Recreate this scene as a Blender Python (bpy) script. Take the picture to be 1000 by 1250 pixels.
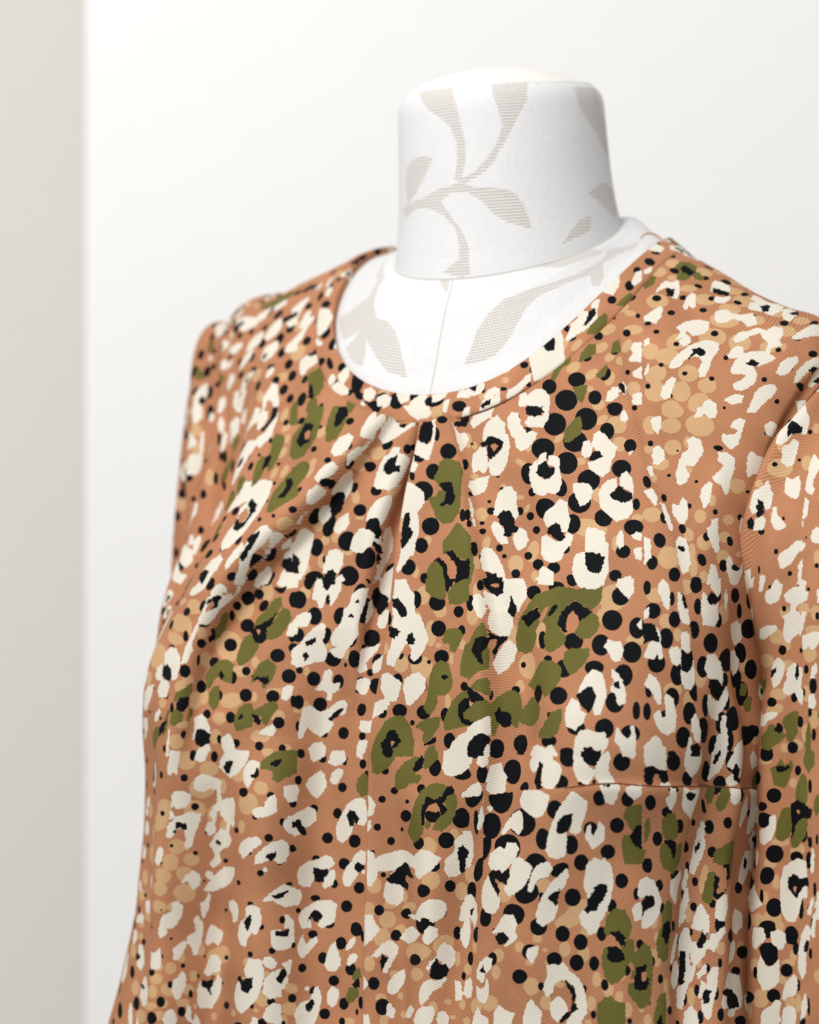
import bpy, math
import numpy as np

# ============================================================ camera, light, exposure
scene = bpy.context.scene
for o in list(bpy.data.objects): bpy.data.objects.remove(o)
COL = scene.collection
R = math.radians

cam = bpy.data.cameras.new('camera'); cam_ob = bpy.data.objects.new('camera', cam); COL.objects.link(cam_ob)
cam_ob.location = (0, -1.25, 0); cam_ob.rotation_euler = (R(90), 0, 0)
cam.sensor_fit = 'VERTICAL'; cam.sensor_height = 36; cam.lens = 36*1.25/(1250/2250)
cam.clip_end = 50; cam.clip_start = .05
cam.dof.use_dof = True; cam.dof.focus_distance = 1.20; cam.dof.aperture_fstop = 4.4
scene.camera = cam_ob

world_data = bpy.data.worlds.new('World'); scene.world = world_data; world_data.use_nodes = True
bg = world_data.node_tree.nodes['Background']
bg.inputs[0].default_value = (1.0, .995, .985, 1); bg.inputs[1].default_value = .52

def area(name, loc, target, sx, sy, power, col):
    l = bpy.data.lights.new(name, 'AREA'); l.shape = 'RECTANGLE'; l.size = sx; l.size_y = sy
    l.energy = power; l.color = col
    o = bpy.data.objects.new(name, l); COL.objects.link(o); o.location = loc
    from mathutils import Vector
    o.rotation_euler = (Vector(target)-Vector(loc)).to_track_quat('-Z', 'Y').to_euler()
    return o
area('window_light', (-.8, -1.2, 1.4), (.0, .4, .1), 1.2, 1.0, 44, (1, .99, .975))

scene.view_settings.view_transform = 'Standard'; scene.view_settings.look = 'None'
scene.view_settings.exposure = 0.0; scene.view_settings.gamma = 1.0
scene.view_settings.use_curve_mapping = False
scene.cycles.use_denoising = True
scene.cycles.max_bounces = 6

# ---- geometry core (pure numpy) -------------------------------------------
TH = math.radians(30.0)          # the form is turned 30 degrees towards the window
CX, CY = 0.0576, 0.10            # neck axis
CAMD = 1.25                      # camera distance to the y = 0 plane

def world(p):
    p = np.asarray(p, float)
    a, f, z = p[..., 0], p[..., 1], p[..., 2]
    return np.stack([CX + a*math.cos(TH) - f*math.sin(TH),
                     CY - a*math.sin(TH) - f*math.cos(TH), z], -1)

def spline(xk, yk, x, periodic=False):
    """cubic spline of vector data yk (n, ...) at knots xk, evaluated at x"""
    xk = np.asarray(xk, float); yk = np.asarray(yk, float); x = np.asarray(x, float)
    n = len(xk); sh = yk.shape[1:]; Y = yk.reshape(n, -1)
    if periodic:                       # last knot equals first knot plus one period
        m = n - 1; h = np.diff(xk); A = np.zeros((m, m)); B = np.zeros((m, Y.shape[1]))
        for i in range(m):
            h0, h1 = h[i-1], h[i]
            A[i, (i-1) % m] += h0; A[i, i] += 2*(h0+h1); A[i, (i+1) % m] += h1
            B[i] = 6*((Y[i+1]-Y[i])/h1 - (Y[i]-Y[i-1 if i else m-1])/h0)
        M = np.linalg.solve(A, B); M = np.vstack([M, M[:1]])
    else:
        h = np.diff(xk); A = np.zeros((n, n)); B = np.zeros((n, Y.shape[1]))
        A[0, 0] = A[-1, -1] = 1
        for i in range(1, n-1):
            A[i, i-1] = h[i-1]; A[i, i] = 2*(h[i-1]+h[i]); A[i, i+1] = h[i]
            B[i] = 6*((Y[i+1]-Y[i])/h[i] - (Y[i]-Y[i-1])/h[i-1])
        M = np.linalg.solve(A, B)
    k = np.clip(np.searchsorted(xk, x, 'right')-1, 0, n-2)
    h = (xk[k+1]-xk[k])[:, None]; t = (x-xk[k])[:, None]; u = h-t
    R = (M[k]*u**3 + M[k+1]*t**3)/(6*h) + (Y[k]/h - M[k]*h/6)*u + (Y[k+1]/h - M[k+1]*h/6)*t
    return R.reshape((len(x),)+sh)

def mirror(half):
    """ring keys at 0,30..180 degrees -> 12 keys at -180..150 plus closing copy"""
    h = [np.array(p, float) for p in half]
    left = [p*np.array([-1, 1, 1]) for p in h]
    ring = [left[6]] + left[5:0:-1] + h[:6] + [left[6]]
    return np.array(ring)

PHK = np.arange(-180, 181, 30.0)

def body_rings():
    R = []
    cs = [(math.sin(math.radians(q)), math.cos(math.radians(q))) for q in range(0, 181, 30)]
    R.append(mirror([(.066*s, .066*c, .157-.026*c) for s, c in cs]))                 # neck base
    R.append(mirror([(0,.097,.064),(.050,.088,.078),(.082,.050,.118),(.093,0,.150),
                     (.085,-.04,.158),(.05,-.07,.155),(0,-.08,.152)]))               # neckline
    R.append(mirror([(0,.102,.051),(.057,.093,.067),(.093,.052,.110),(.105,0,.146),
                     (.096,-.045,.154),(.056,-.077,.150),(0,-.087,.146)]))           # neck band seam
    R.append(mirror([(0,.117,.010),(.076,.110,.025),(.132,.064,.078),(.155,-.003,.129),
                     (.14,-.065,.125),(.09,-.10,.11),(0,-.105,.10)]))                # upper chest
    R.append(mirror([(0,.130,-.045),(.094,.134,-.035),(.164,.084,.022),(.198,-.008,.100),
                     (.175,-.08,.06),(.1,-.115,.03),(0,-.12,.03)]))                  # shoulder point
    R.append(mirror([(0,.140,-.10),(.100,.157,-.095),(.168,.114,-.060),(.192,.005,.015),
                     (.17,-.08,-.02),(.1,-.12,-.05),(0,-.125,-.05)]))                # bust top
    R.append(mirror([(0,.143,-.155),(.100,.160,-.155),(.166,.118,-.135),(.180,.010,-.09),
                     (.16,-.08,-.10),(.095,-.12,-.13),(0,-.125,-.13)]))              # under bust
    R.append(mirror([(0,.143,-.22),(.101,.154,-.22),(.165,.118,-.215),(.182,.010,-.20),
                     (.16,-.085,-.20),(.095,-.12,-.21),(0,-.125,-.21)]))
    R.append(mirror([(0,.148,-.30),(.106,.156,-.30),(.172,.124,-.30),(.192,.010,-.30),
                     (.165,-.09,-.30),(.10,-.125,-.30),(0,-.13,-.30)]))
    R.append(mirror([(0,.156,-.40),(.112,.162,-.40),(.182,.130,-.40),(.203,.010,-.40),
                     (.175,-.095,-.40),(.105,-.135,-.40),(0,-.14,-.40)]))
    R = np.array(R)                      # (ring, 13, 3)
    # one-sided corrections: image-right (a>0) shoulder hangs lower, left one a little higher
    L60, L90, R90, R120 = 4, 3, 9, 10
    R[3, R90, 2] -= .011; R[4, R90, 2] -= .008; R[3, R120, 2] -= .024; R[4, R120, 2] -= .022; R[2, R120, 2] -= .010
    R[1, L90, 2] += .005; R[2, L90, 2] += .006; R[1, L90-1, 2] += .004; R[2, L90-1, 2] += .005
    R[3, L90, 2] += .008; R[4, L90, 2] += .014; R[4, L90, 0] -= .003
    R[1, L60, 0] -= .006; R[2, L60, 0] -= .004; R[1, L90, 0] -= .004; R[2, L90, 0] -= .003; R[1, L60+1, 0] -= .002
    R[4, L60] = (-.150, .076, .024); R[5, L90, 0] = -.168
    R[5, L60, :2] = (-.165, .117); R[6, L60, :2] = (-.172, .121); R[7, L60, :2] = (-.174, .124)
    R[8, L60, :2] = (-.187, .135); R[9, L60, :2] = (-.203, .146)
    return R

VK = np.array([0, .07, .085, .17, .30, .42, .54, .66, .82, 1.0])

def body(phi, v):
    """smooth body surface, local coords, grid (len(v), len(phi), 3)"""
    R = body_rings()
    A = spline(PHK, np.moveaxis(R, 1, 0), phi, periodic=True)      # (nphi, ring, 3)
    B = spline(VK, np.moveaxis(A, 1, 0), v)                        # (nv, nphi, 3)
    return B

def normals(P, flip=1.0):
    du = np.gradient(P, axis=1); dv = np.gradient(P, axis=0)
    n = np.cross(du, dv)*flip
    return n/np.maximum(np.linalg.norm(n, axis=-1, keepdims=True), 1e-12)

def poly_dist(P, N, poly, amps, rmax):
    """signed distance (m) to a polyline on the surface and the amplitude at the foot point"""
    sh = P.shape[:-1]
    D = np.full(sh, 9.0); S = np.full(sh, 9.0); AM = np.zeros(sh); OV = np.zeros(sh)
    lo = poly.min(0)-rmax; hi = poly.max(0)+rmax
    m = np.all((P > lo) & (P < hi), -1)
    p = P[m]; nn = N[m]
    d_ = np.full(len(p), 9.0); s_ = np.zeros(len(p)); a_ = np.zeros(len(p)); o_ = np.zeros(len(p))
    nseg = len(poly)-1
    for i in range(nseg):
        q0, q1 = poly[i], poly[i+1]; e = q1-q0; L2 = e@e
        t0 = ((p-q0)@e)/L2; t = np.clip(t0, 0, 1)
        w = p-(q0+t[:, None]*e)
        wn = np.einsum('ij,ij->i', w, nn)
        dist = np.sqrt(np.maximum((w*w).sum(1)-wn**2, 0))      # distance along the cloth, not across it
        sg = np.einsum('ij,ij->i', np.cross(e/np.sqrt(L2), w), nn)
        better = dist < d_
        d_[better] = dist[better]; s_[better] = sg[better]
        a_[better] = (amps[i]+(amps[i+1]-amps[i])*t)[better]
        over = np.zeros(len(p))
        if i == 0: over = np.maximum(over, -t0*np.sqrt(L2))
        if i == nseg-1: over = np.maximum(over, (t0-1)*np.sqrt(L2))
        o_[better] = over[better]
    D[m] = d_; S[m] = np.where(s_ >= 0, d_, -d_); AM[m] = a_; OV[m] = o_
    return S, AM, OV, m

def resample(poly, amps, n=40):
    poly = np.asarray(poly, float); L = np.r_[0, np.cumsum(np.linalg.norm(np.diff(poly, axis=0), axis=1))]
    t = np.linspace(0, L[-1], n)
    a = np.interp(t, L, amps)
    for _ in range(36): a[1:-1] = (a[:-2]+2*a[1:-1]+a[2:])/4      # no kinks along the fold
    return spline(L, poly, t), a

def fold(P, N, poly, amps, kind, h, wa, wb, soft=.0009):
    """displacement of one fold: normal height and sideways shift (m). wa: raised side, wb: low side"""
    poly, amps = resample(poly, amps)
    if amps[-1] > .19:                     # the fold runs on below
        e = poly[-1]-poly[-4]; e /= np.linalg.norm(e)
        poly = np.vstack([poly, poly[-1]+e*.07, poly[-1]+e*.16]); amps = np.r_[amps, amps[-1], amps[-1]]
    S, AM, OV, m = poly_dist(P, N, poly, amps, max(max(wa, wb)*3, .05)+.012)
    W3 = 3*max(wa, wb); fade = np.clip((W3-np.abs(S))/(.5*W3), 0, 1); fade = fade*fade*(3-2*fade)
    end = np.exp(-(OV/(.020 if kind == 'ridge' else .009))**2)*fade
    if kind == 'ridge':
        w = np.where(S > 0, wb, wa)
        H = h*np.exp(-(S/w)**2); T = np.zeros_like(H)
    else:                                  # knife pleat, raised on the left ('L') or right ('R')
        d = S if kind[0] == 'R' else -S
        if kind[1:] == 's': soft = .0024      # rounded fold instead of a pressed one
        if kind[1:] == 'm': soft = .0014
        if kind[1:] == 'o': soft = .0020      # rolled over its low side
        step = 1/(1+np.exp(-np.clip(d/soft, -40, 40)))
        top = h*np.exp(-np.maximum(d, 0)/wa)*(1+.0*d)
        low = -.75*h*np.exp(-np.maximum(-d, 0)/wb)
        H = step*top + (1-step)*low
        T = -(1 if kind[0] == 'R' else -1)*{'': .35, 'o': .5}.get(kind[1:], 0)*h*step*np.exp(-np.maximum(d, 0)/(wa*.5))
    k = AM*end*m
    return H*k, T*k, S

def apply_folds(P, N, folds):
    H = np.zeros(P.shape[:-1]); V = np.zeros_like(P); sides = []
    for name, kind, h, wa, wb, poly, amps in folds:
        dh, dt, S = fold(P, N, poly, amps, kind, h, wa, wb)
        H += dh
        g = np.gradient(np.clip(S, -.02, .02), axis=1)
        # sideways direction: surface direction of growing S (approximate by fold tangent x normal)
        pr, _ = resample(poly, amps)
        tdir = pr[-1]-pr[0]; tdir /= np.linalg.norm(tdir)
        side = np.cross(N, tdir)           # points to S > 0
        V += side*dt[..., None]
        sides.append(S)
    return P + N*H[..., None] + V, sides

def cloth_lengths(P):
    """arc lengths (mm) over the folded cloth along grid rows and columns"""
    du = np.linalg.norm(np.diff(P, axis=1), axis=-1)*1000; dv = np.linalg.norm(np.diff(P, axis=0), axis=-1)*1000
    return (np.concatenate([np.zeros((P.shape[0], 1)), np.cumsum(du, 1)], 1),
            np.concatenate([np.zeros((1, P.shape[1])), np.cumsum(dv, 0)], 0))

def frame_angle(P0, r, c, k=3):
    ny, nx = P0.shape[:2]
    du = P0[r, min(c+k, nx-1)]-P0[r, max(c-k, 0)]; dv = P0[min(r+k, ny-1), c]-P0[max(r-k, 0), c]
    cg = float(du@dv/(np.linalg.norm(du)*np.linalg.norm(dv)+1e-12)); cg = max(-.8, min(.8, cg))
    return cg, math.sqrt(1-cg*cg)

def smooth_noise(P, seed, scale, amp):
    rng = np.random.RandomState(seed); out = np.zeros(P.shape[:-1])
    for k in range(7):
        d = rng.randn(3); d /= np.linalg.norm(d); d[2] *= .45
        fr = 2*math.pi/(scale*rng.uniform(.7, 1.6))
        out += np.sin((P@d)*fr + rng.uniform(0, 6.28))
    return out*amp/2.6

# ---- grids
def axis_density(pts):
    """pts: list of (value, count to next)"""
    out = []
    for (a, n), (b, _) in zip(pts[:-1], pts[1:]):
        out.append(np.linspace(a, b, n, endpoint=False))
    return np.r_[np.concatenate(out), pts[-1][0]]

PHI_B = axis_density([(-180, 40), (-120, 860), (95, 90), (180, 0)])
V_B = axis_density([(.0865, 90), (.17, 150), (.30, 150), (.42, 110), (.54, 90), (.66, 150), (.87, 40), (1.0, 0)])
PHI_S = axis_density([(-180, 30), (-115, 300), (115, 30), (180, 0)])

def sleeve_keys(side):
    """rings of eight keys: top, front-top, front, front-low, under, back-low, back, back-top"""
    s = side
    if s > 0:
        arm = [(.199,-.010,.080),(.1975,.030,.060),(.189,.058,.034),(.180,.070,-.015),(.172,.030,-.055),
               (.168,-.045,-.045),(.175,-.075,.0),(.188,-.055,.055)]
        ca, cf, ra, rf = .232, .019, .062, .075
        levels = [(.015,.11,.002),(-.06,.07,-.002),(-.14,.03,-.003),(-.22,0,-.010),(-.30,0,-.017),(-.40,0,-.024)]
        mid = [(.226,-.010,.062),(.222,.042,.046),(.205,.078,.012),(.187,.084,-.042),(.176,.03,-.080),
               (.18,-.05,-.07),(.20,-.08,-.02),(.215,-.06,.035)]
    else:
        arm = [(-.206,-.008,.124),(-.202,.020,.097),(-.191,.037,.057),(-.181,.050,.005),(-.168,.02,-.055),
               (-.165,-.045,-.045),(-.175,-.075,.01),(-.192,-.055,.085)]
        ca, cf, ra, rf = -.201, -.022, .030, .060
        levels = [(.01,.10,0),(-.06,.06,0),(-.14,.02,0),(-.22,0,0),(-.31,0,0),(-.40,0,0)]
        mid = [(-.219,-.012,.090),(-.215,.020,.070),(-.201,.038,.03),(-.187,.048,-.025),(-.172,.02,-.075),
               (-.172,-.05,-.065),(-.192,-.08,-.01),(-.212,-.06,.055)]
    rings = [np.array(arm), np.array(mid)]
    for z, tilt, off in levels:
        rings.append(np.array([(ca + s*(off + ra*math.cos(q)), cf + rf*math.sin(q), z - tilt*(1-math.cos(q))/2)
                               for q in np.radians(np.arange(8)*45.0)]))
    return np.array(rings)

def sleeve(side, npsi, nv):
    K = sleeve_keys(side); K = np.concatenate([K, K[:, :1]], 1)
    psi = np.linspace(0, 360, npsi)
    A = spline(np.arange(0, 361, 45.0), np.moveaxis(K, 1, 0), psi, periodic=True)
    vk = np.array([0, .12, .24, .36, .50, .65, .82, 1.0])
    B = spline(vk, np.moveaxis(A, 1, 0), np.linspace(0, 1, nv))
    return B

def band(nphi_axis, nw):
    """neck band: rolled edge at the neckline, then flat to the seam, 1.4 mm proud of the bodice"""
    a0 = body(nphi_axis, np.array([.066, .070, .0885]))
    L, P0, P1 = a0
    Pw = [world(q) for q in (L, P0, P1)]
    g = np.stack(Pw); N = normals(g, -1.0)[1]
    d = Pw[2]-Pw[1]
    rows = []
    for t in np.linspace(-.45, 1, nw):
        if t < 0:                        # turned-in facing behind the edge
            q = -t/.45
            r = Pw[1] + d*(.10*q*1.0 - .02*math.sin(q*3.14)) + N*(.0012*math.cos(q*math.pi)-.0012*q) + np.array([0,0,-.002*q])
        else:
            r = Pw[1] + d*t + N*(.0013 + .0005*math.sin(t*math.pi) + .00025*math.sin(t*40)*0 - .0010*max(0, (t-.92)/.08)**2)
        rows.append(r)
    return np.array(rows)
# ---- panels: every cloth or cover surface as a grid of world points
def make_panels(folds):
    out = {}
    # bodice
    P0 = world(body(PHI_B, V_B)); N0 = normals(P0, -1)
    N0[:, 0] = N0[:, -1] = (N0[:, 1]+N0[:, -2])/2
    fl = []
    for name, kind, h, wa, wb, pts in folds:
        poly = np.array([P0[r, c] for r, c, _ in pts]); amps = np.array([q[2] for q in pts])
        fl.append((name, kind, h, wa, wb, poly, amps))
    n = smooth_noise(P0, 5, .11, .0011) + smooth_noise(P0, 9, .045, .0010) + smooth_noise(P0, 31, .022, .00034)
    fade = np.clip((V_B-.0865)/.05, 0, 1)[:, None]
    P1 = P0 + N0*(n*fade)[..., None] + N0*.0006
    P, sides = apply_folds(P1, N0, fl)
    out['bodice'] = dict(P=P, P0=P0, N0=N0, N=normals(P, -1), sides=sides, fold_names=[f[0] for f in fl])
    # neck band
    phi = axis_density([(-180, 40), (-115, 520), (115, 40), (180, 0)])
    B = band(phi, 40); Nb = normals(B, -1)
    out['neck_band'] = dict(P=B, P0=B, N0=Nb, N=Nb, sides=[])
    for nm, sd in (('sleeve', 1), ('sleeve_far', -1)):
        S = world(sleeve(sd, 420 if sd > 0 else 300, 460 if sd > 0 else 320)); Ns = normals(S, sd)
        # sew the sleeve head on to the bodice: pull the armhole edge to the nearest cloth
        near = out['bodice']['P'][:, ::3].reshape(-1, 3); nrm = out['bodice']['N'][:, ::3].reshape(-1, 3); tgt = []; seam = []
        for q in S[0]:
            k = np.argmin(((near-q)**2).sum(1)); tgt.append(near[k]-nrm[k]*(.0012 if sd > 0 else .0050)); seam.append(near[k]+nrm[k]*.0002)
        tgt = np.array(tgt); seam = np.array(seam)
        for _ in range(60):                # ease the stitching line
            tgt[:-1] = (np.roll(tgt[:-1], 1, 0)+2*tgt[:-1]+np.roll(tgt[:-1], -1, 0))/4; tgt[-1] = tgt[0]
            seam[:-1] = (np.roll(seam[:-1], 1, 0)+2*seam[:-1]+np.roll(seam[:-1], -1, 0))/4; seam[-1] = seam[0]
        tw = np.linspace(0, 1, S.shape[0])
        S = S + (np.clip(1-tw/.10, 0, 1)**2)[:, None, None]*(tgt-S[0])[None]
        Ns = normals(S, sd)
        Ns[:, 0] = Ns[:, -1] = (Ns[:, 1]+Ns[:, -2])/2
        t = np.linspace(0, 1, S.shape[0])[:, None]; u = np.linspace(0, 360, S.shape[1])[None, :]
        g = smooth_noise(S, 21+sd, .09, .0016)*np.clip(t/.1, 0, 1)
        if sd > 0:
            for c, w, h in ((62, 7, .003), (78, 5, -.0025), (98, 9, .002), (122, 8, .0022), (40, 8, -.002)):
                g = g + h*np.exp(-((u-c-6*np.sin(t*5))/w)**2)*np.clip((t-.10)/.2, 0, 1)
        else:
            for c, w, h in ((70, 10, .003), (100, 9, -.003), (40, 12, .002)):
                g = g + h*np.exp(-((u-c)/w)**2)*np.clip((t-.06)/.2, 0, 1)
        g = g - .0022*np.exp(-(t/.012)**2) + .0075*np.exp(-((t-.05)/.030)**2)       # stitched-in seam, eased head
        P = S + Ns*g[..., None]
        out[nm] = dict(P=P, P0=S, N0=Ns, N=normals(P, sd), sides=[], seam=np.array(seam))
    # form: shoulders inside the neckline
    v = np.linspace(0, .12, 130)
    S = body(PHI_S, v); Sw = world(S); Ns = normals(Sw, -1)
    Sw = Sw - Ns*(.0035*np.clip((v-.02)/.035, 0, 1) + .016*np.clip((v-.078)/.02, 0, 1))[:, None, None]
    out['shoulder_cover'] = dict(P=Sw, P0=Sw, N0=Ns, N=Ns, sides=[])
    # neck: leaning slightly, oval section
    q = np.radians(axis_density([(-180, 50), (-115, 330), (115, 50), (180, 0)]))
    base = np.stack([.0662*np.sin(q), .0662*np.cos(q), .157-.026*np.cos(q)], -1)
    tops = np.stack([.0595*np.sin(q)-.0042, .0595*np.cos(q)+.0024, .2475-.006*np.cos(q)], -1)
    rows = []
    for t in np.linspace(0, 1, 170):
        m = base*(1-t)+tops*t
        k = 1 - .045*math.sin(min(t, 1)*math.pi)*(1-t) + .012*math.exp(-(t/.05)**2)*0
        m = m*np.array([k, k, 1.0])
        # soft turn-over at the rim
        if t > .82:
            w = (t-.82)/.18; m = rows[0]*0 + m + (m*np.array([0, 0, 1.0]) + tops.mean(0)*np.array([1, 1, 0]) - m)*.085*w**3 + np.array([0, 0, -.0012*w**4])
        rows.append(m)
    nk = world(np.array(rows))[::-1]; Nn = normals(nk, -1)
    out['neck_cover'] = dict(P=nk, P0=nk, N0=Nn, N=Nn, sides=[])
    rim = rows[-1]; c = rim.mean(0); rows = []
    for t in np.linspace(0, 1, 60):
        m = c + (rim-c)*(1-t) + np.array([0, 0, .0128*(1-(1-t)**2.2) + .0004])
        rows.append(m)
    cp = world(np.array(rows))[::-1]; Nc = normals(cp, -1); Nc[~np.isfinite(Nc)] = 0
    out['neck_cap'] = dict(P=cp, P0=cp, N0=Nc, N=Nc, sides=[])
    return out
# folds of the bodice: kind, height, widths of the raised and the low side (m), course over the cloth grid (row, column, strength)
FOLDS = [
    ('center_pleat', 'R', 0.01, 0.017, 0.008, [(0, 519, 0.7), (48, 521, 1.0), (128, 522, 1.0), (206, 520, 1.0), (315, 520, 0.8), (386, 515, 0.45), (441, 511, 0.25), (513, 509, 0.2), (574, 506, 0.2), (663, 508, 0.2)]),
    ('right_pleat', 'Lm', 0.0065, 0.018, 0.022, [(3, 560, 0.5), (44, 571, 0.7), (126, 580, 0.8), (209, 587, 1.0), (282, 595, 1.0), (392, 600, 1.0), (441, 602, 0.8), (503, 597, 0.5), (557, 591, 0.05)]),
    ('left_pleat', 'Lo', 0.018, 0.02, 0.018, [(0, 481, 0.4), (33, 463, 0.7), (99, 442, 0.9), (159, 427, 1.0), (218, 408, 1.0), (281, 394, 1.0), (341, 384, 1.0), (384, 382, 0.8), (422, 382, 0.4), (488, 375, 0.0)]),
    ('roll_pleat', 'Lo', 0.015, 0.014, 0.011, [(0, 514, 0.6), (40, 511, 1.0), (94, 505, 1.0), (148, 502, 1.0), (200, 501, 1.0), (256, 499, 0.8), (316, 499, 0.5), (388, 497, 0.1)]),
    ('chest_dart', 'Lm', 0.0016, 0.014, 0.01, [(27, 736, 0.4), (79, 721, 1.0), (131, 718, 1.0), (187, 717, 1.0), (241, 726, 0.9), (307, 737, 0.6), (373, 751, 0.05)]),
    ('waist_seam', 'Lm', 0.0026, 0.014, 0.014, [(471, 656, 0.2), (471, 681, 1.0), (477, 705, 1.0), (496, 744, 1.0), (517, 788, 1.0), (528, 814, 1.0)]),
    ('valley_a', 'ridge', -0.014, 0.012, 0.016, [(295, 472, 0.0), (378, 476, 0.8), (452, 475, 1.0), (515, 473, 0.9), (576, 470, 0.5), (664, 472, 0.3)]),
    ('ridge_a', 'ridge', 0.012, 0.018, 0.018, [(437, 444, 0.0), (503, 445, 1.0), (578, 442, 1.0), (670, 443, 1.0)]),
    ('valley_b', 'ridge', -0.012, 0.014, 0.014, [(425, 408, 0.0), (506, 403, 1.0), (582, 397, 1.0), (676, 397, 1.0)]),
    ('ridge_b', 'ridge', 0.01, 0.012, 0.012, [(409, 369, 0.0), (498, 366, 1.0), (586, 360, 1.0), (679, 364, 1.0)]),
    ('valley_c', 'ridge', -0.011, 0.01, 0.016, [(263, 608, 0.2), (328, 613, 1.0), (408, 619, 1.0), (471, 617, 0.7), (525, 611, 0.1)]),
    ('ridge_c', 'ridge', 0.009, 0.02, 0.02, [(441, 662, 0.0), (492, 653, 0.7), (529, 643, 1.0), (581, 633, 1.0), (644, 624, 1.0)]),
    ('valley_d', 'ridge', -0.008, 0.008, 0.008, [(437, 774, 0.0), (480, 775, 1.0), (511, 774, 1.0), (543, 766, 1.0), (588, 760, 0.9), (642, 755, 0.8)]),
    ('ridge_d', 'ridge', 0.005, 0.008, 0.008, [(442, 786, 0.2), (490, 790, 1.0), (519, 792, 1.0), (576, 787, 1.0), (646, 778, 1.0)]),
    ('valley_e', 'ridge', -0.005, 0.01, 0.01, [(391, 790, 0.2), (453, 799, 1.0), (515, 802, 0.15)]),
    ('drape_e', 'ridge', 0.007, 0.016, 0.022, [(71, 295, 0.0), (133, 342, 0.8), (214, 350, 1.0), (287, 361, 0.8), (355, 365, 0.15)]),
    ('drape_f', 'ridge', -0.008, 0.012, 0.012, [(130, 253, 0.0), (213, 275, 0.9), (257, 298, 1.0), (284, 326, 0.15)]),
    ('bust_bulge', 'ridge', 0.007, 0.034, 0.034, [(428, 631, 0.0), (430, 662, 0.7), (441, 705, 1.0), (470, 757, 1.0), (504, 810, 1.0)]),
    ('valley_g', 'ridge', -0.007, 0.009, 0.009, [(458, 521, 0.0), (512, 526, 0.7), (572, 527, 1.0), (659, 530, 1.0)]),
    ('ridge_g', 'ridge', 0.007, 0.012, 0.012, [(479, 552, 0.0), (533, 556, 0.8), (591, 559, 1.0), (655, 559, 1.0)]),
    ('valley_h', 'ridge', -0.009, 0.01, 0.014, [(505, 581, 0.2), (553, 576, 1.0), (601, 571, 1.0), (654, 566, 0.8)]),
    ('drape_h', 'ridge', -0.004, 0.01, 0.014, [(53, 597, 0.1), (133, 612, 1.0), (202, 621, 0.8), (271, 632, 0.05)]),
    ('armhole_far', 'ridge', -0.005, 0.0035, 0.0045, [(199, 194, 0.6), (225, 211, 1.0), (240, 239, 1.0), (250, 266, 1.0), (269, 290, 1.0), (287, 311, 0.15)]),
    ('armhole_near', 'ridge', -0.004, 0.003, 0.003, [(270, 850, 0.8), (280, 832, 1.0), (295, 813, 1.0), (329, 806, 1.0), (362, 805, 0.15)]),
    ('pull_a', 'ridge', 0.0022, 0.005, 0.007, [(58, 478, 0.0), (126, 469, 0.8), (193, 465, 1.0), (261, 465, 0.1)]),
    ('pull_b', 'ridge', 0.002, 0.005, 0.006, [(29, 607, 0.0), (88, 627, 0.9), (156, 641, 0.8), (220, 652, 0.05)]),
    ('pull_c', 'ridge', 0.0024, 0.006, 0.008, [(246, 772, 0.0), (272, 760, 1.0), (313, 756, 0.9), (368, 760, 0.05)]),
    ('pull_d', 'ridge', 0.002, 0.005, 0.007, [(61, 256, 0.0), (85, 296, 0.9), (137, 319, 0.8), (186, 328, 0.05)]),
]
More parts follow.
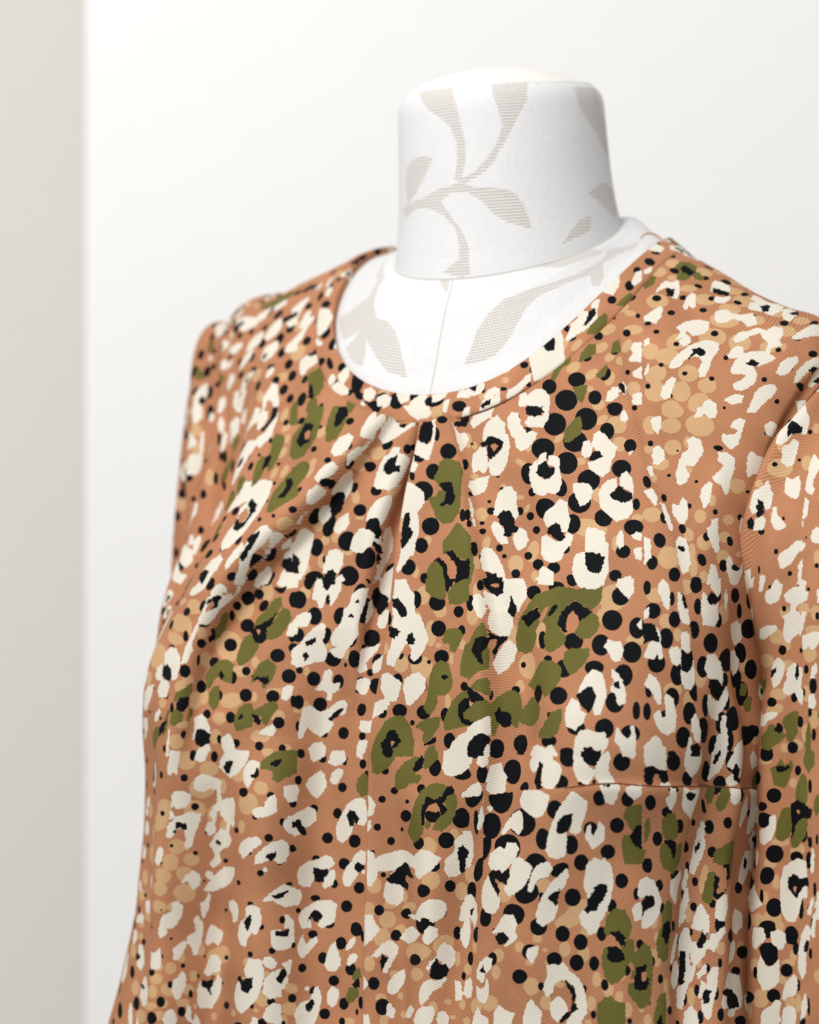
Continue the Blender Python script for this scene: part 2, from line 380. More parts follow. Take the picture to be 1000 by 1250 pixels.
# the print: layer (t tan, d dot, c cream, o olive, k dark core, h gap), cloth panel, grid row, grid column, then mm on the cloth:
# ellipses as centre, radii, angle; outlines as points
PRINT = """
o 0 88 190 0,13.1 -3.3,5.2 -6.7,-10.4 -0.5,-12.2 3.5,-1.9 4.8,6.6
c 3 6 14 0.3,5.4 -8.5,1.2 -12,-1.1 -1,-3.4 6.6,-1.2 10.8,2.1
c 0 166 206 0.7,15.3 -3.3,8.9 -4.4,0.9 -10.8,0.9 -7.1,-7.2 -0.3,-16.8 6.1,-16.8 7,-10.4 6,-5.5 -1.2,0.9 0.8,4.1 4.7,8.9 2.3,15.3
k 0 165 204 -3.7,4.4 -2.8,-0.3 -2,-5.1 1.3,-5.1 1.9,-2 3.8,-0.5 4.4,2.7 -0.3,4.3
d 0 159 214 -0.5 0.1 2.7 1.9 137.5
c 0 94 202 4.9,10.6 -1,8.4 -3.3,2.6 -5.7,-3.1 -7.3,-10.3 -1.3,-11.9 1.1,-6.1 1.4,0.1 5.3,2.9 6.4,7.7
k 0 91 202 2.7,2.2 -1.9,0.9 -4.5,-0.9 -0.4,-2.1 3.4,0.7
d 0 70 215 -0.2 0.1 5.3 3.5 164
k 0 43 233 -1.5,5.5 -2.3,0.7 -2.9,-4.9 0.9,-5.7 3.3,-0.7 4.1,4.2
d 0 38 251 -0.2 -0.1 3.6 3 159
c 0 37 241 0.3,4.6 -4.5,1.7 -5.4,-2.5 5,-4.4 5.2,1.2
c 0 66 236 3.4,7.7 -3,5 -7.4,1.8 -8.2,-2.1 -4.4,-5.6 2,-5.6 6.5,-2.5 9,3.8
d 0 53 254 0.1 -0.1 4.6 3 174.3
d 0 93 223 -0 -0.2 3.2 2.3 152
d 0 128 217 0 -0.1 2.4 2 177.1
c 0 110 234 2.8,7.6 -5.7,6 -8.3,0.6 -7.2,-5.2 -0.7,-7.6 6,-5.7 6.8,-0.1 3.9,6
d 0 87 244 -0 -0.2 4.1 2.7 165.1
c 0 68 260 1.7,7.4 -5.3,4 -6.4,-1.3 -5.2,-5.4 1.5,-6 6.8,-2.5 6.9,4.2
k 0 79 260 -0.9,2 -1.9,-0.8 0.6,-2.3 3.1,0.5
d 0 47 275 -0.3 0.1 3.9 2.7 176.7
c 0 33 277 0.5,5.1 -4.1,2.7 -7,-4.3 6.2,-4.9 5.1,1
c 0 184 219 0.9,7 -6.5,8.3 -3.4,-0.3 -0.4,-8.9 4.1,-8.6 5.5,-3.3 2.4,3.6
k 0 198 220 -1.4,3.7 -3.2,-0.7 1.3,-3.9 3.1,0.6
d 3 8 33 0 -0.7 2 1.1 -165.2
c 0 247 203 -2.8,8.8 -4.2,2.7 -1.8,-4 1.8,-7.3 5,-2.8 1.6,3.3
c 0 204 225 -1.8,6.7 -2.8,-0.2 -1.4,-6.4 2.9,-3 2.7,3.6
d 3 7 44 -0.6 -0.1 2.3 1.2 -166.6
c 0 130 245 3.4,7.1 -1.5,3.9 -5.1,-2.7 -2.4,-7.7 2.5,-4.5 4.5,2.1
d 0 111 249 0.1 0.1 3.4 2.8 158.7
d 0 153 239 0 -0 3.2 2.5 151.4
t 0 132 243 -0.1 0.1 4.4 3.7 -97.7
d 0 38 295 0 -0.2 3.8 3 163.2
d 0 36 312 -0.1 -0.2 4.4 3.2 164
c 0 67 285 3.2,3.4 -1.7,1.8 -3.5,-2.1 0.1,-3.1 2.8,-0.4
d 0 65 280 -0.1 -0 3 1.7 122.3
d 0 109 261 0.3 -0.2 2.5 2 121.9
t 0 101 269 0.2 -0.2 5 4.1 121.5
t 0 49 301 -0.2 0.2 4.8 2.9 123
c 0 136 260 0.3,9.1 -3,3.3 -2.9,-3.1 -0.8,-8.7 0.8,-5.8 1.7,1 3,5.9
k 0 136 260 -1.6,1.8 -0.9,-2.3 1.7,1
d 0 151 251 0.2 -0.2 2.8 1.9 -83.5
d 0 60 297 0.3 0 2.9 2.5 177.3
d 0 97 282 -0 -0.1 4 2.6 164.9
d 0 51 316 0.1 -0.1 4.9 3.1 168.6
d 0 44 337 -0 0.2 4 2.5 173
c 0 194 240 -1.4,2.6 -6.2,-0.2 -1.5,-5.4 3.6,-4.6 5.3,1.7 2.2,5.2
d 3 5 55 0.5 0.4 2.6 1.1 -168.9
d 0 216 238 -1.5 1.7 4.3 2.3 -81.6
c 0 71 314 6.8,7.3 -5.9,4.7 -9.5,0.7 -14.1,-2.2 -9.7,-5.3 -1.7,-4.4 5.7,-4.8 15.2,-2.6 13.3,-0.4 2,-0.4 -2.4,2.7 3.1,4.5
t 0 89 299 -0 0 5.9 2.5 166.4
c 0 255 227 3.8,5.1 -4.2,2.4 -5.4,-3.4 0.6,-3.5 7.2,-0.8
c 0 187 256 0.1,3.7 -5.8,-0.7 -3.7,-5 2.3,-0.5 6.8,3.2
c 0 171 262 3.2,7.1 -3.6,1.4 -4.5,-5.4 -2.3,-6.4 1.8,-0 5.8,4.2
o 0 42 353 1.5,3.5 -4.7,0.1 -3.1,-2.7 5.6,0.2
o 3 14 47 -1.1,2.8 -5.9,0.6 -1.7,-1.9 3.6,-3.2 4.2,1.5
o 3 9 30 2.7,2.3 -5.9,0.3 -0.8,-1.5 5.1,0.9
d 3 14 34 0.3 -0.3 3.8 1.9 -171.2
d 3 18 43 0.2 0.2 4.6 2.7 -153.1
d 3 10 46 0.5 0 4.1 1.9 -170.4
d 3 10 13 -0.6 0.5 3.3 2.2 163.8
k 3 10 23 -0.9,0.8 -4.4,-0.7 -0,-1.6 4.9,-0.4
c 3 13 62 9.7,5.2 -0.9,4.6 -7.8,0.4 -11,-4 -3.4,-4.4 2.6,-2.4 10.5,-0.5
k 3 12 64 0,2.3 -3.5,0.3 -0.8,-2.1 2.9,-1.2 2.7,1
d 3 9 60 -0.2 -0.5 4.8 1.9 -174.3
d 3 16 56 -0 0.4 3.5 1.8 -110.6
d 3 8 69 0.2 -0.2 1.9 1.6 169.7
c 3 9 38 1,0.6 -3.1,-0.2 -0.6,-1.4 2.1,-0.5
d 1 16 108 -0.1 0 4 2.9 156.5
d 1 14 99 0.3 -0 4.1 2.8 -173.1
c 0 1 203 3.7,4.1 -3,3.8 -7.7,-1 -6.3,-4 0.3,-3.7 6.3,-1.9 6.3,1.9
c 1 31 137 0.6,3.5 -5.9,3.6 -4.9,-0.7 1.7,-3.6 7.2,-2.2
k 1 33 130 -1.4,2.7 -2.4,-1 3.2,-2.6 1.4,0.6
d 0 37 189 0 -0.1 4.5 3.7 -166.1
d 0 24 196 -0.4 0.2 3.2 2.4 -148.9
c 0 18 201 1.4,1.9 -3.3,0.9 -4,-1.4 1.4,-2 3.4,1.2
c 0 32 225 -2.3,6.5 -6.9,2.1 -9.1,-3.6 -5.1,-4.8 3.9,-2.3 10.4,-1.7 11.8,2.4
d 0 19 232 0.2 0.1 3.5 2.3 149.7
d 0 53 188 -0.1 -0.1 3.2 2.4 -105.5
d 0 7 226 0.1 0.2 4.8 1.9 174
d 1 27 151 0.2 0.2 6.3 2.5 140.9
c 0 18 267 4.9,8.1 -0.2,1.5 -8.6,-2.8 -9.1,-6.6 -5.6,-7 1,-2.6 8.6,0.4 12,7.2
c 0 18 253 3.1,3.6 -6.9,1.5 -7.8,-2.3 -0.5,-3.6 5.9,-0.8 6.8,2.9
d 0 12 256 0.5 -0.2 3.8 2.5 147
d 0 22 273 -0.2 0.2 3.1 2.6 150.7
t 0 24 256 -0.1 0.1 4.8 4.2 129.8
d 0 12 289 -0.3 0.3 4.4 2.8 154.9
c 1 29 165 -16.7,7.5 -15.8,4.6 -10.5,-1.4 -4.7,-6.1 4.9,-9.5 9.3,-7 13.6,-4.4 14.8,-0.2 12.2,2.8 3.4,3.4 -1.4,5.1 -9.7,7.1
k 0 1 270 -1.5,2.3 -4.8,0.1 -0.7,-3.1 2.7,-0.9 4.2,1.5
d 1 22 181 0.1 0.1 5 3.5 166.3
c 1 34 182 -4.2,3.5 -5.5,0.1 -0.8,-1 3.9,-3.8 5.4,-2 -1,2.3
d 1 13 197 -0 0.3 4.9 4.1 15.3
c 1 5 197 2.4,4.8 -4,0.4 -4.2,-4 -3.8,-6.3 3.3,0.1 4.7,4
t 0 24 293 0.3 -0.2 6.4 5.2 153.4
c 0 10 322 1.9,9.3 -8.6,7.7 -9.2,1.9 -3.6,-1.6 -2.6,-7.2 1.7,-9.5 6.3,-7.3 5.3,-1.7 4.2,2.4 6.1,7
k 0 5 315 -3.6,5.4 -1.1,1.4 -1.9,-4.4 2.6,-5.3 3.2,-1 0.7,3
d 1 36 199 -0.4 0 4.4 2.8 137.2
d 1 26 208 0.2 -0.1 5.5 1.8 -178
d 1 16 221 0.5 -0.1 4.2 2.8 -12.7
c 1 20 227 -3.8,2.6 -4,-1.5 -4.1,-4.3 -0.8,-5.1 3.7,-1.2 5,3.6 1.7,4.4
c 1 33 219 -1.1,2.7 -3,-1.3 -2.9,-2.7 2.9,-2.7 3.8,0.7 2.4,3
c 1 35 230 -4.5,6.2 -7.6,3.2 -5.3,-3 -0.4,-4.6 6,-4.7 8.4,-2.4 3.7,1.5 -1,5.4
d 1 31 224 0.3 -0.3 2.1 1.3 170.5
o 0 11 353 -11.3,2.1 -8.8,-2.8 -7.6,-6.7 -2.3,-7.8 4.3,-5.7 9.7,-2.6 12.4,2.6 11.2,5 3.2,3.9 -3.4,4.6 -8.6,4.3
d 0 21 335 0 -0 2.9 2.3 -157.5
k 0 20 357 -7.4,-1.2 -3.6,-2.7 4.1,-1.3 6.8,1 3,2.5 -3.5,0.2
d 0 32 353 0.1 -0.2 4.9 3.4 -157.3
o 0 24 373 -0.3,6.3 -5.7,1 -4.3,-2.6 -0.6,-3.8 4.3,-1.5 6,2.1
d 0 19 385 0.2 -0.1 2.1 1.7 119.4
o 0 0 426 0.3,6.5 -4.3,-0.9 -4.7,-4.4 -1.4,-4.5 3.5,-1.6 5,4.5
d 1 29 240 -0.3 0 2.5 1.7 -179
d 1 12 240 0.2 0.5 9.8 4.5 54.6
c 1 12 248 -5.5,-4.3 -12.1,-10.5 -5.1,-9.8 1.8,-9.2 2,-4.9 -0.4,0
d 1 12 259 -1.3 -4.1 4.5 3.2 60.8
c 1 22 256 -2.1,2.4 -4.9,-1.2 -2,-4.6 3.4,-3.1 4.4,0.1 3.6,2.7 0.4,3.8
d 1 27 249 0.1 -0.3 3.3 1.9 -176
k 1 29 262 -6.6,-0.2 -1.6,-0.7 0.5,-3.5 3.9,-0.1 3.7,3.7 -1.6,1.5
d 1 19 266 -0.3 -0.2 3.6 1.6 146.5
t 1 15 267 0 -0.3 3.8 2.9 144
c 1 24 270 -4.4,2.3 -5.4,-1.9 -1,-5.1 3.3,-3.9 4.3,0.2 2.1,2.9 -1.2,3.7
d 1 20 279 0.2 0.1 5.4 4.1 36.2
c 1 14 283 -5.4,-2 -2.8,-4.1 3.8,-2 4.5,2.8 0.8,5 -2.5,2.3
d 1 15 292 0.2 -0.1 3.2 2.4 44.2
c 1 21 297 -6.3,1.5 -4.1,-2.6 -0.5,-5.8 4.1,-4.8 2.8,-1.6 4.6,1.5 1.2,5.2 -4.2,5.2
d 1 19 308 0.2 0.1 5.8 3.3 -178.2
c 1 16 312 -4.7,-1.6 -0.7,-3.2 4.7,-2.6 3.1,0.5 -0.9,2.2 -4,2.9
t 1 24 314 -0.1 0.1 4.3 1.7 175.1
c 1 26 318 -2.2,3.2 -1.5,-3.5 1.7,-4 0.8,0 -0,3.5
d 1 28 327 -0.1 0.3 4.4 3 -154
c 1 17 330 -4.2,1.3 -2.1,-2.6 3.6,-2 3.5,3.6
c 1 32 255 -1.7,0.8 -1.9,-1.4 1.6,-0.5 1.1,0.8
c 1 17 339 -6.6,-2.1 -1.9,-2.5 3.3,-3.9 5.2,-2 4.8,1.3 1.5,3.5 -2.6,3.1 -7,1.3
k 1 12 338 -3.3,-0.3 -1.5,-3.7 0.5,-4.7 1.7,0.6 -0.1,4
d 1 19 344 0.3 -0 2.8 1 97.3
c 1 27 350 -5.2,0.4 -2.3,-2.8 1.9,-3 4.4,-0.6 3.8,1.5 -0.3,1.7 -4.5,1.9
t 1 26 344 -0.2 -0 2.8 2.2 76.1
c 1 12 362 -7.8,-8.2 -2.4,-3.2 2.2,-4.8 6.8,-6.5 6.4,-4.3 2.2,0.7 -2,0.2 -6.5,-3.7
t 1 21 360 0.1 -0.1 2.2 1.7 84.4
d 1 17 374 0.4 -0.1 2.3 2 78
d 1 28 379 0.2 0.3 3.5 2.7 -109.5
c 1 13 392 -10.1,-4.7 -4.1,-10.7 1.3,-13.4 4.5,-12.4 7.4,-13 12.8,-9.2 18.6,-10.3 12.9,-2.7 7.6,6.4 0.8,15.8 -6.3,17.2 -13.9,17.1 -18.9,14.9 -14,4.2
k 1 12 395 -2.2,-8.2 1,-6.8 3.2,-3.6 5.6,-5.4 6.8,-12.3 2,3.3 -1.4,6.9 -4.6,5.5 -4.8,-1.3
t 1 12 395 1.5 -7.7 5.2 2 -83.9
k 1 12 399 1.3,-9.2 3.1,-7.6 -0.1,-2.4 0.3,-7.5
d 1 13 408 -0.4 -0 4 1.5 -68.9
c 1 20 417 -13.9,0.8 -9,-1 -4.7,-3.5 1.3,-3.7 4,-8.5 6.6,-7 6.3,-3.1 8,-0.8 16.4,-1.8 11.1,1.5 7.3,4.7 1.9,5.7 -4.6,5.1 -10.2,3.8 -15.3,3.2
c 1 17 430 -2.7,-1.3 3.1,-2.1 4.1,-0.6 -1.7,2.7 -3.2,0.3
k 1 23 421 -5.5,0.8 -0.6,-0.9 3.8,-3.3 7.4,-2.6 5.1,0.5 1.1,1.4 -1.9,1.5 -5,1.5
h 1 12 412 -0.1,-9.3 4.4,-7.2 4.3,1.4 -0,1 -2.2,-4.3
t 1 12 412 0.3 -1.5 4.1 2.1 97.5
c 1 12 447 0.2,-9.4 1.7,-5.4 4.7,-4.5 9.2,-3.2 9.2,0.4 1.8,5.3 -5.7,6.8 -7.2,0.9 -4.3,-5.4
k 1 12 454 0.8,-7.8 5.3,-6.2 3.7,-3.2 0.7,-6
d 1 3 585 -0.3 -0.1 2.4 1.4 176.5
d 1 26 439 -0.4 -0.1 2.9 2.3 144.3
d 1 29 453 -0.1 0.1 4 2.3 148.7
c 1 30 460 -4.1,-0.8 4.6,-3.6 7.6,-1.5 -0.1,2.9 -6.2,1.5
d 1 24 466 0.3 -0.3 3.4 1.9 148.7
k 0 0 795 -2.6,-2.1 3.7,0.2 1.3,1.7 -3.3,-0.5
d 0 1 781 0 0.3 2.9 1.9 -161.8
o 1 36 444 -6.3,-2.1 0.2,-1.8 5.7,-0.8 5.1,2.1 -0.1,3.3 -5.3,0.9
t 0 0 763 0 -0.1 6 2.8 -146.9
t 0 9 767 0.2 0.2 3 2 -105.7
o 1 34 423 -9.5,-0.8 -3.8,-3.1 2.3,-3.1 7.4,-2.5 7.7,-0.4 2.7,2.6 -2.8,3.4 -7,2
d 0 2 753 -0.2 -0.3 1.6 1.2 -123
d 0 4 729 0.2 -0 2.8 2.3 128.5
t 0 6 741 -0.1 -0 4.3 2.9 -176.6
d 1 26 406 0 -0.1 2.3 1.6 -160.7
t 1 34 406 -0.1 0.2 4.3 1.9 168.7
t 1 25 400 0.5 0.2 4.5 1.9 156.4
o 0 9 710 -6.6,0.2 -1.1,-2.7 5.5,-4 7.8,-1.1 3.5,3.3 -2,2.2 -5.4,1.7
d 0 12 708 -0.4 0.3 2.3 1.8 -161.9
t 0 13 723 0.2 0.2 4.1 3 -179.4
o 0 25 737 -7.5,0.2 -0.7,-4.3 5,-4.2 7.7,-1.5 0.9,3 -2.8,4.9 -4.5,1.4
d 0 26 730 -0 0.2 2.4 2 162.8
t 0 27 723 0.3 0.1 3.2 2.4 163.2
t 0 30 742 -0.1 -0.2 5 2.1 159.2
d 0 20 750 0.2 -0.1 2.6 1.9 138.4
t 0 22 757 0 0.1 4.8 3.4 -121.3
c 0 42 743 0.4,-3.5 5.2,-5.2 7.7,-1.8 -2.7,7 -5.7,2.9 -5.8,0.6 -0.4,-0.4
d 0 16 770 0.2 -0.1 1.6 1.1 146.1
o 0 2 685 -10,3.1 -4.2,-0.9 2.9,-3.5 7.9,-6.7 9.9,-6.2 8.9,-2 3.7,2.8 -0.3,1.7 -7.3,4.4 -9.5,5.5
d 1 34 393 -0.3 -0.3 3.2 1.7 114.6
t 1 32 389 -0.3 0 4.6 1.9 127.7
t 0 11 693 -0.2 -0.2 4 3 179.5
d 0 22 690 -0.3 0.2 4.9 4.4 -91.7
d 0 11 665 -0 0.2 4.7 3.7 107.9
d 0 33 674 -0.1 -0 6.5 5.7 94.9
d 0 52 696 0.3 0.1 4.2 3.4 117.2
t 0 28 703 -0.2 -0.1 4 2.5 174.6
o 0 34 711 -3.5,-1.3 0.6,-1.4 4.7,-1.6 4.4,0 -0.7,2.6 -3.9,1.9
d 0 39 712 0.2 -0 3.9 2.8 148
t 0 47 713 0.3 -0 4.3 2.6 145
o 0 36 688 -1.1,-5.2 2.9,-2.8 4.9,-0.9 0.9,2.6 -3.7,5.4 -4.4,1.8
t 0 40 696 -0.2 -0.3 1.8 1.6 -106.6
c 0 66 710 -5,0.3 -0.8,-2.9 3.1,-3 4.9,-0.8 1.4,3.1 -3.2,2.5
k 0 69 719 0.1,-3.5 2.2,-1.7 -1,2.9 -2.3,1.7
d 0 55 729 -0.4 0.2 1.6 1.1 140.8
c 0 71 720 -2.8,-0.5 2.5,-3.4 1.6,0.2 -2.2,2.8
c 0 65 735 -3.2,0.1 -0.7,-2.2 4.5,-1.5 -1.3,4
c 0 93 725 -2.5,-0.8 1.2,-3.3 4.8,-1.2 -0.5,4.3 -3.4,1.5
t 0 39 730 -0.2 0.2 3.3 2.8 156.4
t 0 79 726 0.4 -0.1 4.6 3.3 135
d 0 83 708 -0 -0.1 4.2 2.6 -126.1
t 0 63 697 0 -0 3.6 3.1 -98.3
c 0 16 651 -5.9,-2.4 -2.6,-6.4 2,-6.8 5.1,-4.5 6,1.5 3.5,6.1 -0.4,9 -8,3.2
k 0 22 645 -2.7,-4.2 2,-0.9 3.5,4.5 -3.6,-0.5
c 0 9 637 -2.8,-0.3 0.2,-4.6 3.1,-3.8 3,1.1 -0.4,3.8 -2.9,2.2
c 1 34 367 -9.6,2.6 -6.4,-1.4 -1,-1.5 6.6,-3.8 8.6,-3.6 6.7,0 2.9,1.2 -0.9,2.3 -6.7,3.3
d 1 37 372 0.2 -0.2 1.5 1.2 94.6
d 0 1 618 -0.1 0.1 1.4 1 96.4
c 1 36 348 -8.1,2 -4.3,-3.3 2.1,-3.7 6,-3 4.4,1.7 -0,5.7
k 1 35 345 -3.5,-0.2 0.1,-1.9 3.1,-1.7 1.4,0.8 -2.9,1.2
d 1 28 357 0.1 -0.1 2.2 1 -146.2
d 0 102 721 0.1 0 1.7 1.3 141.7
c 1 14 499 0.7,-6.7 5.1,-4.5 5.2,0.5 1.1,6.6 -5.3,7.4 -5.4,2.3 -3.5,-4.5
d 1 13 505 3 -2.9 6.3 2.2 125.2
d 1 24 490 -0 -0.2 2.7 1.7 -79.5
d 1 27 478 -0 -0.1 4.2 2.6 134.6
d 0 1 864 -0.1 0.2 2.8 2.3 -78
c 1 33 470 -1,-1.9 3.5,-0.5 3.9,0.3 -0.8,1.8 -3.9,-0.3
t 0 5 826 0.3 -0.2 4.3 3.9 140.3
o 0 5 809 -3.1,-2.1 5.3,-1.9 4.9,0.5 -0.7,2.5 -6.9,0.1
t 0 8 849 -0.3 0.2 4.7 3.9 163.2
o 0 19 852 -4.6,-4.7 2.9,-5.4 6.8,-1 3.9,4.9 -2.3,7 -3.7,2.4 -4.5,-1.6
o 0 24 836 -4.8,-1.9 3.3,-4.1 4.4,0.6 0.6,3.8 -3.8,2.9
o 0 35 845 0.2,-4.2 4.4,-2.2 1.8,2.5 -1.9,3.5 -3.1,-0.2
k 0 23 846 -0.7,-4.4 4.4,-3.9 1.9,1.8 1.4,4.2 -3.7,3.7 -2.8,-1.1
d 0 15 837 0.1 -0.3 3.1 2.2 -66.3
d 0 41 849 0.1 -0.1 2.3 1.6 171.9
t 0 34 858 -0.1 0.3 4.9 4.7 -96.7
t 0 18 826 0.2 0 2.9 2.4 -117.7
t 0 41 881 -0.1 -0 5.6 3.3 -175.9
d 0 31 879 -0.2 0.1 3 2.4 -141.9
d 0 58 861 0 -0.2 3.3 2.6 172.8
t 0 36 825 -0.3 0.1 4.4 2.6 -122.7
d 0 42 833 0.2 0.1 2.3 1.4 -89.7
c 0 22 813 -6.7,-4.9 0.7,-5.9 4.5,-4.8 4.7,-1.6 7.7,0.9 2.2,5.2 -4.4,7.8 -5.7,5.3 -1.8,1 0.1,-1.2 -2.9,-3.8
k 0 25 810 1.9,-3.9 2.1,-0.8 3.1,0.8 -2.1,2.7 -3.5,0.2
c 0 58 848 -6.5,-1.6 0.9,-5.1 3.6,-4.6 5.1,-1 5.2,3.4 1.2,5.9 -4.2,4.8 -5.1,-0.3
k 0 63 844 -0.3,-5.4 0.5,-2.5 1.9,1.1 2.7,4 -0.5,4.9 -2.6,0.6 -3.4,-2.3
c 0 71 836 -3.9,-2.5 0.4,-4.2 1.9,-0.7 5.8,1.3 3.4,2.9 -1.1,2.4 -3.8,-0.4
d 0 62 830 0.1 -0.1 1.9 1.6 179
d 0 18 796 0.1 0.3 2.4 2.2 -100.2
t 0 21 794 0.1 -0.2 5.9 5.3 -104.6
d 0 38 813 -0.3 0.2 1.9 1.7 -131
c 0 47 812 -4.1,-1.5 2.5,-3.3 7.3,-3 7.3,-0.8 -0.4,4 -2.6,3.1 -1.4,0.2 -5.2,1.4 -5.2,-0.8
t 0 58 825 0 -0.1 5.8 4.2 -123
t 0 72 855 0.1 0.2 6.2 3.2 -138.3
d 0 86 844 -0.3 0.1 2.2 1.6 -108
d 0 82 860 -0.3 0.2 2.9 1.5 -177.9
t 0 91 850 0.1 -0.1 7.1 5.1 -140.5
d 0 39 793 -0.3 0.1 2 1.8 -111.8
d 0 64 815 -0.4 0.2 1.9 1.6 -128.9
t 0 86 832 0.2 -0.1 5.8 4 -124.2
t 0 64 876 -0 0.1 6 3.2 -155.1
c 0 111 858 -0.8,-8 5.9,-9.8 6.6,-6.9 5.5,-2.9 4.4,1.1 9.2,4.9 8.1,8.9 0.6,10.2 -6.7,9.1 -6.4,4.5 -8.7,0.2 -10.1,-3.3 -4.2,-5.9 -1,-3.3
k 0 119 854 -0.3,-3.2 4.1,-1.5 4,0.8 -2.2,2.4 -4.3,0.4
d 0 103 878 1 -0.3 2.7 1.3 -177.8
c 0 152 859 -6.2,-0.4 0.8,-4.7 7.7,-4.4 7.6,0.2 2.3,3.4 -6.3,4.1 -7.1,1.3
k 0 156 864 -3.2,-1.4 1.8,-1 5.9,-1.2 -0.3,2.4 -3.3,0.8
t 0 178 857 0.3 -0.2 5.2 3.2 -162.1
t 0 139 853 0.4 -0.1 4.3 3.4 -164.8
d 0 161 845 0.1 0.1 2.7 2.1 180
d 0 194 863 -0.2 0.2 4.1 1.4 177.9
c 0 28 780 -2.9,-4.5 4.1,-2.9 8.1,-1.1 6.4,1.1 1.5,3.2 -4.4,3.7 -4.6,0.5 -7.4,-1.6
k 0 28 770 0.4,-2.2 2.1,0.6 -0.2,2.1 -1.9,-0.6
d 0 42 769 0.2 0.1 1.7 1.5 128.7
t 0 93 819 -0.3 0 7.7 5.9 -124.1
c 0 101 827 -8.5,-8.2 -2.9,-10.9 2.3,-7.6 1.7,-3.9 4.4,1.1 9.5,4.4 7.1,8.3 2.2,11.7 -2.3,9.1 0.1,5.2 -1.3,-0.6 -6.4,-1.7 -9.7,-5.1
d 0 115 838 -0.2 0.1 1.9 1.2 -137.3
t 0 129 836 0.3 -0.3 3.9 2.9 153.1
t 0 173 839 -0.2 -0.1 5.9 4.6 -139
c 0 202 850 -10.2,-3.4 -3.6,-3.2 1.8,-2.3 8.4,-2.1 13.9,0.5 5.9,5.9 0.4,3.3 -4.7,0.9 -9,-0.8
d 0 200 841 -0.4 -0.1 1.9 1.2 -153
c 0 71 792 -3.6,-7.1 2.8,-5.9 6.8,-3.1 9,-0.2 10.7,4.2 6.1,7.5 0.4,7.1 -3.6,4.3 -2.5,-1.1 -8.8,0 -11.7,-1.4 -5.3,-2.5
c 0 78 780 -1.5,-2.2 4.4,-3.3 4,0.5 0.9,2.9 -2.9,2.3 -3.6,-0.6
d 0 73 773 0.1 -0 1.6 1.4 146.1
t 0 72 777 -0.3 0 7.4 5.2 -172.2
t 0 100 799 -0.1 0.1 7.4 6.5 -159.3
d 0 98 803 -0.1 0 2.2 1.9 159.1
c 0 108 778 -14.3,-7.2 -9.5,-8.7 -3.5,-8.9 3,-8.4 7.8,-6.4 12.6,-4.4 14.4,-2.4 15.8,1.2 12.8,4.8 7.4,5.7 3.6,6.5 -1.5,9.5 -6.3,11 -9,9.7 -6,6.1 -0.3,3.8 1.2,0.2 -0.6,-1.9 -5.4,-3.9 -10.7,-3 -14,-5.1
k 0 103 779 -4.6,-1.3 -0.1,-1.4 1.2,-3.6 4.4,-1.6 5.3,1.2 3.1,4.2 0.4,2.8 1.1,-0 -2.5,-0.6 -5.6,-0.5
c 0 156 823 -10.4,-11.9 -3.9,-12 0.6,-8.4 5,-7 6.4,-1.3 11.8,-0.6 13.7,3.7 8.4,7.4 5.1,7.4 3.1,11.1 -0.3,8.9 -3.1,7.5 -6.2,9.7 -6.9,6.9 -0.5,4.6 0.4,-0.5 3,-3.4 -2.6,-6.2 -8,-6.9 -11.4,-9
t 0 136 809 0.3 -0.2 6.5 5.7 153
t 0 175 821 0.1 -0.2 4.8 3.6 -135.5
t 0 192 828 -0.1 -0 2.5 1.9 159.2
d 0 189 824 0.1 0.2 1.5 1.3 -151.9
c 0 142 801 -4.2,-1.5 0.8,-3 5,-1.6 5.8,1.2 0.4,4.1 -2.9,2 -4.6,-0.1
d 0 138 794 0 -0.1 1.6 1.3 153.3
c 0 178 800 -5.7,-7.4 1.6,-9.3 8.3,-8.4 12.8,-4.9 16.4,-0.8 17.2,5.4 14.2,5.3 7.3,2.4 3.9,0.3 0.6,5 -3.7,6.9 -8.8,6.2 -13.1,4.7 -14.5,1.3 -12.4,-1.4 -7.6,0.7 -3,0.8 -4.5,-2.6 -6.9,-5.4
k 0 174 805 -2,-2.4 1.7,-1.7 2.3,2.4 -0.8,2.4 -2.3,-1.1
d 0 237 846 -0.1 -0.1 2.7 1.8 -161.7
c 0 220 824 -6.9,-2.4 -0.7,-3.4 4.5,-2.5 8.9,0.3 7.1,2.8 1,2.6 -2.9,3 -6.5,0.9 -7.1,-1.1
d 0 228 826 0.1 0.1 1.3 0.9 -170.2
c 0 249 839 -12.3,-0 -6.3,-2.8 1.8,-2.9 8.4,-1.8 13.1,0.4 9.5,3.8 1.6,1.6 -4.1,1.1 -10.5,1.2
k 0 257 845 -3.3,-1.6 1,-1.1 2.8,1 -1.9,1.4
d 0 206 806 0 0.1 1.6 1.3 173.2
t 0 55 753 0.3 0.2 5.7 4.3 130
t 0 78 761 0.2 -0.1 6.2 5.5 -124.1
t 0 85 746 0.1 -0.2 5.9 5.1 -179.7
c 0 43 756 0.5,-1.6 3.7,-1.2 -0.4,2 -2.6,0.8
c 0 71 742 -2.2,0.4 4.2,-2.4 0,1.5 -3,1.2
t 0 117 766 -0.1 -0.1 5.4 5.1 174.3
d 0 80 753 0.2 0.1 1.3 1.2 110.4
d 0 113 764 -0.2 0.1 1.3 1.2 -162.5
d 0 146 777 -0 -0.1 1.3 1.3 169.7
t 0 148 772 -0 0.2 4.8 4.5 -160.5
t 0 104 740 -0.4 0.1 6.4 5.6 122.7
d 0 90 737 -0.3 -0 1.6 1.2 129.4
t 0 130 755 0 -0 6.3 4.7 138.8
c 0 113 749 -6.8,0.5 -2.1,-2.6 2.9,-3.6 6.3,-3.1 6.7,-1 1.5,1.5 -4.5,4.6 -7.2,3.4
d 0 125 748 -0.2 0 1 0.5 136.4
t 0 159 762 -0.4 -0.2 6.5 5 170.5
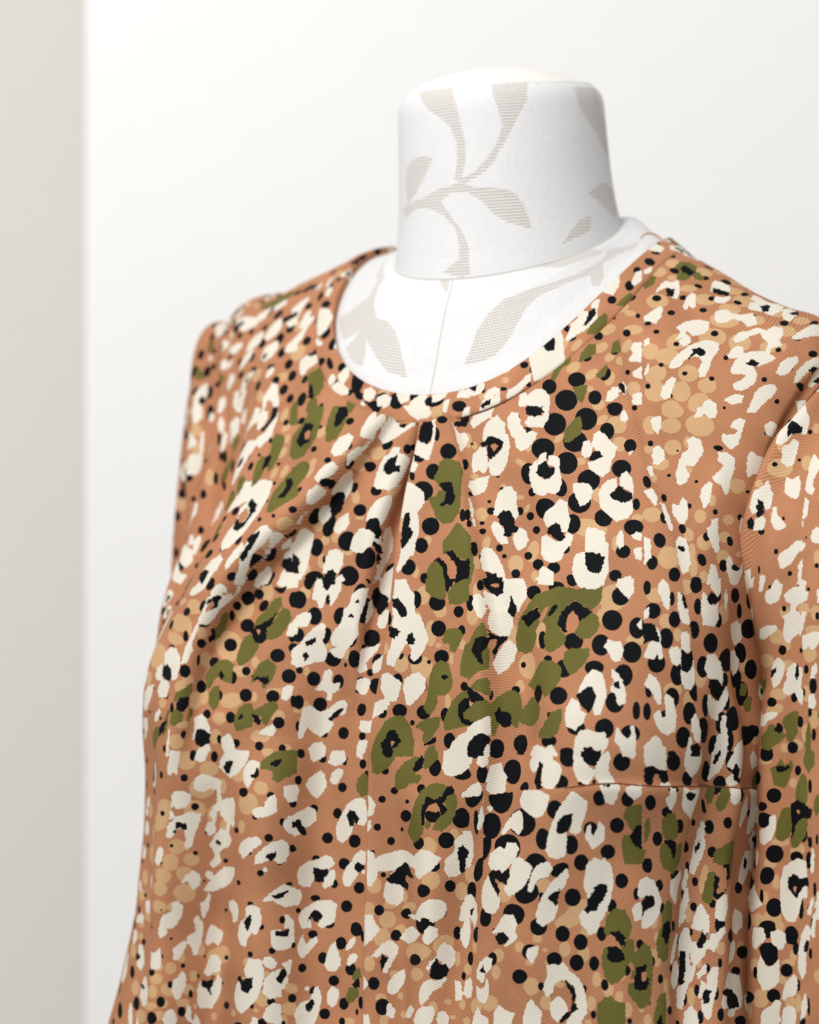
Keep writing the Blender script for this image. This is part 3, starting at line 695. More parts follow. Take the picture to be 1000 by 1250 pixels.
c 0 193 784 -4,-4.3 0,-2.8 3.2,-0.7 4.1,2.1 0.1,3.9 -4.3,0.4
c 0 223 801 -13.5,-1 -5.9,-2.8 1.2,-4.3 6.4,-3.3 11.1,0.3 10.7,2.9 4.4,3.7 -3.8,2.5 -10.3,2.4
d 0 246 811 0.2 0.3 1.6 1.2 -163.3
d 0 267 836 -0.4 -0.5 3.8 1.9 -121.3
d 0 189 775 0.1 0.2 0.9 0.7 149.1
t 0 138 744 -0.1 -0.2 4.7 4.4 -133.4
c 0 172 766 -2.8,-1.8 0.4,-3.2 4,-2.7 4.1,1.9 0.9,5.7 -5.6,-0.7
c 0 272 850 -6.7,1.2 -0.8,-2.3 4.4,-3.9 7.9,-3 3.6,1.5 -2.8,2.4 -5.8,2.9
k 0 277 852 -2.9,-0.3 -0.4,-1.2 3,-0.4 -0.7,2.3
c 2 18 64 2.1,-4.1 -8.2,-7.7 -8,-3.1 -0.2,1.5 8.4,6.6
c 3 14 71 -6.5,5.8 -4.9,-2.9 2,-3.5 6.3,-0.3 5.8,2.2
d 3 37 62 -0.3 -0.1 3.4 2.5 142.1
c 3 21 80 -1.2,7.3 -6,4.6 -6,-2.6 2,-9.1 6.1,-4 4.9,3
c 3 17 92 -0.2,8.9 -2.2,2 -6.1,-1.2 -5.8,-8.3 -1.2,-8.6 7.3,-5.8 7,1.3 4.8,6.8
d 3 16 98 -0.3 0.8 3.4 2.2 100
d 3 54 68 -0.2 0.8 5.5 2.6 118.5
d 0 292 264 -0.1 0.3 4.4 2.4 151
d 3 8 94 0.1 -0.3 1.3 1 179.9
d 3 11 93 0 -0.2 0.7 0.6 173.2
t 3 14 79 -0.2 -0.3 4.8 3.6 -32.5
t 3 12 88 0.1 0.1 3.7 2.8 -13.7
c 0 290 236 -2.8,5.8 -6.1,2.6 -3.1,-3.7 3.9,-1.9 4.6,2.9
t 0 280 260 0 0.2 7.3 3.7 -17.2
d 0 269 267 -0.3 -0.1 4.4 1 -174.1
d 3 8 73 -0.2 -0.6 5 2.1 174.4
c 3 7 75 2.4,1.4 -3.9,0.9 -4,-1.2 1,-1.6 2.3,0.4
c 3 10 86 0.7,0.9 -8.7,0.8 -7.6,-0.4 0.6,-1.2 9.9,-1.1 8.8,0.1
t 3 58 66 -0.3 0.1 8.6 4.4 120.3
c 0 332 254 -5.3,12.8 -13.4,7.3 -14.1,0.7 -6,-11.2 2.4,-10 3.1,-3.4 6.4,1.4 6,7.8 1.9,13.8
k 3 25 108 -2.5,3.7 -1.3,-0.9 0.9,-0.3 1.8,4.9
d 3 65 61 -0 -0.6 3.5 2.8 138.2
d 0 295 287 -0.2 -0.2 3.6 1.8 -17.2
d 0 342 258 -1.6 2.1 6.1 2.3 129.1
d 3 75 63 -0.1 0.3 3.2 2.1 29.6
d 3 74 56 -0.8 0.3 2.7 1.9 21.9
c 0 323 287 -3.3,4.4 -12.5,7.2 -10.7,0.7 0.7,-7.1 10.5,-6.8 11.6,-2.3 1.5,3.8
d 0 331 289 -0.2 0 5.7 2.5 145.3
c 0 336 290 -6.1,4.6 -13.5,3.3 -6.5,-0.3 2.1,-2.3 9,-7.6 11.6,-2.8 2.7,4.2
c 0 312 283 -0.4,2.6 -5.9,2 -3.6,-1.5 4.7,-2.9 4,0.2
c 0 300 296 0.7,1.6 -6.4,0.9 -7.5,-2.5 -1.3,-2.9 7.6,0 6.9,1.2
d 3 14 106 0.3 0.3 1.7 1.5 33.4
c 0 254 241 -1.7,1.8 -6.9,-0.4 -2.3,-2.2 7.2,-0.9 4.1,1
d 0 258 248 -0.1 -0.1 4.7 1 3.3
c 0 251 252 8.8,2.7 -3.1,0.7 -7.1,-1.4 -3.2,-1.8 4.8,0.6
c 0 223 260 0.8,5.2 -5,0.7 -6.1,-6.2 -3.8,-7.4 3.3,-4.5 7.5,3.6 3.9,6.4
d 0 229 262 0 -0.3 4.2 2.2 24.2
o 0 219 270 1.6,3.6 -4.6,-0.8 -3.8,-3.6 1,-1 3.7,2.6
c 0 169 275 -3.4,7.6 -7.2,2.6 -4.2,-3.8 1.8,-0.3 1.1,4.7
c 0 120 311 1.9,9.7 -1.1,5.2 -1.7,-2.7 -8.3,-6.2 -4.8,-9.2 4.8,-6.9 5.5,0.9 4.9,8.5
c 0 92 327 4.5,4.2 -6.3,1.8 -8.8,-1.1 -4.7,-4.6 2.3,-4 6.5,-0.9 7.6,3.2
k 0 80 337 2.1,8.1 2.1,3.1 -0.8,-1.2 -10.2,-4.2 -6.5,-7.3 1.3,-4.7 4.5,1 5.8,5
c 0 88 345 3.8,9.7 -0.6,7.1 0.4,1.2 -6,-4.6 -9.5,-8.1 -7.4,-10 -1.5,-7 6.3,-0.8 7.7,4.6 8.6,8.6
d 0 61 357 0.3 0 2.2 1.7 -169.8
o 0 49 359 4.6,4.6 -4.2,1 -7.4,-1.6 -3.5,-4.7 9.6,0.6
t 0 58 348 0.3 0 4.9 2.3 -145.6
t 0 64 362 0.2 0 3.1 2.5 100.7
d 0 90 357 0.1 0.2 1.9 1.1 10.6
o 0 94 370 -3.6,1.9 -9.2,-2.5 -11.4,-6.5 -5.8,-9 -1.4,-7.9 3.1,-2.7 6.4,1.8 8.7,7.2 8.7,11.3 2,7.7
t 0 87 379 0.1 0.1 3.6 2.7 -111.8
t 0 71 373 -0.2 0.2 2.7 1.9 -130.9
o 0 73 389 1.9,4.8 -7.3,-2.2 -4.9,-5.9 10.4,3.1
c 0 146 337 7.4,13.1 -1,9.8 -5.8,3.9 -9.2,-1.8 -11.1,-7.2 -5.5,-12.7 -1.2,-11.9 2.2,-6.3 5.6,-0.6 9,5.1 10.9,10.4
k 0 152 336 -1,3.1 -2.9,-0.8 -0.7,-3.9 3,-1.3 2.2,2
d 0 141 325 0.1 -0.2 3 2.8 156.9
d 0 131 344 0.4 0 2.1 1.3 -140.5
o 0 129 365 6.3,8.8 -1.5,3.5 -6.1,-1.6 -7.4,-6.2 -4.2,-7.2 1.3,-4.4 4.8,0 7.2,5.3
k 0 112 368 2,5.2 -3.5,-0.6 -2.4,-4.1 0.9,-2.3 3.1,1.6
d 0 136 354 -0.3 -0.1 2.6 1.7 -135.7
d 0 102 383 0.3 -0.2 1.7 0.8 168
d 0 116 356 -0.3 0 1.2 0.8 171.5
t 0 115 386 -0.3 -0 3.8 2.5 -124.4
t 0 104 396 0.1 0.1 4.2 2.6 -114.8
o 0 164 353 1.4,3.5 -4.7,-0.1 -4.9,-4.2 -0.1,-3.8 3.7,0.3 6.3,3.9
d 0 166 361 0.3 -0.1 2.8 1.8 -149
d 0 258 258 0.1 0.2 3.3 0.6 -173.2
d 0 254 260 -0.1 0.1 4.6 0.8 -172.4
d 0 262 272 0.1 -0.2 5 0.7 -177.1
d 0 194 335 -2.7 1.6 4.3 2.1 4.3
o 0 254 268 5.2,3.3 -2.3,0.7 -9.8,-2.8 -7.2,-3.3 2.8,0.5 9,2.9
d 0 241 272 0.2 -0.2 4.6 2.6 8.6
o 0 191 350 1.4,5.2 -5.5,-0.8 -4.8,-5.3 1.3,-4.2 3.7,0.9 4.7,4.2
d 0 186 349 0 0.1 4.5 2.6 26.1
c 0 179 383 -17.3,9.5 -23.9,-10 -12.1,-20.3 -4.2,-23.1 -0.3,-19.8 5,-14.5 7.7,-9.1 10.4,-2.4 11.7,3.7 13.1,11.1 13.1,19.2 9.2,24 2.6,20.7 -0.1,14 -1.4,6.6 -8.1,0.6 -8.1,-7.5
k 0 181 385 -8.6,-6.5 -8.5,-9.2 -0.6,-9.2 3.3,-5.8 3.2,-3.1 4.5,0.3 5.7,5 4.3,9.8 -1,9.7 -4.9,5 -3.5,3 0.4,5 3.1,2.3 0.6,-3.1
h 0 183 381 -3.1,2.2 -3.3,-1.8 -3.4,-4.5 3.3,-2.7 4.8,2 3.5,4
d 0 139 375 0.3 0.1 1.5 0.8 173.7
d 0 125 393 0.3 -0.1 1.6 0.9 -178.4
d 0 148 399 -0.2 0.2 1.1 0.6 -176.2
d 0 188 368 -0 -0.2 3.2 2.5 -164.5
o 0 133 408 -1.3,12.6 -4.9,6.3 -7.2,-0.5 -6.1,-5.9 -6.1,-12.3 -3.1,-18.5 13.6,-4.2 9.3,2.4 5.8,7.5 3.7,12.1
k 0 124 410 -1.7,6.1 -0.8,2 -1.2,-1.6 -5.3,-5.2 -2.4,-7.5 2,-5.2 3.4,-0.7 3.5,4.3 -0.4,5.7
d 0 144 424 0.3 -0 2.2 1.8 147.8
t 0 164 421 0.5 -0.3 7.1 2.7 136.4
c 0 185 417 -8.6,9 -4.7,0.7 1.8,-6.4 6.1,-7.4 3.9,-1.2 -4.3,8
d 0 174 402 0.3 -0.2 1.7 1.3 -1.3
d 0 162 413 0.3 -0.2 1.5 1 -174.1
c 0 209 404 -3.4,0.7 -2.5,-6 0.4,-13.7 3.7,-20.6 7.1,-21.3 6.2,-14.6 6,-9.2 4.7,-3.4 2.1,5.3 0.2,12.5 -4,19.9 -9.7,23.8 -9.5,18.5 -5.9,9.4
k 0 206 403 -3,-1.8 -2,-6.7 -0.5,-4.2 0.6,-6.9 2.6,-10.1 3.1,-7 2.6,-1.2 1.5,3.7 0.5,8.6 -2.6,12.3 -3.1,9.3 -1.5,5.2 -0.5,0.3
d 0 189 411 -0.5 0.3 4 1.4 116.2
c 0 229 395 0.6,9.4 -2,4.7 -1.5,-1.7 -0.7,-9.4 1.8,-8.3 3.1,-1.6 1.5,5.3
d 0 209 393 0.2 0.2 3.1 2 -108.6
d 0 251 364 0.1 -0.1 4.5 2.7 -29.9
d 0 228 383 0.4 -0 3.5 1.7 131.2
o 0 227 355 2.3,6.7 -2.8,2.2 -4.2,-4.7 0.6,-5.2 3.8,0.5
d 0 231 361 -0.2 0.1 3 2.4 -87.1
d 0 208 358 -0.4 0.1 2.1 1.8 -160.7
c 0 273 285 10.7,3.4 -2,0.2 -9.4,-2.6 -4.1,-2.1 4.7,0.8
d 0 272 286 -0.1 0.1 4 0.7 -160.4
d 0 287 305 -0.1 -0.3 5.8 1.6 -160.1
o 0 278 347 -6.4,8.5 -5.4,1.8 -0.6,-7.1 0.8,-6.6 0.6,2 -3.1,7.8
c 0 262 378 -4.4,11.4 -7.4,3.9 -5,-4 -0.3,-10.5 5.1,-9.2 6.4,-2.7 4.7,3.7 3.1,8.4
k 0 274 372 -4.6,3.2 -6.1,0.4 -2.2,-3.4 3.2,-4.4 3.8,-0.1 3.8,3.8
c 0 207 411 -5.3,8 -0.1,-3.1 4.6,-7.1 4.2,-2.8 -2.3,6.3
d 0 220 405 0.9 -0.4 8 2.8 129.6
t 0 194 412 -0.2 0.2 6.3 2.9 125.3
d 0 205 413 0.2 -0.5 8.8 3.3 127.5
c 0 185 422 -4.8,7.2 -4.1,0.5 3.8,-8.1 2.9,-2.7 -0.9,2.8
k 0 170 424 -7.8,5.4 -1.5,-0.5 5.6,-6.8 5.3,-2.6 -3.4,5.9
d 0 236 404 -0 0.3 6.7 3.2 132.8
d 0 252 396 0.5 -0.2 3.9 2 132.5
d 0 271 385 -0.1 -0.2 2.2 1.5 168.7
c 0 251 399 -3.6,4.4 -1.4,-3.2 4.2,-3.8 3.1,0.9
c 0 230 410 -3.8,6.9 -3.8,1 1,-6.5 4.2,-5.6 4.4,3.5
c 0 222 436 -5.1,6.2 -6.2,-0.7 -4.7,-5.2 0.5,-2.7 5.8,-1.2 8.8,4.4
c 0 199 429 -3.5,4.4 -5.2,-2.2 0.2,-7.5 6,0.7 1.1,4.8
k 0 208 431 -6.3,0.5 -5.8,-3 -2.5,-4.5 6.2,-1.1 9.8,4.1 0.5,4.1
d 0 227 419 -0.2 0 2.5 1.8 -104.8
o 0 44 393 -9.6,9.7 -10.1,-0.3 -13.2,-6.5 -14.6,-10.3 -4.3,-15.1 1.1,-10.7 5.7,-5.2 10.3,0.3 12,7.2 12.3,13.4 6.7,18.6
k 0 51 392 -3.5,5.9 -6.5,-0.3 -8.5,-4.4 -4.1,-6.5 0.1,-7.2 3.3,-2.4 8,1.8 4.9,4.5 4.4,7.3
h 0 49 395 -3,0.6 -2.4,-2.1 0.3,-2.1 3.7,1.4 0.7,2.7
d 0 44 374 -0.1 -0 2.6 2.2 171.2
d 0 34 403 0.2 0.2 3.3 1.1 162.3
o 0 23 423 2.2,10.7 -5.8,3.9 -10.4,-3.1 -12.4,-7.9 1.4,-13.5 3.4,-8.6 6.7,-1.1 8.7,6.8 5.7,10.5
k 0 15 423 0.3,5.5 -4.4,-0.1 -6.4,-4.9 -1.5,-7 4.1,-3.7 3.4,0.4 3.9,3.9 2.5,5.8
d 0 14 438 0.1 0 3 2.2 -5.3
t 0 37 411 0.2 -0 3.8 3.4 -144.9
c 0 40 444 -4.9,6.4 -6.4,2.2 -4.9,-4.1 -0.2,-7.9 4.9,-7.1 5.1,-2.5 4.7,1.1 1.9,5.5 -1.1,7.6
d 0 38 452 -0.1 -0 1.8 1 115.1
d 0 59 415 -0.1 -0.2 2.6 1.7 -7.6
d 0 64 437 -0.1 -0.1 2.5 1.7 163.3
t 0 49 446 0.4 0.1 2.9 1 159.9
t 0 75 423 -0.2 -0 3 2.8 87.6
o 0 93 415 -9.4,1 -6.4,-4.4 -1.3,-7.1 4.4,-5.3 6.1,-0 4.7,6.1 -1,8.9
t 0 88 423 -0.3 -0.1 4.4 3.5 136.6
c 0 79 439 -6,6.4 -5.2,2 -2.2,-3.1 2.3,-6.9 6,-6.4 5.1,-2 1.2,3.5 -2.1,7.8
k 0 93 439 -3.4,1.3 -0.1,-2.1 3.2,-4.4 4.6,-2.1 1.5,2.2 -2,2.7
d 0 91 443 -0.1 -0.2 4.7 2 128.1
c 0 113 435 -6.9,6.7 -4.8,0.8 1,-5.6 7.1,-7.2 7.3,-4.3 2.8,2.6 -3.2,7.1
d 0 116 423 -0.3 0.1 2.1 1.5 128.6
d 0 142 426 -0.4 0.2 1.4 1.1 95.2
c 0 147 429 -8.3,7.6 -3,3 1.6,-3.7 7.7,-9.8 3,-3.2 -1.7,4.7
c 0 9 466 -5.4,9.6 -5.2,4.2 -4.4,-2.4 -2.5,-6.2 -0.5,-6.9 1,-3.2 3.3,-6.1 5.9,-8 6.4,-3.9 4.2,2.1 3.1,7.8 -2,9.5
k 1 35 267 -2.4,-2.8 2.2,-4 1.8,1.9 1,3.1 -0.8,1.5
c 0 43 456 -6.4,8.2 -4.4,2.2 1.2,-4.5 5.7,-8.6 5.9,-6.6 2.7,-1 -1.8,4.1 -5.1,8.7
c 0 29 464 -9.7,12.1 -3.1,3.8 4.6,-7.2 10,-15 9.1,-12.4 2.6,-2 -2.8,5.8 -7.3,11.1
d 0 56 453 -0 0.1 4.7 2.3 135.1
t 0 26 465 0.4 -0.4 6.8 1.2 125.2
t 0 49 460 -0.1 -0.1 7.3 4.4 134.8
d 0 51 473 0.2 -0 5.5 2.8 -169.6
c 0 8 490 -9.3,7.8 -9,2.6 -9,-3.6 -6.4,-6.7 0.1,-6.8 1,-1.6 6.3,-1.7 9.3,-3.8 12.8,-4.9 8.5,0.4 3.7,4.6 -1.9,6.7 -6.3,8.8
k 0 5 498 -2.9,-1.1 2.3,-1 1.8,1.1 -2.3,0.5
d 0 23 486 0.2 0.2 4.2 2.7 173.8
t 0 33 479 -0.3 -0.1 5.9 3.7 176.2
c 0 56 498 -9.4,10.1 -10.3,3.7 -10,-2.8 -8.1,-8.2 -3.9,-10.4 1.5,-9.4 7.7,-9.6 10.5,-8.5 9.8,-3.2 8.3,3.3 6.3,8.7 2.5,12 -5,12.2
c 0 30 497 -3.6,1.1 -2.1,-2 3.6,-1.8 3.5,1.4 -0.3,2.3
k 0 49 499 -6.9,0.1 -5.5,-3.1 -2.2,-4.3 2,-6.5 1.8,-3.3 1.9,0.9 5.3,-0.2 5,3 1.7,4.1 -1.3,6.3 -5.9,3.3
d 0 27 508 -0.3 -0.1 2.7 2.2 88.9
d 0 91 491 -0 0.2 4.7 2.8 -162.2
t 0 87 503 0.6 0 6.1 2 133.7
c 0 89 450 -7.3,7.6 -7.4,2.4 -5.2,-3.6 -1.5,-9.1 5.2,-12.4 7.1,-9.9 5.8,-5.2 4.7,0.4 3.7,6.1 1.8,8.8 -1.5,5.7 -5.9,8.2
d 0 85 463 -0.2 -0.2 3.9 2.7 -146.1
k 0 113 450 -4.1,1.6 -5.5,-3.5 -2.3,-7.1 1.7,-6.6 4.8,-0.7 6.1,4.4 2.5,7 -1.5,6.5
t 0 99 469 -0 -0 7.2 2.9 36.1
c 0 131 442 -2.8,3.8 -4.7,-0.9 -3.1,-5.4 1.5,-5.5 4.1,-2.1 3.9,3.1 1.4,5.7
d 0 138 435 -0.1 0.1 7.2 3.5 122.8
k 0 136 454 -3.4,-1.5 -0.9,-2.7 3.6,1.7 1.1,2.8
c 0 145 467 -5.5,3.7 -6.2,-0.5 -4.7,-3.6 3.3,-6.6 6.2,-1.3 5.3,2.9 0.5,5.9
d 0 150 454 0.1 -0.2 6.7 4.9 -140.5
d 0 124 482 -0.3 -0.1 5.8 3.2 -166.3
t 0 136 484 0.1 0 4.1 1 -176.2
t 0 149 441 0 0 4.3 2.9 -157.5
t 0 164 469 0 0.2 5.3 3.1 -173.5
c 0 124 498 -7.9,6.7 -7.9,0.9 -3.5,-4.8 2.2,-8.8 5.4,-9.4 6.3,-4.7 5,0.3 2.9,6.6 1,7.9 -4.8,6.1
k 0 148 496 -4.9,-1.7 -2.1,-4 2.1,-4.6 3.8,-1 5.2,0.7 2.7,4.9 -0.9,2.5 -4.3,2
c 0 106 525 9.4,8 13.8,1.2 11.8,-4.3 4,-9.4 -0.7,-10.7 -2.8,-3.4 -4.8,4 -5.7,9.7 -1,11.1
d 0 101 527 0.2 -0.1 4.4 2.4 -157.8
c 0 168 492 -10.6,4.5 -9.4,-2.2 -5,-6 1.4,-6.1 7.1,-3.3 10.9,-3.4 10.4,0.4 4.6,3.4 0.2,7.2 -4.9,7.3
d 0 170 478 0.1 -0.1 6.5 5.3 -162.8
c 0 186 438 -9.5,-0.4 -8.1,-6.1 -8.2,-12.8 -6.1,-14.1 2.1,-10.4 4.8,-4 6.9,3.7 8.3,10.3 6.9,17.1 2.9,18.6
d 0 179 450 -0 0.1 6.8 4.3 -147.3
k 0 204 437 -5.8,-5.1 -0.2,-3.5 2.9,-0.6 2.8,3.9 -0.4,4.3
t 0 169 457 -0 -0 4.5 2.4 -158.1
d 0 193 495 -0.4 -0.1 6.5 6 162.2
c 0 199 472 -6.2,6.7 -5.8,-2 -4.4,-6 0.9,-7.3 4.8,-4.6 6.1,1.1 3.8,6.1 -0.6,6.4
t 0 199 461 0.1 -0.1 4.8 2.8 53.3
t 0 183 481 -0 0 4.4 2.5 -172
d 0 196 463 0.2 0.2 2.2 1.1 62.7
k 0 220 472 -3.7,0.8 -2.3,-3.2 0.8,-4.3 3.5,-1.6 3.4,3.7 -2,4
d 0 222 460 -0.3 0.1 7.1 3.9 -171.7
d 0 217 486 -0.1 0 7.4 5.1 -170
t 0 211 450 -0 0.1 3.5 2.1 56.9
c 0 228 464 -3,1.1 -1.4,-2.4 3.2,0.9
c 0 222 480 -3.2,-0.5 0.1,-2.5 3,0.3 -1.4,2.8
c 0 188 502 -10.2,11.1 -8.1,6 -5.2,-2 -1.9,-8.1 -0.1,-15 5.1,-17.8 7.4,-12.6 8.2,-7.2 6.3,-1.2 3,4.9 -0.3,11.1 -5.3,15.3 -9.4,16
k 0 182 501 -5.6,-5.5 -1.2,-3.6 4.6,-1.9 5.1,1.7 1.5,6.1 -2.6,6 -2,0.3 -5.2,-2.8
k 0 157 500 -2.9,2.3 -1.1,-1.9 1.3,-3.3 -0.1,3.5
t 0 143 526 0.7 -0.1 5.8 4.3 -137.2
c 0 211 510 -5.2,4.5 -3.9,-0.8 1.5,-5.7 3,-1.9 2.9,4.3
d 0 199 509 0.3 0.1 3.3 1.8 138.5
c 1 31 299 -11,-4.3 5.3,-4.1 7.2,0.4 4.5,3.4 0.2,3.4 -5.8,0.3
t 1 31 311 -0.3 -0 4.1 3 -157.6
d 0 3 551 -0.1 0.2 3.2 2 -163.1
k 0 13 534 -4.3,-4.5 -2.3,-7.2 3.4,-6.6 4.1,-0.6 3.5,4.3 1.4,6 -2.2,4.6 -4.7,2.3
c 0 23 535 -6.4,9.4 -7.4,3.2 -6.2,-2.7 -1.5,-1.3 3.2,0.2 2.2,-6 2.1,-13.1 4.2,-13.9 5.6,-5.7 4.6,2.4 3.5,9.4 -1,9 -4.7,6.6
k 0 40 531 -4.1,-3 -0.5,-1.7 3.4,0.7 1.7,2.7 -1.9,1.4
d 0 15 546 -0.1 0.1 3.8 1.7 84.2
d 0 23 511 -0.1 -0.1 1.9 1.3 86.4
c 0 50 528 -1.8,3.3 -2.4,-2.2 -0.2,-4.1 2.5,-0.4 1.2,3.7
d 0 64 528 0.4 0.2 3.6 1.4 64.7
d 0 35 559 -0 0.2 5.4 4.2 -142.1
c 0 16 566 -7.3,-10.8 -5.3,-9.8 0.2,0 4,-0.3 6.7,4 3,11.3 -0.4,3.5
k 0 6 569 -3.9,-0.3 0.1,-1.7 4.5,-3 4.4,0.1 -1.1,2.3 -4,1.8
d 0 6 572 -0.1 -0.3 3.1 2 87.3
c 1 36 332 -3.5,1.7 -0.5,-3.1 1.9,-2.4 0.9,3
d 0 60 546 0.1 -0 5 3.9 57.4
o 0 93 559 -5.2,-17.5 -2.1,-19 3.6,-17.3 7,-15.9 9.7,-10.6 9.4,-2.8 10.2,6.1 9.9,13.9 5.9,18.3 0.4,18.6 -4.3,15 -7.1,8.8 -9.8,3.5 -6.6,3 -3,6.4 1.7,8.9 3.3,3.3 0.6,-2 -3.8,-2.6 -7.6,-8 -5.9,-12.6
k 0 100 561 -5.4,-7 -2.1,-7.5 2.3,-6.9 3.8,-2.8 5.4,3.2 3.5,5.9 0.1,5.5 -2,6.1 -4.2,5.9 -1.2,3.3 -0.5,-1.4 -2.9,-3.7
o 0 105 556 -3.5,-1 -1.7,-4.7 2.7,-4.3 3.3,1.6 0.3,4.3 -3,3
d 0 91 540 -0.2 0.1 6.2 5.2 -145.2
c 0 153 532 -3.4,-9.6 -3.1,-17.1 -1.8,-23.7 0.2,-23.8 2.7,-19.2 4.3,-12.6 3.6,-9.8 5.1,-5.2 5.6,0.5 4.2,7.1 3.8,12.7 0.9,14.7 -1.7,18.6 -4.3,23.4 -5.5,21.5 -4.1,14.9 -3.7,8.3 -1.8,7.3 0.8,3.4 0.5,-0.3 -1,-5 -2.3,-8.7
k 0 152 530 -1.7,-9.2 0.4,-9.2 1.7,-5.5 1.1,-1.8 4.4,1 2.7,4.8 0,8.6 -1.8,10.6 -2.5,4 -2.2,-3.5
d 0 119 537 -0.4 -0.2 1 0.8 70.4
d 0 146 548 0.1 0.2 5.4 4.6 -154.7
d 0 135 575 0.3 -0.1 3.4 1.4 84.5
d 0 174 541 0.2 -0.1 4.2 3.8 45.5
t 0 167 546 -0.2 -0.2 2.6 2.2 -144.8
d 0 203 533 -0.4 0.2 4.4 4.1 -148.4
t 0 210 538 -0.3 0 3 2.2 74.9
o 0 172 570 -8.5,-1 -4.5,-5.3 -0.7,-10.6 2.7,-9.3 5.2,-6.3 8.2,-3.2 9.4,9.1 4.5,9.6 -0.1,6.4 -4.6,5 -7.8,5.7
k 0 203 572 -8.4,-7.6 -5.2,-8.2 -1.6,-5.2 0.9,-2.2 4.2,-1.9 6.8,-3.5 7.9,7.7 3,8.2 -1.2,10.2 -0.7,4.2 -1.1,-0.5 -4.7,-3.5
o 0 211 555 -5.5,6.2 -6.6,-1.7 -3.8,-5.4 0.6,-6.1 4.4,-3.2 5.2,2.4 6.9,6.6
k 0 209 560 -6.5,-5.5 -3.5,-7.2 1.4,-3.3 3.4,3.3 7.2,7.6 3.9,7.5 1.3,4.2 -0.5,-1.5 -3.1,-4.4
d 0 218 545 0.1 0.1 3 2.6 -138
d 0 54 573 0.4 -0.1 3.5 1.9 84.2
c 0 7 589 -5.8,0.8 -3,-3.5 0.6,-6.9 9.4,-3.9 6.5,0.9 1.1,2.2 -3.3,3.8 -4.4,4.5
c 0 36 603 -6.1,-8.7 -2.8,-13.5 0.8,-15.1 4.2,-15.7 5.5,-12 7,-9.3 5.5,-3.6 7.2,-1.8 6.6,5.2 3.7,12.3 0.6,16.1 -3,17.7 -6.9,16 -7.5,9.5 -5.5,6.2 -1.2,6 2.7,3.5 2.6,-0.7 -1.7,-4.7 -5.6,-2.2 -7.8,-2.1
c 0 50 585 -4.6,1 -3,-4.7 1.3,-7.7 4.1,-7.1 4.7,-2.9 3.8,4.9 1.5,7.4 -1.1,4.8 -4.2,6.1
k 0 37 597 -5.8,-3.8 -2.5,-4.6 1,-6.4 4.4,-3.2 6.9,-0.3 6.3,2.6 2.8,4.4 -0.7,6.2 -2.8,6.5 -3,2.3 -2.1,-1.5 -5.2,-1.5
h 0 38 599 -1.4,-1.3 0.8,-1.5 2.5,0.2 -0.1,2.3 -0.8,1
d 0 28 578 0.3 -0.1 0.8 0.7 -126.5
t 0 24 575 0.2 -0.3 4.2 1.5 93.9
t 0 30 581 -0.1 0.2 2.1 1.5 88.3
c 0 87 584 -5.5,-0.2 -4.5,-3.1 0.3,-4.7 5.9,-5.2 4.8,-0.3 2.9,3.5 -1.9,5.1 -3.7,4
d 0 100 579 0.1 -0.2 1.5 1.3 165.1
t 0 71 581 -0.3 0.1 2 1.6 -174.5
d 0 78 601 -0.1 0.1 0.8 0.6 -154.1
c 0 36 627 -5.2,-6.3 -3,-11.8 0.6,-13.2 2.8,-10.9 1.6,-4.9 1.9,-0.3 5.3,1.6 8,5.3 4.9,8 0.9,10.3 -3.3,10.3 -5.1,7 -4.2,2 -5.2,-0.8
d 0 20 628 0.1 0.2 0.8 0.6 73.7
k 0 37 634 -1.5,-2.6 1.4,0.2 1.9,1.6 -1,1.1
c 0 32 645 -7,-1.5 -3.6,-3.9 -0.7,-3.2 2.8,0.3 6.9,-3.5 8.5,-2.4 4.3,3.7 0,5.7 -3.9,3 -6.3,1.4
k 0 24 643 -2.4,-5.4 5.6,-0.1 2.7,3.5 -0.9,2.2 -3.7,-0.8
t 0 57 634 0.2 0 3.9 1.6 151.5
d 0 49 658 0.2 0 6.9 5.9 87.9
d 0 69 684 0.3 -0.1 6.9 5.7 105.9
d 0 87 672 -0.3 0.1 6.6 5.9 -104.3
o 0 71 672 -4.1,-1.9 -1.7,-3.9 1.6,-3.9 4.7,-5.4 7.4,-4.5 5.4,0.5 1.8,4.3 -1.5,4.3 -5.3,5.2 -7.5,3.4
t 0 69 659 0.1 -0 2.9 1.7 158.5
t 0 86 696 -0.1 -0.3 3.3 2.3 -178.4
d 0 86 707 0.2 -0.1 4 3.5 -89.4
t 0 107 705 -0.2 -0.1 5.6 4.7 -98.1
d 0 105 697 -0.1 -0 5.2 3.7 118
c 0 104 712 -3.1,-0 1.1,-3.5 2.4,-2.2 0.8,2.4 -1.9,2.7
d 0 70 645 -0.3 -0.2 6.9 5.7 -115.2
d 0 108 662 -0 0.1 6.6 5.6 92.1
d 0 94 630 0.2 0.1 6.2 4.3 96.8
d 0 121 631 0.2 0.2 2.6 2.1 -136.2
d 0 133 654 -0.3 0 5.7 3.6 92.2
c 0 83 642 -2.4,-0.6 0.8,-3.3 3.7,-2.7 2.1,1.1 -0.7,2.9 -2.4,1.8
c 0 109 645 -8.7,-3.4 -6.4,-9.1 -2.4,-11.4 -1.9,-7.5 -4.6,-3.3 -2.4,1.6 0.5,2.2 4.1,0.9 5.6,-2.9 2.7,-5.9 5.4,-10.2 7.9,-8.6 9.6,-5.2 7,1.5 6,6.7 3.3,11 -0.3,12.3 -3.3,9.3 -5.7,10.2 -8.2,8.7 -10,5.2
k 0 102 645 -5,-1.5 -2.2,-5.7 1,-6 1.9,-3.1 2,-0.6 4.5,0.9 3.4,3.8 -0.3,5 -1.9,4 -4.9,0.9
t 0 75 624 0.2 -0 3.4 1.4 -125.7
t 0 117 672 0.3 -0 2.9 1.9 -138
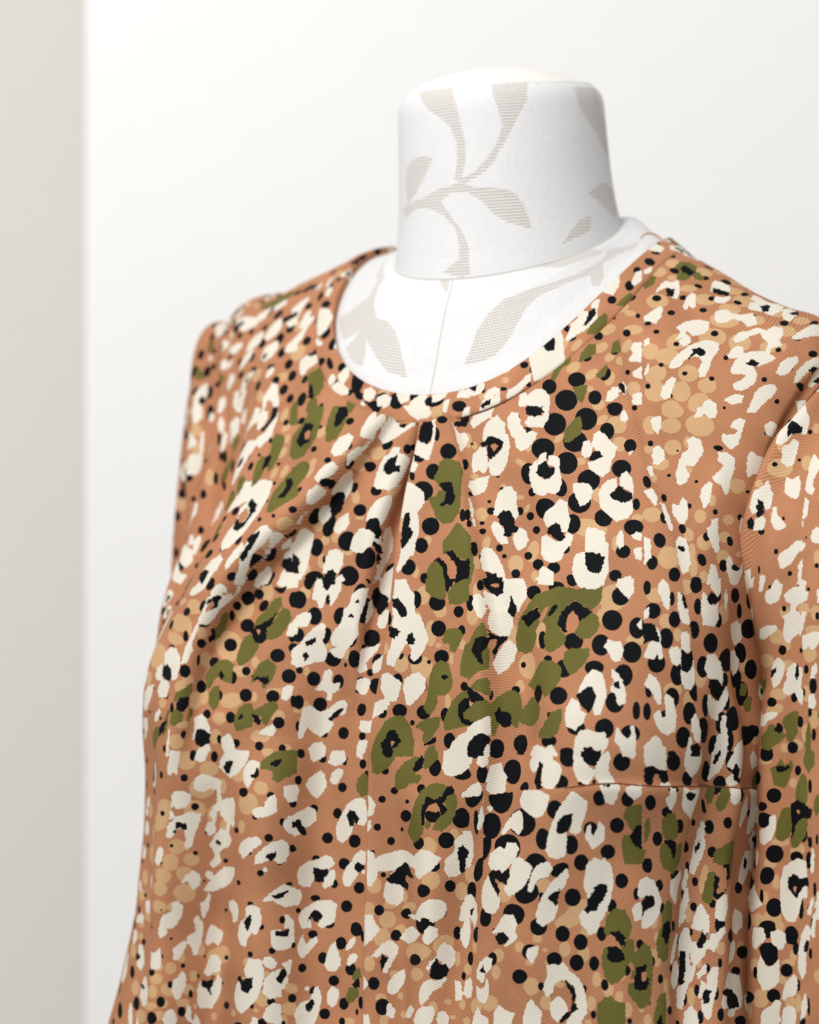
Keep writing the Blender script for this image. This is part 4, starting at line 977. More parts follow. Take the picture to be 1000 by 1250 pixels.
c 0 108 679 -1.3,-2.8 1.1,-4.7 3.8,-3.7 3,1 -0.5,4.6 -3.2,3.6 -3.5,0.7
c 0 127 689 -0.5,-8.2 3.7,-12.5 6.9,-12.1 7.8,-8.5 7.5,-3.2 7.9,2.7 4.9,5.3 1.2,7.2 -2.4,10.6 -7.5,11.3 -9.1,7 -10,1.9 -8.3,-0.6 -4.4,0.5 -0.5,1.5 -1.4,-2.1
k 0 124 684 -3.7,-0.9 0,-2.9 2.7,-1.8 3.1,2.7 -0.2,2.4 -2.8,1.2
t 0 132 703 -0.1 0.2 4.3 3.7 113.2
d 0 143 709 0.2 0.1 3.9 3.1 123.6
c 0 151 708 -0.6,-0.7 1.4,-0.2 -1.2,1.5
d 0 146 676 -0.2 0.1 6.3 5.6 83.7
d 0 161 700 -0.1 -0.2 5.2 4.7 -100.7
d 0 165 666 0.3 0 6.5 5.6 -110.7
c 0 157 670 -3.5,-4.5 -1.6,-8 1.5,-5.8 5.2,-3.1 4.9,1.5 1.7,5.3 -2,6.3 -4.7,5.6 -4.3,1
t 0 169 680 -0.1 0.2 4.9 2.8 94.7
c 0 186 695 -11.8,-0.2 -7.9,-7.4 -3.7,-10.3 0.8,-10.3 4.1,-8.7 1.2,-4.6 -1.9,-3.4 -4.8,-0.7 -1.3,3.7 2.1,6.8 5.7,3.3 4.1,-0.8 3.2,-4.2 7.3,-8.5 10.5,-8.3 10.3,-3.3 7.5,2.3 2.8,7.4 0.1,12.9 -4.3,14.3 -9.6,12.3 -11.4,5.4
k 0 188 696 -4.8,-3.9 -1,-4.5 2.8,-5.1 3.1,-0.8 4.7,3.2 3,5.7 -0.9,4.9 -3.8,1 -4.7,-2.4
d 0 200 682 -0.1 0 5.2 4.3 -88.1
d 0 210 705 0.3 -0.1 3.3 1.8 123.9
c 0 244 705 -2,-2.3 1.1,-2.1 2.2,0.2 -0.1,3.4 -2.5,-0.1
d 0 232 702 0.3 0 5.1 4.3 -117
t 0 201 671 -0.1 0.2 10.5 4.9 -130.5
c 0 123 607 -7.6,3.3 -5.7,-3.1 -4,-7.7 0.3,-10.5 4.1,-9.5 6.5,-4.9 5.6,0.8 5.6,7.7 3.4,9.2 2,5.8 0.3,3.4 -3.6,3.4 -5.8,4.8
d 0 99 604 0.1 -0 1.5 1.3 75.6
t 0 94 605 0.1 0.1 1.6 1 -157.1
d 0 113 593 -0.2 -0.1 1 0.8 -158.4
d 0 127 594 -0.1 0 2.3 1.9 -152.5
d 0 136 618 -0 0.2 2.2 1.8 84.5
k 0 151 607 -5.3,-6.2 -2.3,-8.7 1.4,-8.1 3,-3.8 3.6,0.3 5.3,2.6 4.2,4.4 1.3,4.9 0.3,6.7 -2.4,5.3 -2.1,1.3 -3.8,-1
c 0 159 600 -4.8,-4.1 -2.8,-6.7 0,-5.3 2.8,-1 4.6,7.2 0.7,6.7 -2.1,3.3
c 0 172 615 -3.5,-1.1 -2.2,-4.8 0.9,-6.1 3.6,-4.4 4.9,2 2.6,5.5 -1.4,6.5 -3,3.1
t 0 130 586 0 0.1 3.6 3.5 82.4
d 0 143 586 0.2 -0 1.2 1 175.6
d 0 155 587 -0.3 -0.1 1.7 1.6 178.1
d 0 146 580 -0.2 0.2 2 1.3 82.1
d 0 133 579 -0.4 0.1 3.1 1.4 82.8
d 0 148 626 0.2 0.2 2.3 2 -129.1
d 0 169 630 0 -0 2.4 1.9 -127.9
t 0 119 620 -0.2 -0 2.3 1 -154.9
t 0 137 624 0.2 0 2.4 1.2 144.1
d 0 151 640 0.2 -0.1 6.5 5.3 -124.4
c 0 169 648 -6.8,-3.6 -3.8,-6.4 0.2,-6.6 5.2,-9.5 8,-6 6.8,0 6,5.1 2.3,9.8 -0.2,8.5 0.3,4.4 -1.9,2.2 -5.9,2.3 -6.9,-0.4
d 0 185 659 0.2 0 5.5 4.2 100.3
k 0 186 647 -5.4,-3.2 -2.7,-5.1 1.4,-5.1 2.8,-3.3 2.5,0.9 3.3,4.6 1,5.5 -1.7,4.1 -3.4,-0
c 0 200 645 -7.6,-4.9 -6.6,-8.6 -3.5,-8.1 -1.3,-4.7 1,-1.4 4.9,-0.4 8.1,-4.1 10.4,-0.7 8.1,3.5 4.5,4.8 1,9.4 -3.2,9.3 -7.6,6 -9.3,0.7
d 0 211 653 -0.2 -0.3 2.6 2 89.9
t 0 194 626 -0.3 -0.1 5.9 3.6 108.3
d 0 197 621 0.3 0.1 2.5 2 -128.7
d 0 214 630 0 -0.2 3.8 2.7 -131.2
d 0 227 643 0.1 -0.1 3.9 3 -128.7
c 0 231 637 -5.9,3.4 -4,-3.7 -1.5,-5.9 2.3,-2.1 4.1,0.8 3.3,7.4
t 0 227 627 0.1 0.1 3.3 2 81.9
t 0 205 612 -0.2 0.1 5.4 3.9 78.7
d 0 218 612 -0.1 -0.1 2.7 2.2 65.3
d 0 180 599 0.3 0.1 2.1 1.7 63.2
d 0 192 603 0.1 0.1 1.3 1.1 51
t 0 171 589 0.1 -0 3.5 2 105.8
d 0 182 583 -0.1 -0.1 4.2 2.6 77.6
t 0 200 585 0.4 0.2 3.9 2 75.6
d 0 192 586 0.4 0.1 1.6 0.8 76.9
c 0 202 593 -6.7,-2.9 -6,-8.7 -4.2,-10.5 -0.2,-9.3 3.1,-4.3 6.4,1.8 9.9,11.2 6,11 2.7,5.4 -1.4,3.2 -4.3,4 -5.4,1
k 0 217 592 -4,-3.9 -0.8,-2.1 3.1,-1.3 6.7,4 -2.9,4.6 -1.6,-0.1
c 0 126 580 -2.2,-6.7 -1.3,-6.9 1.5,-0.9 4,10.5 1.4,5.6 -0.4,-0.6
o 0 207 581 -4.2,-12.9 0.9,-7.1 2.8,0.6 1.8,9.5 -1.7,9.5
c 0 230 672 -0.2,-8.1 3.1,-13 4.7,-14.2 7.4,-11.2 10.6,-6.7 8.6,-2.2 9.3,0.7 6.1,7.9 2.9,15.1 -1.8,20.8 -13.7,12.8 -13.8,6.2 -10.6,-1 -7.4,-3.5 -3,-1.8
k 0 243 674 -2,-7.6 0.4,-6.1 3.9,-2.7 5.5,0.5 3.1,3.6 -0.4,7 -2.8,5.5 -5.2,1.7 -4,-3.2
c 0 235 693 -3.2,0.7 0.7,-3.7 3.1,-4.3 2.3,-1.3 -0.8,3.7 -3.3,4.3
d 0 250 695 -0.3 -0.1 3.7 3.4 -102.1
t 0 236 689 0.1 0.1 4.1 1.8 119.4
d 0 271 689 0.2 -0 3.1 3 -119
d 0 248 656 0.2 0 2.4 1.9 -139.3
c 0 263 705 -0,-3.5 3.6,-1.6 -0.7,4.5 -2,1
c 0 283 698 -3.4,0.4 0.3,-2.2 2.5,-0.8 1,3.3
t 0 225 705 0.1 -0 2.8 2.1 -128.4
t 0 143 744 -0.1 -0 5.6 3.8 -134.1
c 0 177 764 -6.5,-2.8 -0.6,-5.3 2,-2.8 -0.5,1.6 4.6,-0.2 4.5,3.4 1.3,4.9 -2.1,3 -0.9,-0.3 -4.6,-0.9
t 0 183 757 -0.1 0.2 7.4 6.5 -119.9
t 0 156 739 0.1 0.2 5.1 4.3 -137.5
t 0 137 727 -0.2 -0.1 5.4 3.8 129.3
c 0 141 731 -0.8,-3.9 2.5,-3.5 4.4,-1.5 0,3 -4.1,4.7 -3.2,1.1
d 0 157 723 -0.1 -0.2 1.6 1.3 126.5
t 0 161 721 -0.4 0 2.7 2.3 134.4
t 0 180 736 -0 0.1 4.3 4.2 159.5
d 0 187 738 0.2 0.3 0.6 0.5 139.9
c 0 175 725 -1.6,-2.3 1.8,-4.7 4.4,-3.6 4.3,0.5 0.8,4.3 -3.8,4 -4.4,2
t 0 187 726 -0.1 -0.2 4.2 3.4 -133.8
c 0 209 744 -9.4,-0.1 -2.9,-3.7 2.2,-5.9 6.2,-4.8 9.3,-8.9 12.7,-8.4 13.7,-4.4 10.3,1.1 4.7,2.7 -0.2,3.5 -1.3,0.9 -3.3,0.3 -4.9,3.1 -5.2,5.8 -9.5,7.3 -12.8,6.8 -13.3,4.8
t 0 188 746 0 0 3.2 1.7 137.1
t 0 214 741 -0.2 -0.3 3.7 3.2 -138.5
c 0 226 777 -7.4,-1.8 -4.1,-4.2 -2.6,-0.9 0.6,1.3 2.8,0.8 2.1,-3.2 5.1,-4.3 9.1,-2.7 10,-0.1 3.1,2.8 -3.7,5.6 -8.5,4.7 -8.7,1.4
c 0 255 768 3.1,-5.7 7.2,-8.7 10,-6.1 10.2,-0.4 6,2.6 -0.4,5 -7.8,9.2 -10,8.5 -7.9,3.5 -8.4,0.3 -7.2,-2.8 -2,-2 3.5,-2.5
d 0 268 766 -0.1 0.3 0.9 0.7 180
t 0 287 780 0 -0.3 5.6 3.9 -139.8
c 0 287 794 -6.9,-1.4 -0,-6.6 3.6,-6.9 4.1,-2.3 7.5,2.6 4.1,5.9 -1.7,6.7 -4.3,2.6 -8.1,1.4
c 0 271 806 -3.5,-1.7 -0.6,-4.2 3.3,-3.1 5.1,1.3 2.2,3.8 -2.3,4.7 -3.3,1.1
d 0 267 801 0.4 0 0.9 0.8 -152.8
c 2 28 85 13.3,-2.8 4,-6.1 -11.5,-8.6 -17.3,-2.3 -12.9,2.4 -6.2,5.2 -1.5,6.8 -0,3.4 3.6,1.2 7.9,1.5 11.8,0.6 13.1,-0.8
k 2 29 85 6.3,0.2 -0.6,-3.8 -5.8,-4.7 -5.2,-2.1 -4.8,2.3 -1.8,4 1.8,1.8 3.7,-0.2 7.3,0.8
d 2 39 75 0 -0.2 1.5 1 15.5
t 2 40 70 -0.3 0.3 3.6 1.8 24.6
c 2 37 95 7.1,-1.4 -0.9,-4.4 -4.6,-2.6 -8.3,-2.6 -8.7,-0.1 -1.8,2.4 5.7,4.3 8,2.7
t 2 36 106 -0.1 0.3 5.6 5.1 138.4
d 2 32 107 0.1 -0.2 1.3 1 17.9
t 2 29 98 -0.4 -0.1 3.3 1.6 23.2
d 2 46 92 0.3 0.1 0.9 0.7 32.3
t 2 52 89 0.3 0.3 4.9 2.7 35.9
c 2 60 91 8.6,1.8 -1.2,-2.8 -6.9,-5.7 -12.2,-7.2 -10.3,-3.8 -8.6,0.1 -0.9,1.6 3.4,2.5 6.6,5.8 9.7,6.8 10,3.8
d 2 56 84 -0.2 0.3 1.1 0.5 36.8
c 2 53 105 2.2,-2.7 -4.5,-5.5 -4,-1.1 -7.7,-0.1 -2.6,3.9 5.3,6.4 5.4,3.3 4,-1.7
c 2 34 125 3.1,-3.8 -5.4,-4.7 -7.7,-1.9 -11.7,-0.9 -4.6,3.1 2.9,4.5 4,3.4 2.4,0.9 6.3,1.2 6.7,-2.1
k 2 35 128 -1.4,-1.7 -5.2,-1.9 -3.5,-0.1 1.9,2 3.9,1.1 5,-0
c 2 39 133 3.3,-2 -3.2,-2.1 -4.4,-0.2 -2.8,1.7 1.7,2.2 3.1,-0.5
c 0 352 796 -3.6,-6.4 2,-10 5.8,-6.6 6.4,0.2 3.3,6 -3.5,11 -6.6,4.5 -6,-1.2
k 2 32 137 -1.9,-2.2 -3.7,-0.5 -0.1,1 3.6,1.1 0.9,-0.9
d 2 43 134 0.2 -0.1 1.6 1.4 38.7
d 0 322 785 0.1 0.1 1.9 1.5 -142.8
t 2 27 120 0.5 -0.1 2.2 1.5 31.8
c 2 56 121 1.6,-3.2 -5.4,-5.6 -6.8,-4.2 -2.1,-0.8 -0.4,3.3 1.8,5.5 4.4,3.5 4.4,0.3
d 2 60 117 0.2 0.1 0.9 0.7 49.4
c 2 70 105 8.7,4.7 -1.1,-1.5 -7,-4.8 -6.3,-2.1 -0.4,1.2 3.6,2
c 0 258 754 -3.1,-1.3 0.9,-3.3 6.4,-3.3 6.6,-1.4 1,2 -3.7,4.7 -7.9,4.7
t 0 272 758 0.3 0.2 3.2 1.6 145.6
d 0 235 747 0.2 0.2 0.9 0.8 144.4
d 0 206 730 -0.1 -0.3 0.9 0.8 -132.2
d 0 306 790 0.1 0.4 1.3 0.8 -130
d 0 287 761 0.2 -0.1 1.5 1.2 165.6
d 0 255 742 -0 -0.1 1.5 0.9 137.5
c 0 251 735 -3.3,-1.8 0.3,-5.4 2,-2.2 6.8,-4.5 5.9,-1.1 0.8,5.1 -3.2,6.7 -5.1,4.9 -4.2,1.5
d 0 224 724 0.3 -0 2.3 1.3 124.3
c 0 216 717 -0.8,-5.8 3,-4.2 1.7,1.4 -2.3,4.8 -2.4,2.2
c 0 186 718 -0.5,-4.1 2.8,-1.7 0,2.8 -2.1,2.6
d 0 196 715 -0.3 -0.3 3.6 1.8 115.6
t 0 196 719 0.4 0.1 2.3 1.4 134.5
t 0 234 716 -0.2 -0.3 4.6 4.2 -125.8
d 0 246 724 -0.4 -0.1 3.2 1.7 122.5
c 0 248 726 3.5,-8.9 4.3,-7.1 2.1,-2.1 -0.7,4.9 -3.6,8.1 -3.6,5.5 -1.5,0.5
d 0 272 737 0 -0 2.6 1.6 122
t 0 284 742 0 -0.3 3.9 2.2 122.2
t 0 277 750 0.1 -0.3 3.7 2.6 141.5
t 0 310 774 -0.2 -0.2 4 2.5 -145.5
d 0 303 755 0.3 -0.1 2.2 1.6 148.1
t 0 306 754 0 0 4.4 3.5 152.5
c 0 308 761 -0.4,-4.9 1.9,-4.2 5.5,-6.1 8.7,-4.8 4.6,-1.1 0.6,3.9 -3.5,7.6 -5.9,6.9 -4.8,3.2 -3,-1.2
t 0 322 771 0.2 -0.2 3.8 2.8 -149.2
d 0 333 777 -0.2 -0.2 2.6 2 107.8
d 0 267 721 -0.1 -0.2 4 2.8 121.6
c 0 300 739 2.4,-7.3 6.5,-8.9 7.2,-5.9 4.5,-0.9 -0.1,4.9 -4.1,7.7 -6.8,6.7 -6.2,3.7 -2.9,-2
k 0 292 737 0.2,-2.4 1.6,-0.2 0.3,2.4 -1.1,0.1
t 0 292 729 -0.3 -0.2 5.9 5.2 154.5
t 0 304 745 0.1 0.1 4.8 1.7 137.4
d 0 320 753 0 0.3 3.1 2 121.6
t 0 321 748 -0.3 0.1 4.7 1.7 136.8
t 0 339 771 -0.1 0.3 4.4 3.7 -156.7
d 0 349 773 -0.2 -0.2 3 2.7 156.9
d 0 283 716 -0.1 0.2 3.7 2.6 126.6
c 0 267 712 3.3,-6.7 4.5,-3.2 -1.2,4.3 -5.8,5.2
d 0 313 734 0 -0.3 3.6 2.7 140
c 0 346 764 -2,-1.6 2.6,-4.7 4.4,-2.1 2.8,1.1 -1.3,5.1 -6.3,1.2
t 0 338 756 0.1 0.3 2.8 2 140.7
d 0 336 751 0 0.1 2.4 1.9 -148.5
c 0 367 785 -5.6,-3.1 -1.6,-7.8 1.8,-7.3 0.1,-3 0.6,1 5.2,2.5 8,1.4 4.6,5.4 -3.1,7.7 -7.6,3.9
k 0 366 785 -1.5,-3.5 1.3,-0 3,2.6 0.7,2.9 -2.1,-0.6
t 0 360 789 0.1 -0.2 3.5 1.4 -140.5
d 2 66 129 0 0.4 1.3 1.1 31.6
c 2 76 122 4.5,-4.1 1.4,-3.9 -2,-1.6 -8.1,0.1 -9.1,1.7 -2.3,3.9 2.9,3.9 7.5,1.2 8.5,-0.4
d 2 84 125 -0.1 -0.4 1.2 1.2 33.1
c 2 89 120 1.9,0.6 -3.4,-3.9 -6.6,-4.1 -2,-0.2 3.6,3.4 4.8,1.9
c 2 81 114 2.3,0.4 -0.5,-1.8 -2.9,-1.5 -2,0.4 1.1,0.6
c 2 82 105 3.4,-0.8 0.1,-2.6 -3.6,-2.4 -4.2,-0 2,5.5 3.7,1.8
t 2 90 109 0 0.2 3.7 1.8 45.7
d 2 93 110 0.6 -0.2 1.3 1 49.3
d 2 79 110 0.3 -0 0.7 0.4 41.8
c 2 65 144 2.9,-1.5 -2.1,-2.3 -2.5,0.9 1.6,1.3
c 2 38 158 -3.1,-1.8 -4.7,1 3.2,2.8 4.1,-1.1
d 2 55 145 0.3 -0 1.8 0.6 19.9
c 0 290 369 -7.8,6.9 -7,3.3 -2,-2 3.7,-7 8,-8.6 7.9,-2.5 2.8,2.8 -2.4,5.9
d 0 277 384 -0.1 -0.1 3.3 2.6 130.4
c 0 276 390 -4,5.5 -3,0.7 -0.7,-3.8 3.8,-5.3 4.6,-2.6 2,1 -0.6,4.6
d 0 335 322 -0.4 -0 3.5 1.9 -30.5
t 0 319 346 -0 -0.1 7.4 2.1 158.8
d 0 321 364 0.2 -0.1 4.5 2.3 -11.6
t 0 311 371 0.5 -0.1 9.4 4 171.7
d 0 303 381 0.3 -0 3.2 1.9 94.6
k 0 291 388 -3.7,2.3 -1,-2.4 1.8,-6.1 3.2,-5.8 1.8,-0.8 2.5,2.1 -1.7,5.4 -3.2,4.2 -0.4,0.4
c 0 292 389 -11.9,13.8 -9.1,6.8 -6.3,-0.2 -1.8,-4.8 2.9,-8.4 6.2,-12.3 10.8,-15.9 12.3,-14.5 9.3,-8.5 3.9,-1.3 1,4.7 -2.2,9.7 -5.5,13.6 -10.4,15.1
k 0 293 387 -4.2,3.3 -1.8,-1.2 0.9,-4.8 3.3,-5.1 3.3,-0.8 1.7,2.2 -0.2,4.3 -0.8,2.4 -0.5,-0.9 -2.9,3.6
c 0 259 399 -5.1,10.2 -2.1,-0.1 -0,-6.8 5.4,-9.7 0.8,-0.4 -2.5,7.6
h 0 299 386 -2,1.4 0.1,-4 1.7,-2.7 0.4,1.2 -2.3,4.8
d 0 321 383 -0.2 -0.1 3.6 1.7 150.8
d 0 348 339 0.4 -0.1 3.7 2.3 -180
t 0 337 358 -0.1 -0.2 15.4 4.9 170.2
c 0 371 313 6.7,12.1 0.2,9.2 -2.3,1.6 -5.3,-4.2 -6.9,-9.8 -3.8,-11 -0.8,-5.1 4.9,1.2 6.4,6.8
k 0 384 301 -0,3.5 -4.1,-1.2 -1.3,-2.6 1.6,1.9
d 0 344 372 0.4 -0 3.4 2.2 32.5
t 0 354 358 -0.4 0 12.7 3 173.9
t 0 334 371 0.5 -0.2 6.4 3.3 31.4
d 0 364 357 0.2 -0 3.9 1.3 169.8
c 0 379 364 -9,2.1 -12.4,-2.1 -9.1,-6.9 -0.4,-8.1 7,-5 9.1,0.5 9.2,6.5 5.8,8.4 1.8,3.4 -4.9,4.1
c 0 396 350 -4.1,2.9 -5.9,-1.7 -1.1,-5.3 4.2,-2.8 6.1,1.7 -0.3,3.8
k 0 392 360 -6.5,-1.4 -2.1,-4.6 3.6,-3.1 6.8,1 4.3,3.7 -3.3,2.8
c 0 406 360 -5.7,3.1 -5.4,-3.9 1.7,-5.8 5.4,-2.9 4.6,3.3 -2.5,5.2
d 0 411 365 -0.1 -0.3 1.7 1.4 -168.7
t 0 385 336 -0.5 0.2 13.8 6.5 172.2
d 0 381 377 0.2 0 3.4 3.2 68
t 0 390 379 0.6 -0.2 3.3 2.5 168.4
d 0 401 315 -1 0.7 1.8 0.9 160.7
c 0 417 316 -4,6.2 -6.2,1.8 -2.5,-3.9 2.4,-5.9 4.6,-1.4 1.8,4.9
c 0 426 332 -4.5,6.3 -5.8,-0.5 -3.3,-5.8 5.2,-10.5 6.5,-3.7 3.3,5 -0.7,7.8
d 0 430 317 -2.3 1.4 4.5 3.7 -177.5
d 0 411 344 0.1 0.2 1.7 0.7 164.6
t 0 409 329 0.1 -0.1 5.7 3.6 179.5
t 0 418 362 -0.3 0.1 3.8 2.4 177.7
d 0 435 340 0.4 -0.2 1.5 0.6 159.9
c 0 431 357 -3.3,4.3 -2.7,0.2 0.6,-3.6 3.3,-3.3 1.3,3.1
d 0 432 363 -0.4 0.1 1.3 0.8 173.2
c 0 456 328 -4.8,0.9 -3.7,-4.8 3.4,-6.7 4.6,-2 1.8,6.5 -1,5.6
k 0 461 323 -3.4,-1.2 1.6,-1.3 2.5,1.5 -0.3,0.6
o 0 453 355 -6.3,4.2 -5.1,-1.1 1.2,-6.8 6.1,-7.2 5.1,-1 1.5,5 -3.1,7.3
k 0 441 365 -2.5,1.1 -0.4,-3.3 2.6,-5 2.5,-0.1 0.1,3.4 -1.3,4.7
o 0 433 369 -0.5,8.5 -1.6,0.9 -1.3,-6.9 0.3,-6.3 1.1,0.3 1.2,5.1
c 0 360 377 -1.2,7.3 -2.1,2.5 -1.8,-4.7 -0.9,-8.2 1.8,-2.1 1.4,5.1
c 0 338 378 -1,10.3 -0.6,0.7 0.1,-5.8 0.5,-10.2 1.5,-5.5 1.3,1.9 1,9.3
o 0 314 390 -4.6,10.1 -3.8,3 -1.1,-7.1 3.1,-12.2 5.5,-8.8 3.5,-1.2 0.2,6.9 -2.7,11.5
d 0 294 395 -0.2 -0.1 3.1 2 74.2
k 0 328 386 -1.1,4.7 -2.3,-0.3 0.5,-5.8 3.2,-5.9 3.2,-0.4 0.4,5.2
t 0 332 382 0.5 -0.2 3.3 2.8 126.5
d 0 342 383 -0.9 0.3 3.2 2.4 149.4
t 0 358 385 -0.3 0.1 4.2 3.6 39.2
d 0 363 382 0.2 0.1 3.3 1.2 67.8
d 0 280 397 0.3 0.1 3.6 2.5 145.7
d 0 265 403 -0.3 -0.1 4.6 3.9 170.4
d 0 255 414 -0.3 -0.1 4.2 2.5 -161.4
d 0 269 424 -0.2 0 3.3 3.2 117.2
t 0 281 404 0.1 0.2 7.4 5.7 18.1
t 0 249 422 -0.3 0 6.9 3.7 40.4
c 0 241 407 -1.8,3.4 -1.4,-1.7 3.3,-3.7 1.8,1.9
d 0 235 415 0.2 0.1 3.9 2.5 -173
k 0 243 433 -4.4,-1.2 -0.4,-0.7 3.9,-2.3 4.2,0.9 1.1,2.3 -2.3,0.7
c 0 234 437 -7.1,0.5 -5.9,-2.3 6.2,-3.9 8.3,0.6 1.3,2.6 -2.7,2.1
d 0 254 448 -0.3 0.1 4.6 2.7 66.8
d 0 300 414 -0.3 0.1 5.8 3.6 -166.9
o 0 281 430 -6.6,7.7 -6.3,2.5 -2.1,-2.1 0.9,-9.6 5.1,-11.2 7,-6.3 5.6,-1 4.1,4.3 -2.4,6.1 -5.1,8.5
o 0 292 441 -5.7,8.8 -6,3.9 -4,-0.4 -1.4,-6.6 -0.1,-9.7 4.6,-8.3 6.7,-4.6 5.2,1.5 2.4,6.8 -2.3,9.3
k 0 303 430 -8.1,1.9 -5.8,-1.4 -1,-4 3.5,-7.6 4.7,-10.8 4.5,-4.7 2.2,-1.4 2.5,2.6 3.5,5.5 0.8,7.8 -2.8,7.3 -6.4,3.7
h 0 306 426 -1.2,-0.8 1.2,-1.1 1.1,1.9
o 0 334 420 -5,5.9 -5.1,-1.1 -4.6,-6.1 -1,-9.6 2.3,-7 6.8,-4.5 7,-0.6 4.2,4.8 -0.2,9.3 -2.8,8.7
t 0 333 402 0.3 -0 11.5 7.4 -155.5
d 0 331 403 -0 0 5.4 3.4 -163.7
d 0 336 445 -0.4 0.1 4.2 3.6 -172.8
c 0 297 452 -3.1,3.3 -2.2,-2.5 1.5,-7.7 3.5,1.8 -0.8,4.1
d 0 306 453 -0.3 -0 3.4 2.1 76.7
d 0 323 454 -0.1 0 2.4 2 72.4
t 0 350 429 0.1 -0.1 3.1 2.2 67.7
t 0 364 419 0.3 0.1 6.9 3 175.1
d 0 363 423 0.2 0.1 2.7 2.3 -160.9
d 0 359 392 0.2 -0.1 3.1 2.7 -142.8
d 0 375 413 0.1 -0.1 3.4 2.4 68.7
o 0 374 401 -5.8,8.6 -9.2,3.1 -7.7,-3 -4.3,-7.5 1.4,-9.2 7.3,-7.1 8.3,-1.2 8.9,3.6 4.9,3.2 0.2,0.8 -2.7,3.2 -3.7,7.3
k 0 374 403 -2,-1 0,-2.3 2.2,0.4 0.5,2.6
d 0 393 386 -0.1 0.1 3.6 2.7 51.5
t 0 403 389 0.3 0 4.1 3.1 59.5
o 0 402 400 -2.9,3.8 -4.3,-1.8 -1.7,-6 1.8,-6.4 3.2,-0.8 3.4,4.9 0.4,7.2
d 0 399 405 -0.2 -0.2 2.6 1.4 75
t 0 402 414 0.1 0.1 6.5 4 167.4
d 0 395 425 -0 0.1 3.8 3.4 -172.8
t 0 396 432 -0.4 0 2.4 1.6 80.7
o 0 367 437 -7.4,4.9 -6.2,-0 -4.2,-5.9 0.4,-9.3 6,-6 5.8,-1.3 4.5,2.7 1.1,6.8 -1.2,5.2 1.1,1.1 -3.7,2.6
k 0 372 436 -5.1,0.8 -3.3,-1.2 1.9,-0.8 2.6,-2.8 4.2,0.9 1.5,3 -2,0.5
d 0 371 429 0.4 -0.2 1.4 1.1 72.6
d 0 364 454 -0.2 0 3.9 3.7 -154.6
d 0 394 444 0.3 -0.1 3.6 3.2 -179.8
c 0 387 454 -3.4,3.9 -3,-1.8 0.6,-4 2.6,-3.2 2.1,1.5 -0.5,4.5
t 0 388 446 -0.3 0.1 5.1 1.9 175.4
d 0 397 458 -0.5 0 3 1.2 86.4
o 0 419 424 -4.5,5.8 -5,1.2 -3.5,-4.6 0.4,-7.7 4.6,-8.1 6.3,-2.6 5.9,4 0.8,6.3 -3.3,7.6
o 0 411 440 -8,-0.2 -3.1,-2.5 1.6,-5.6 5.6,-5.9 6.9,-3.2 3.3,2.7 0.7,7.5 -1.4,5.8 -2.8,1.3 -6.7,2.5
k 0 420 434 -3,-3 1.1,-2.4 2.4,1.3 0.5,2.4 -1.7,0.6
k 0 418 422 -1.2,1.5 0.5,-1.4 1.7,-0.6 -0.2,1.4
d 0 420 415 -0.2 0 3 2.7 75.7
d 0 420 395 0.1 -0.1 2.5 2.3 39.2
t 0 422 406 -0.1 0.2 3.9 3.4 177
d 0 421 449 0.1 0.1 3.1 3 167.8
t 0 414 448 0.2 -0 4 2.9 176.1
c 0 431 442 -5.2,1.2 -1.3,-1.8 2.5,-3.9 4.6,-1.2 2.8,2.6 -1.2,1.9
t 0 437 437 -0 -0 5.8 3.4 176.8
d 0 447 437 -0.2 -0.1 2.5 2.3 -150.2
d 0 446 419 -0.3 0.2 2.7 2.2 169.9
c 0 450 417 -7.8,0.9 -7.9,-3.8 -3.2,-7.1 -0.8,-3.6 0.5,1 4.2,2.6 8.9,1.1 10.1,4.3 -5.3,5.9
d 0 444 405 0.1 -0 2.4 1.1 92.8
c 0 435 390 -3.1,0.4 -3.9,-5.2 -1.2,-7.4 3.2,-5.1 5.9,-0.6 6.3,2.2 2.1,1.7 -1.1,0.2 -2.2,6.9 -3.3,6.1
k 0 446 391 -3.6,1.1 -3.2,-4.7 0.8,-5.1 5,-2.7 4.5,2.1 0.7,4.4 -2.3,3.8
t 0 442 402 0.4 -0.1 4.1 3.2 103.2
c 0 456 394 -4.1,1.2 -2.2,-1.9 1.7,-3.2 2.8,0.5 -0.1,4.2
o 0 404 378 -4.9,5.4 -4.1,0.3 0.1,-3.6 3.4,-7.3 4.6,-2.7 2.8,2.6 -0.9,4.4
k 0 413 378 -3.2,0.4 -1.3,-3.8 2.6,-4.6 4,-0 2.1,4.2 -1.1,3.9
o 0 427 376 -3.2,4.2 -3.5,-1.5 -1.2,-4.8 3.4,-2.8 3.3,1 -0,4.6
o 0 422 382 -2.1,1.8 -1.2,-3 0.6,-4.1 1.7,0.6 0.4,3.5
d 0 420 383 -0.4 -0.1 2.4 1 72.5
t 0 398 375 0.5 -0.1 3.5 2.9 164.6
t 0 407 384 -0.2 0.3 5.2 3.2 64.2
d 0 443 380 0.4 -0.2 2.2 1.8 69.7
t 0 450 376 0.5 -0 4.1 3.9 -149.8
t 0 432 379 -0.1 0.2 4.1 2 176.5
d 0 419 372 0.1 0 2.9 1.2 68.2
c 0 454 371 0.3,6.6 -0.2,-2.5 -0.3,-9.2 0.9,-2.7 1.4,6.4
d 0 459 368 0.5 -0.2 1.9 0.9 79.3
c 0 463 376 -2.4,1 0.1,-2.5 2.4,0.8
d 0 448 452 0.2 0.1 2.1 1.8 67.5
t 0 450 455 -0.4 -0.1 3.1 2.8 -139
t 0 452 443 -0.1 0.2 3.1 2 -179.9
o 0 455 458 -2.3,0.6 -0.5,-1.7 3.1,0.6
d 0 461 386 -0.4 0.1 1.5 1.4 -139
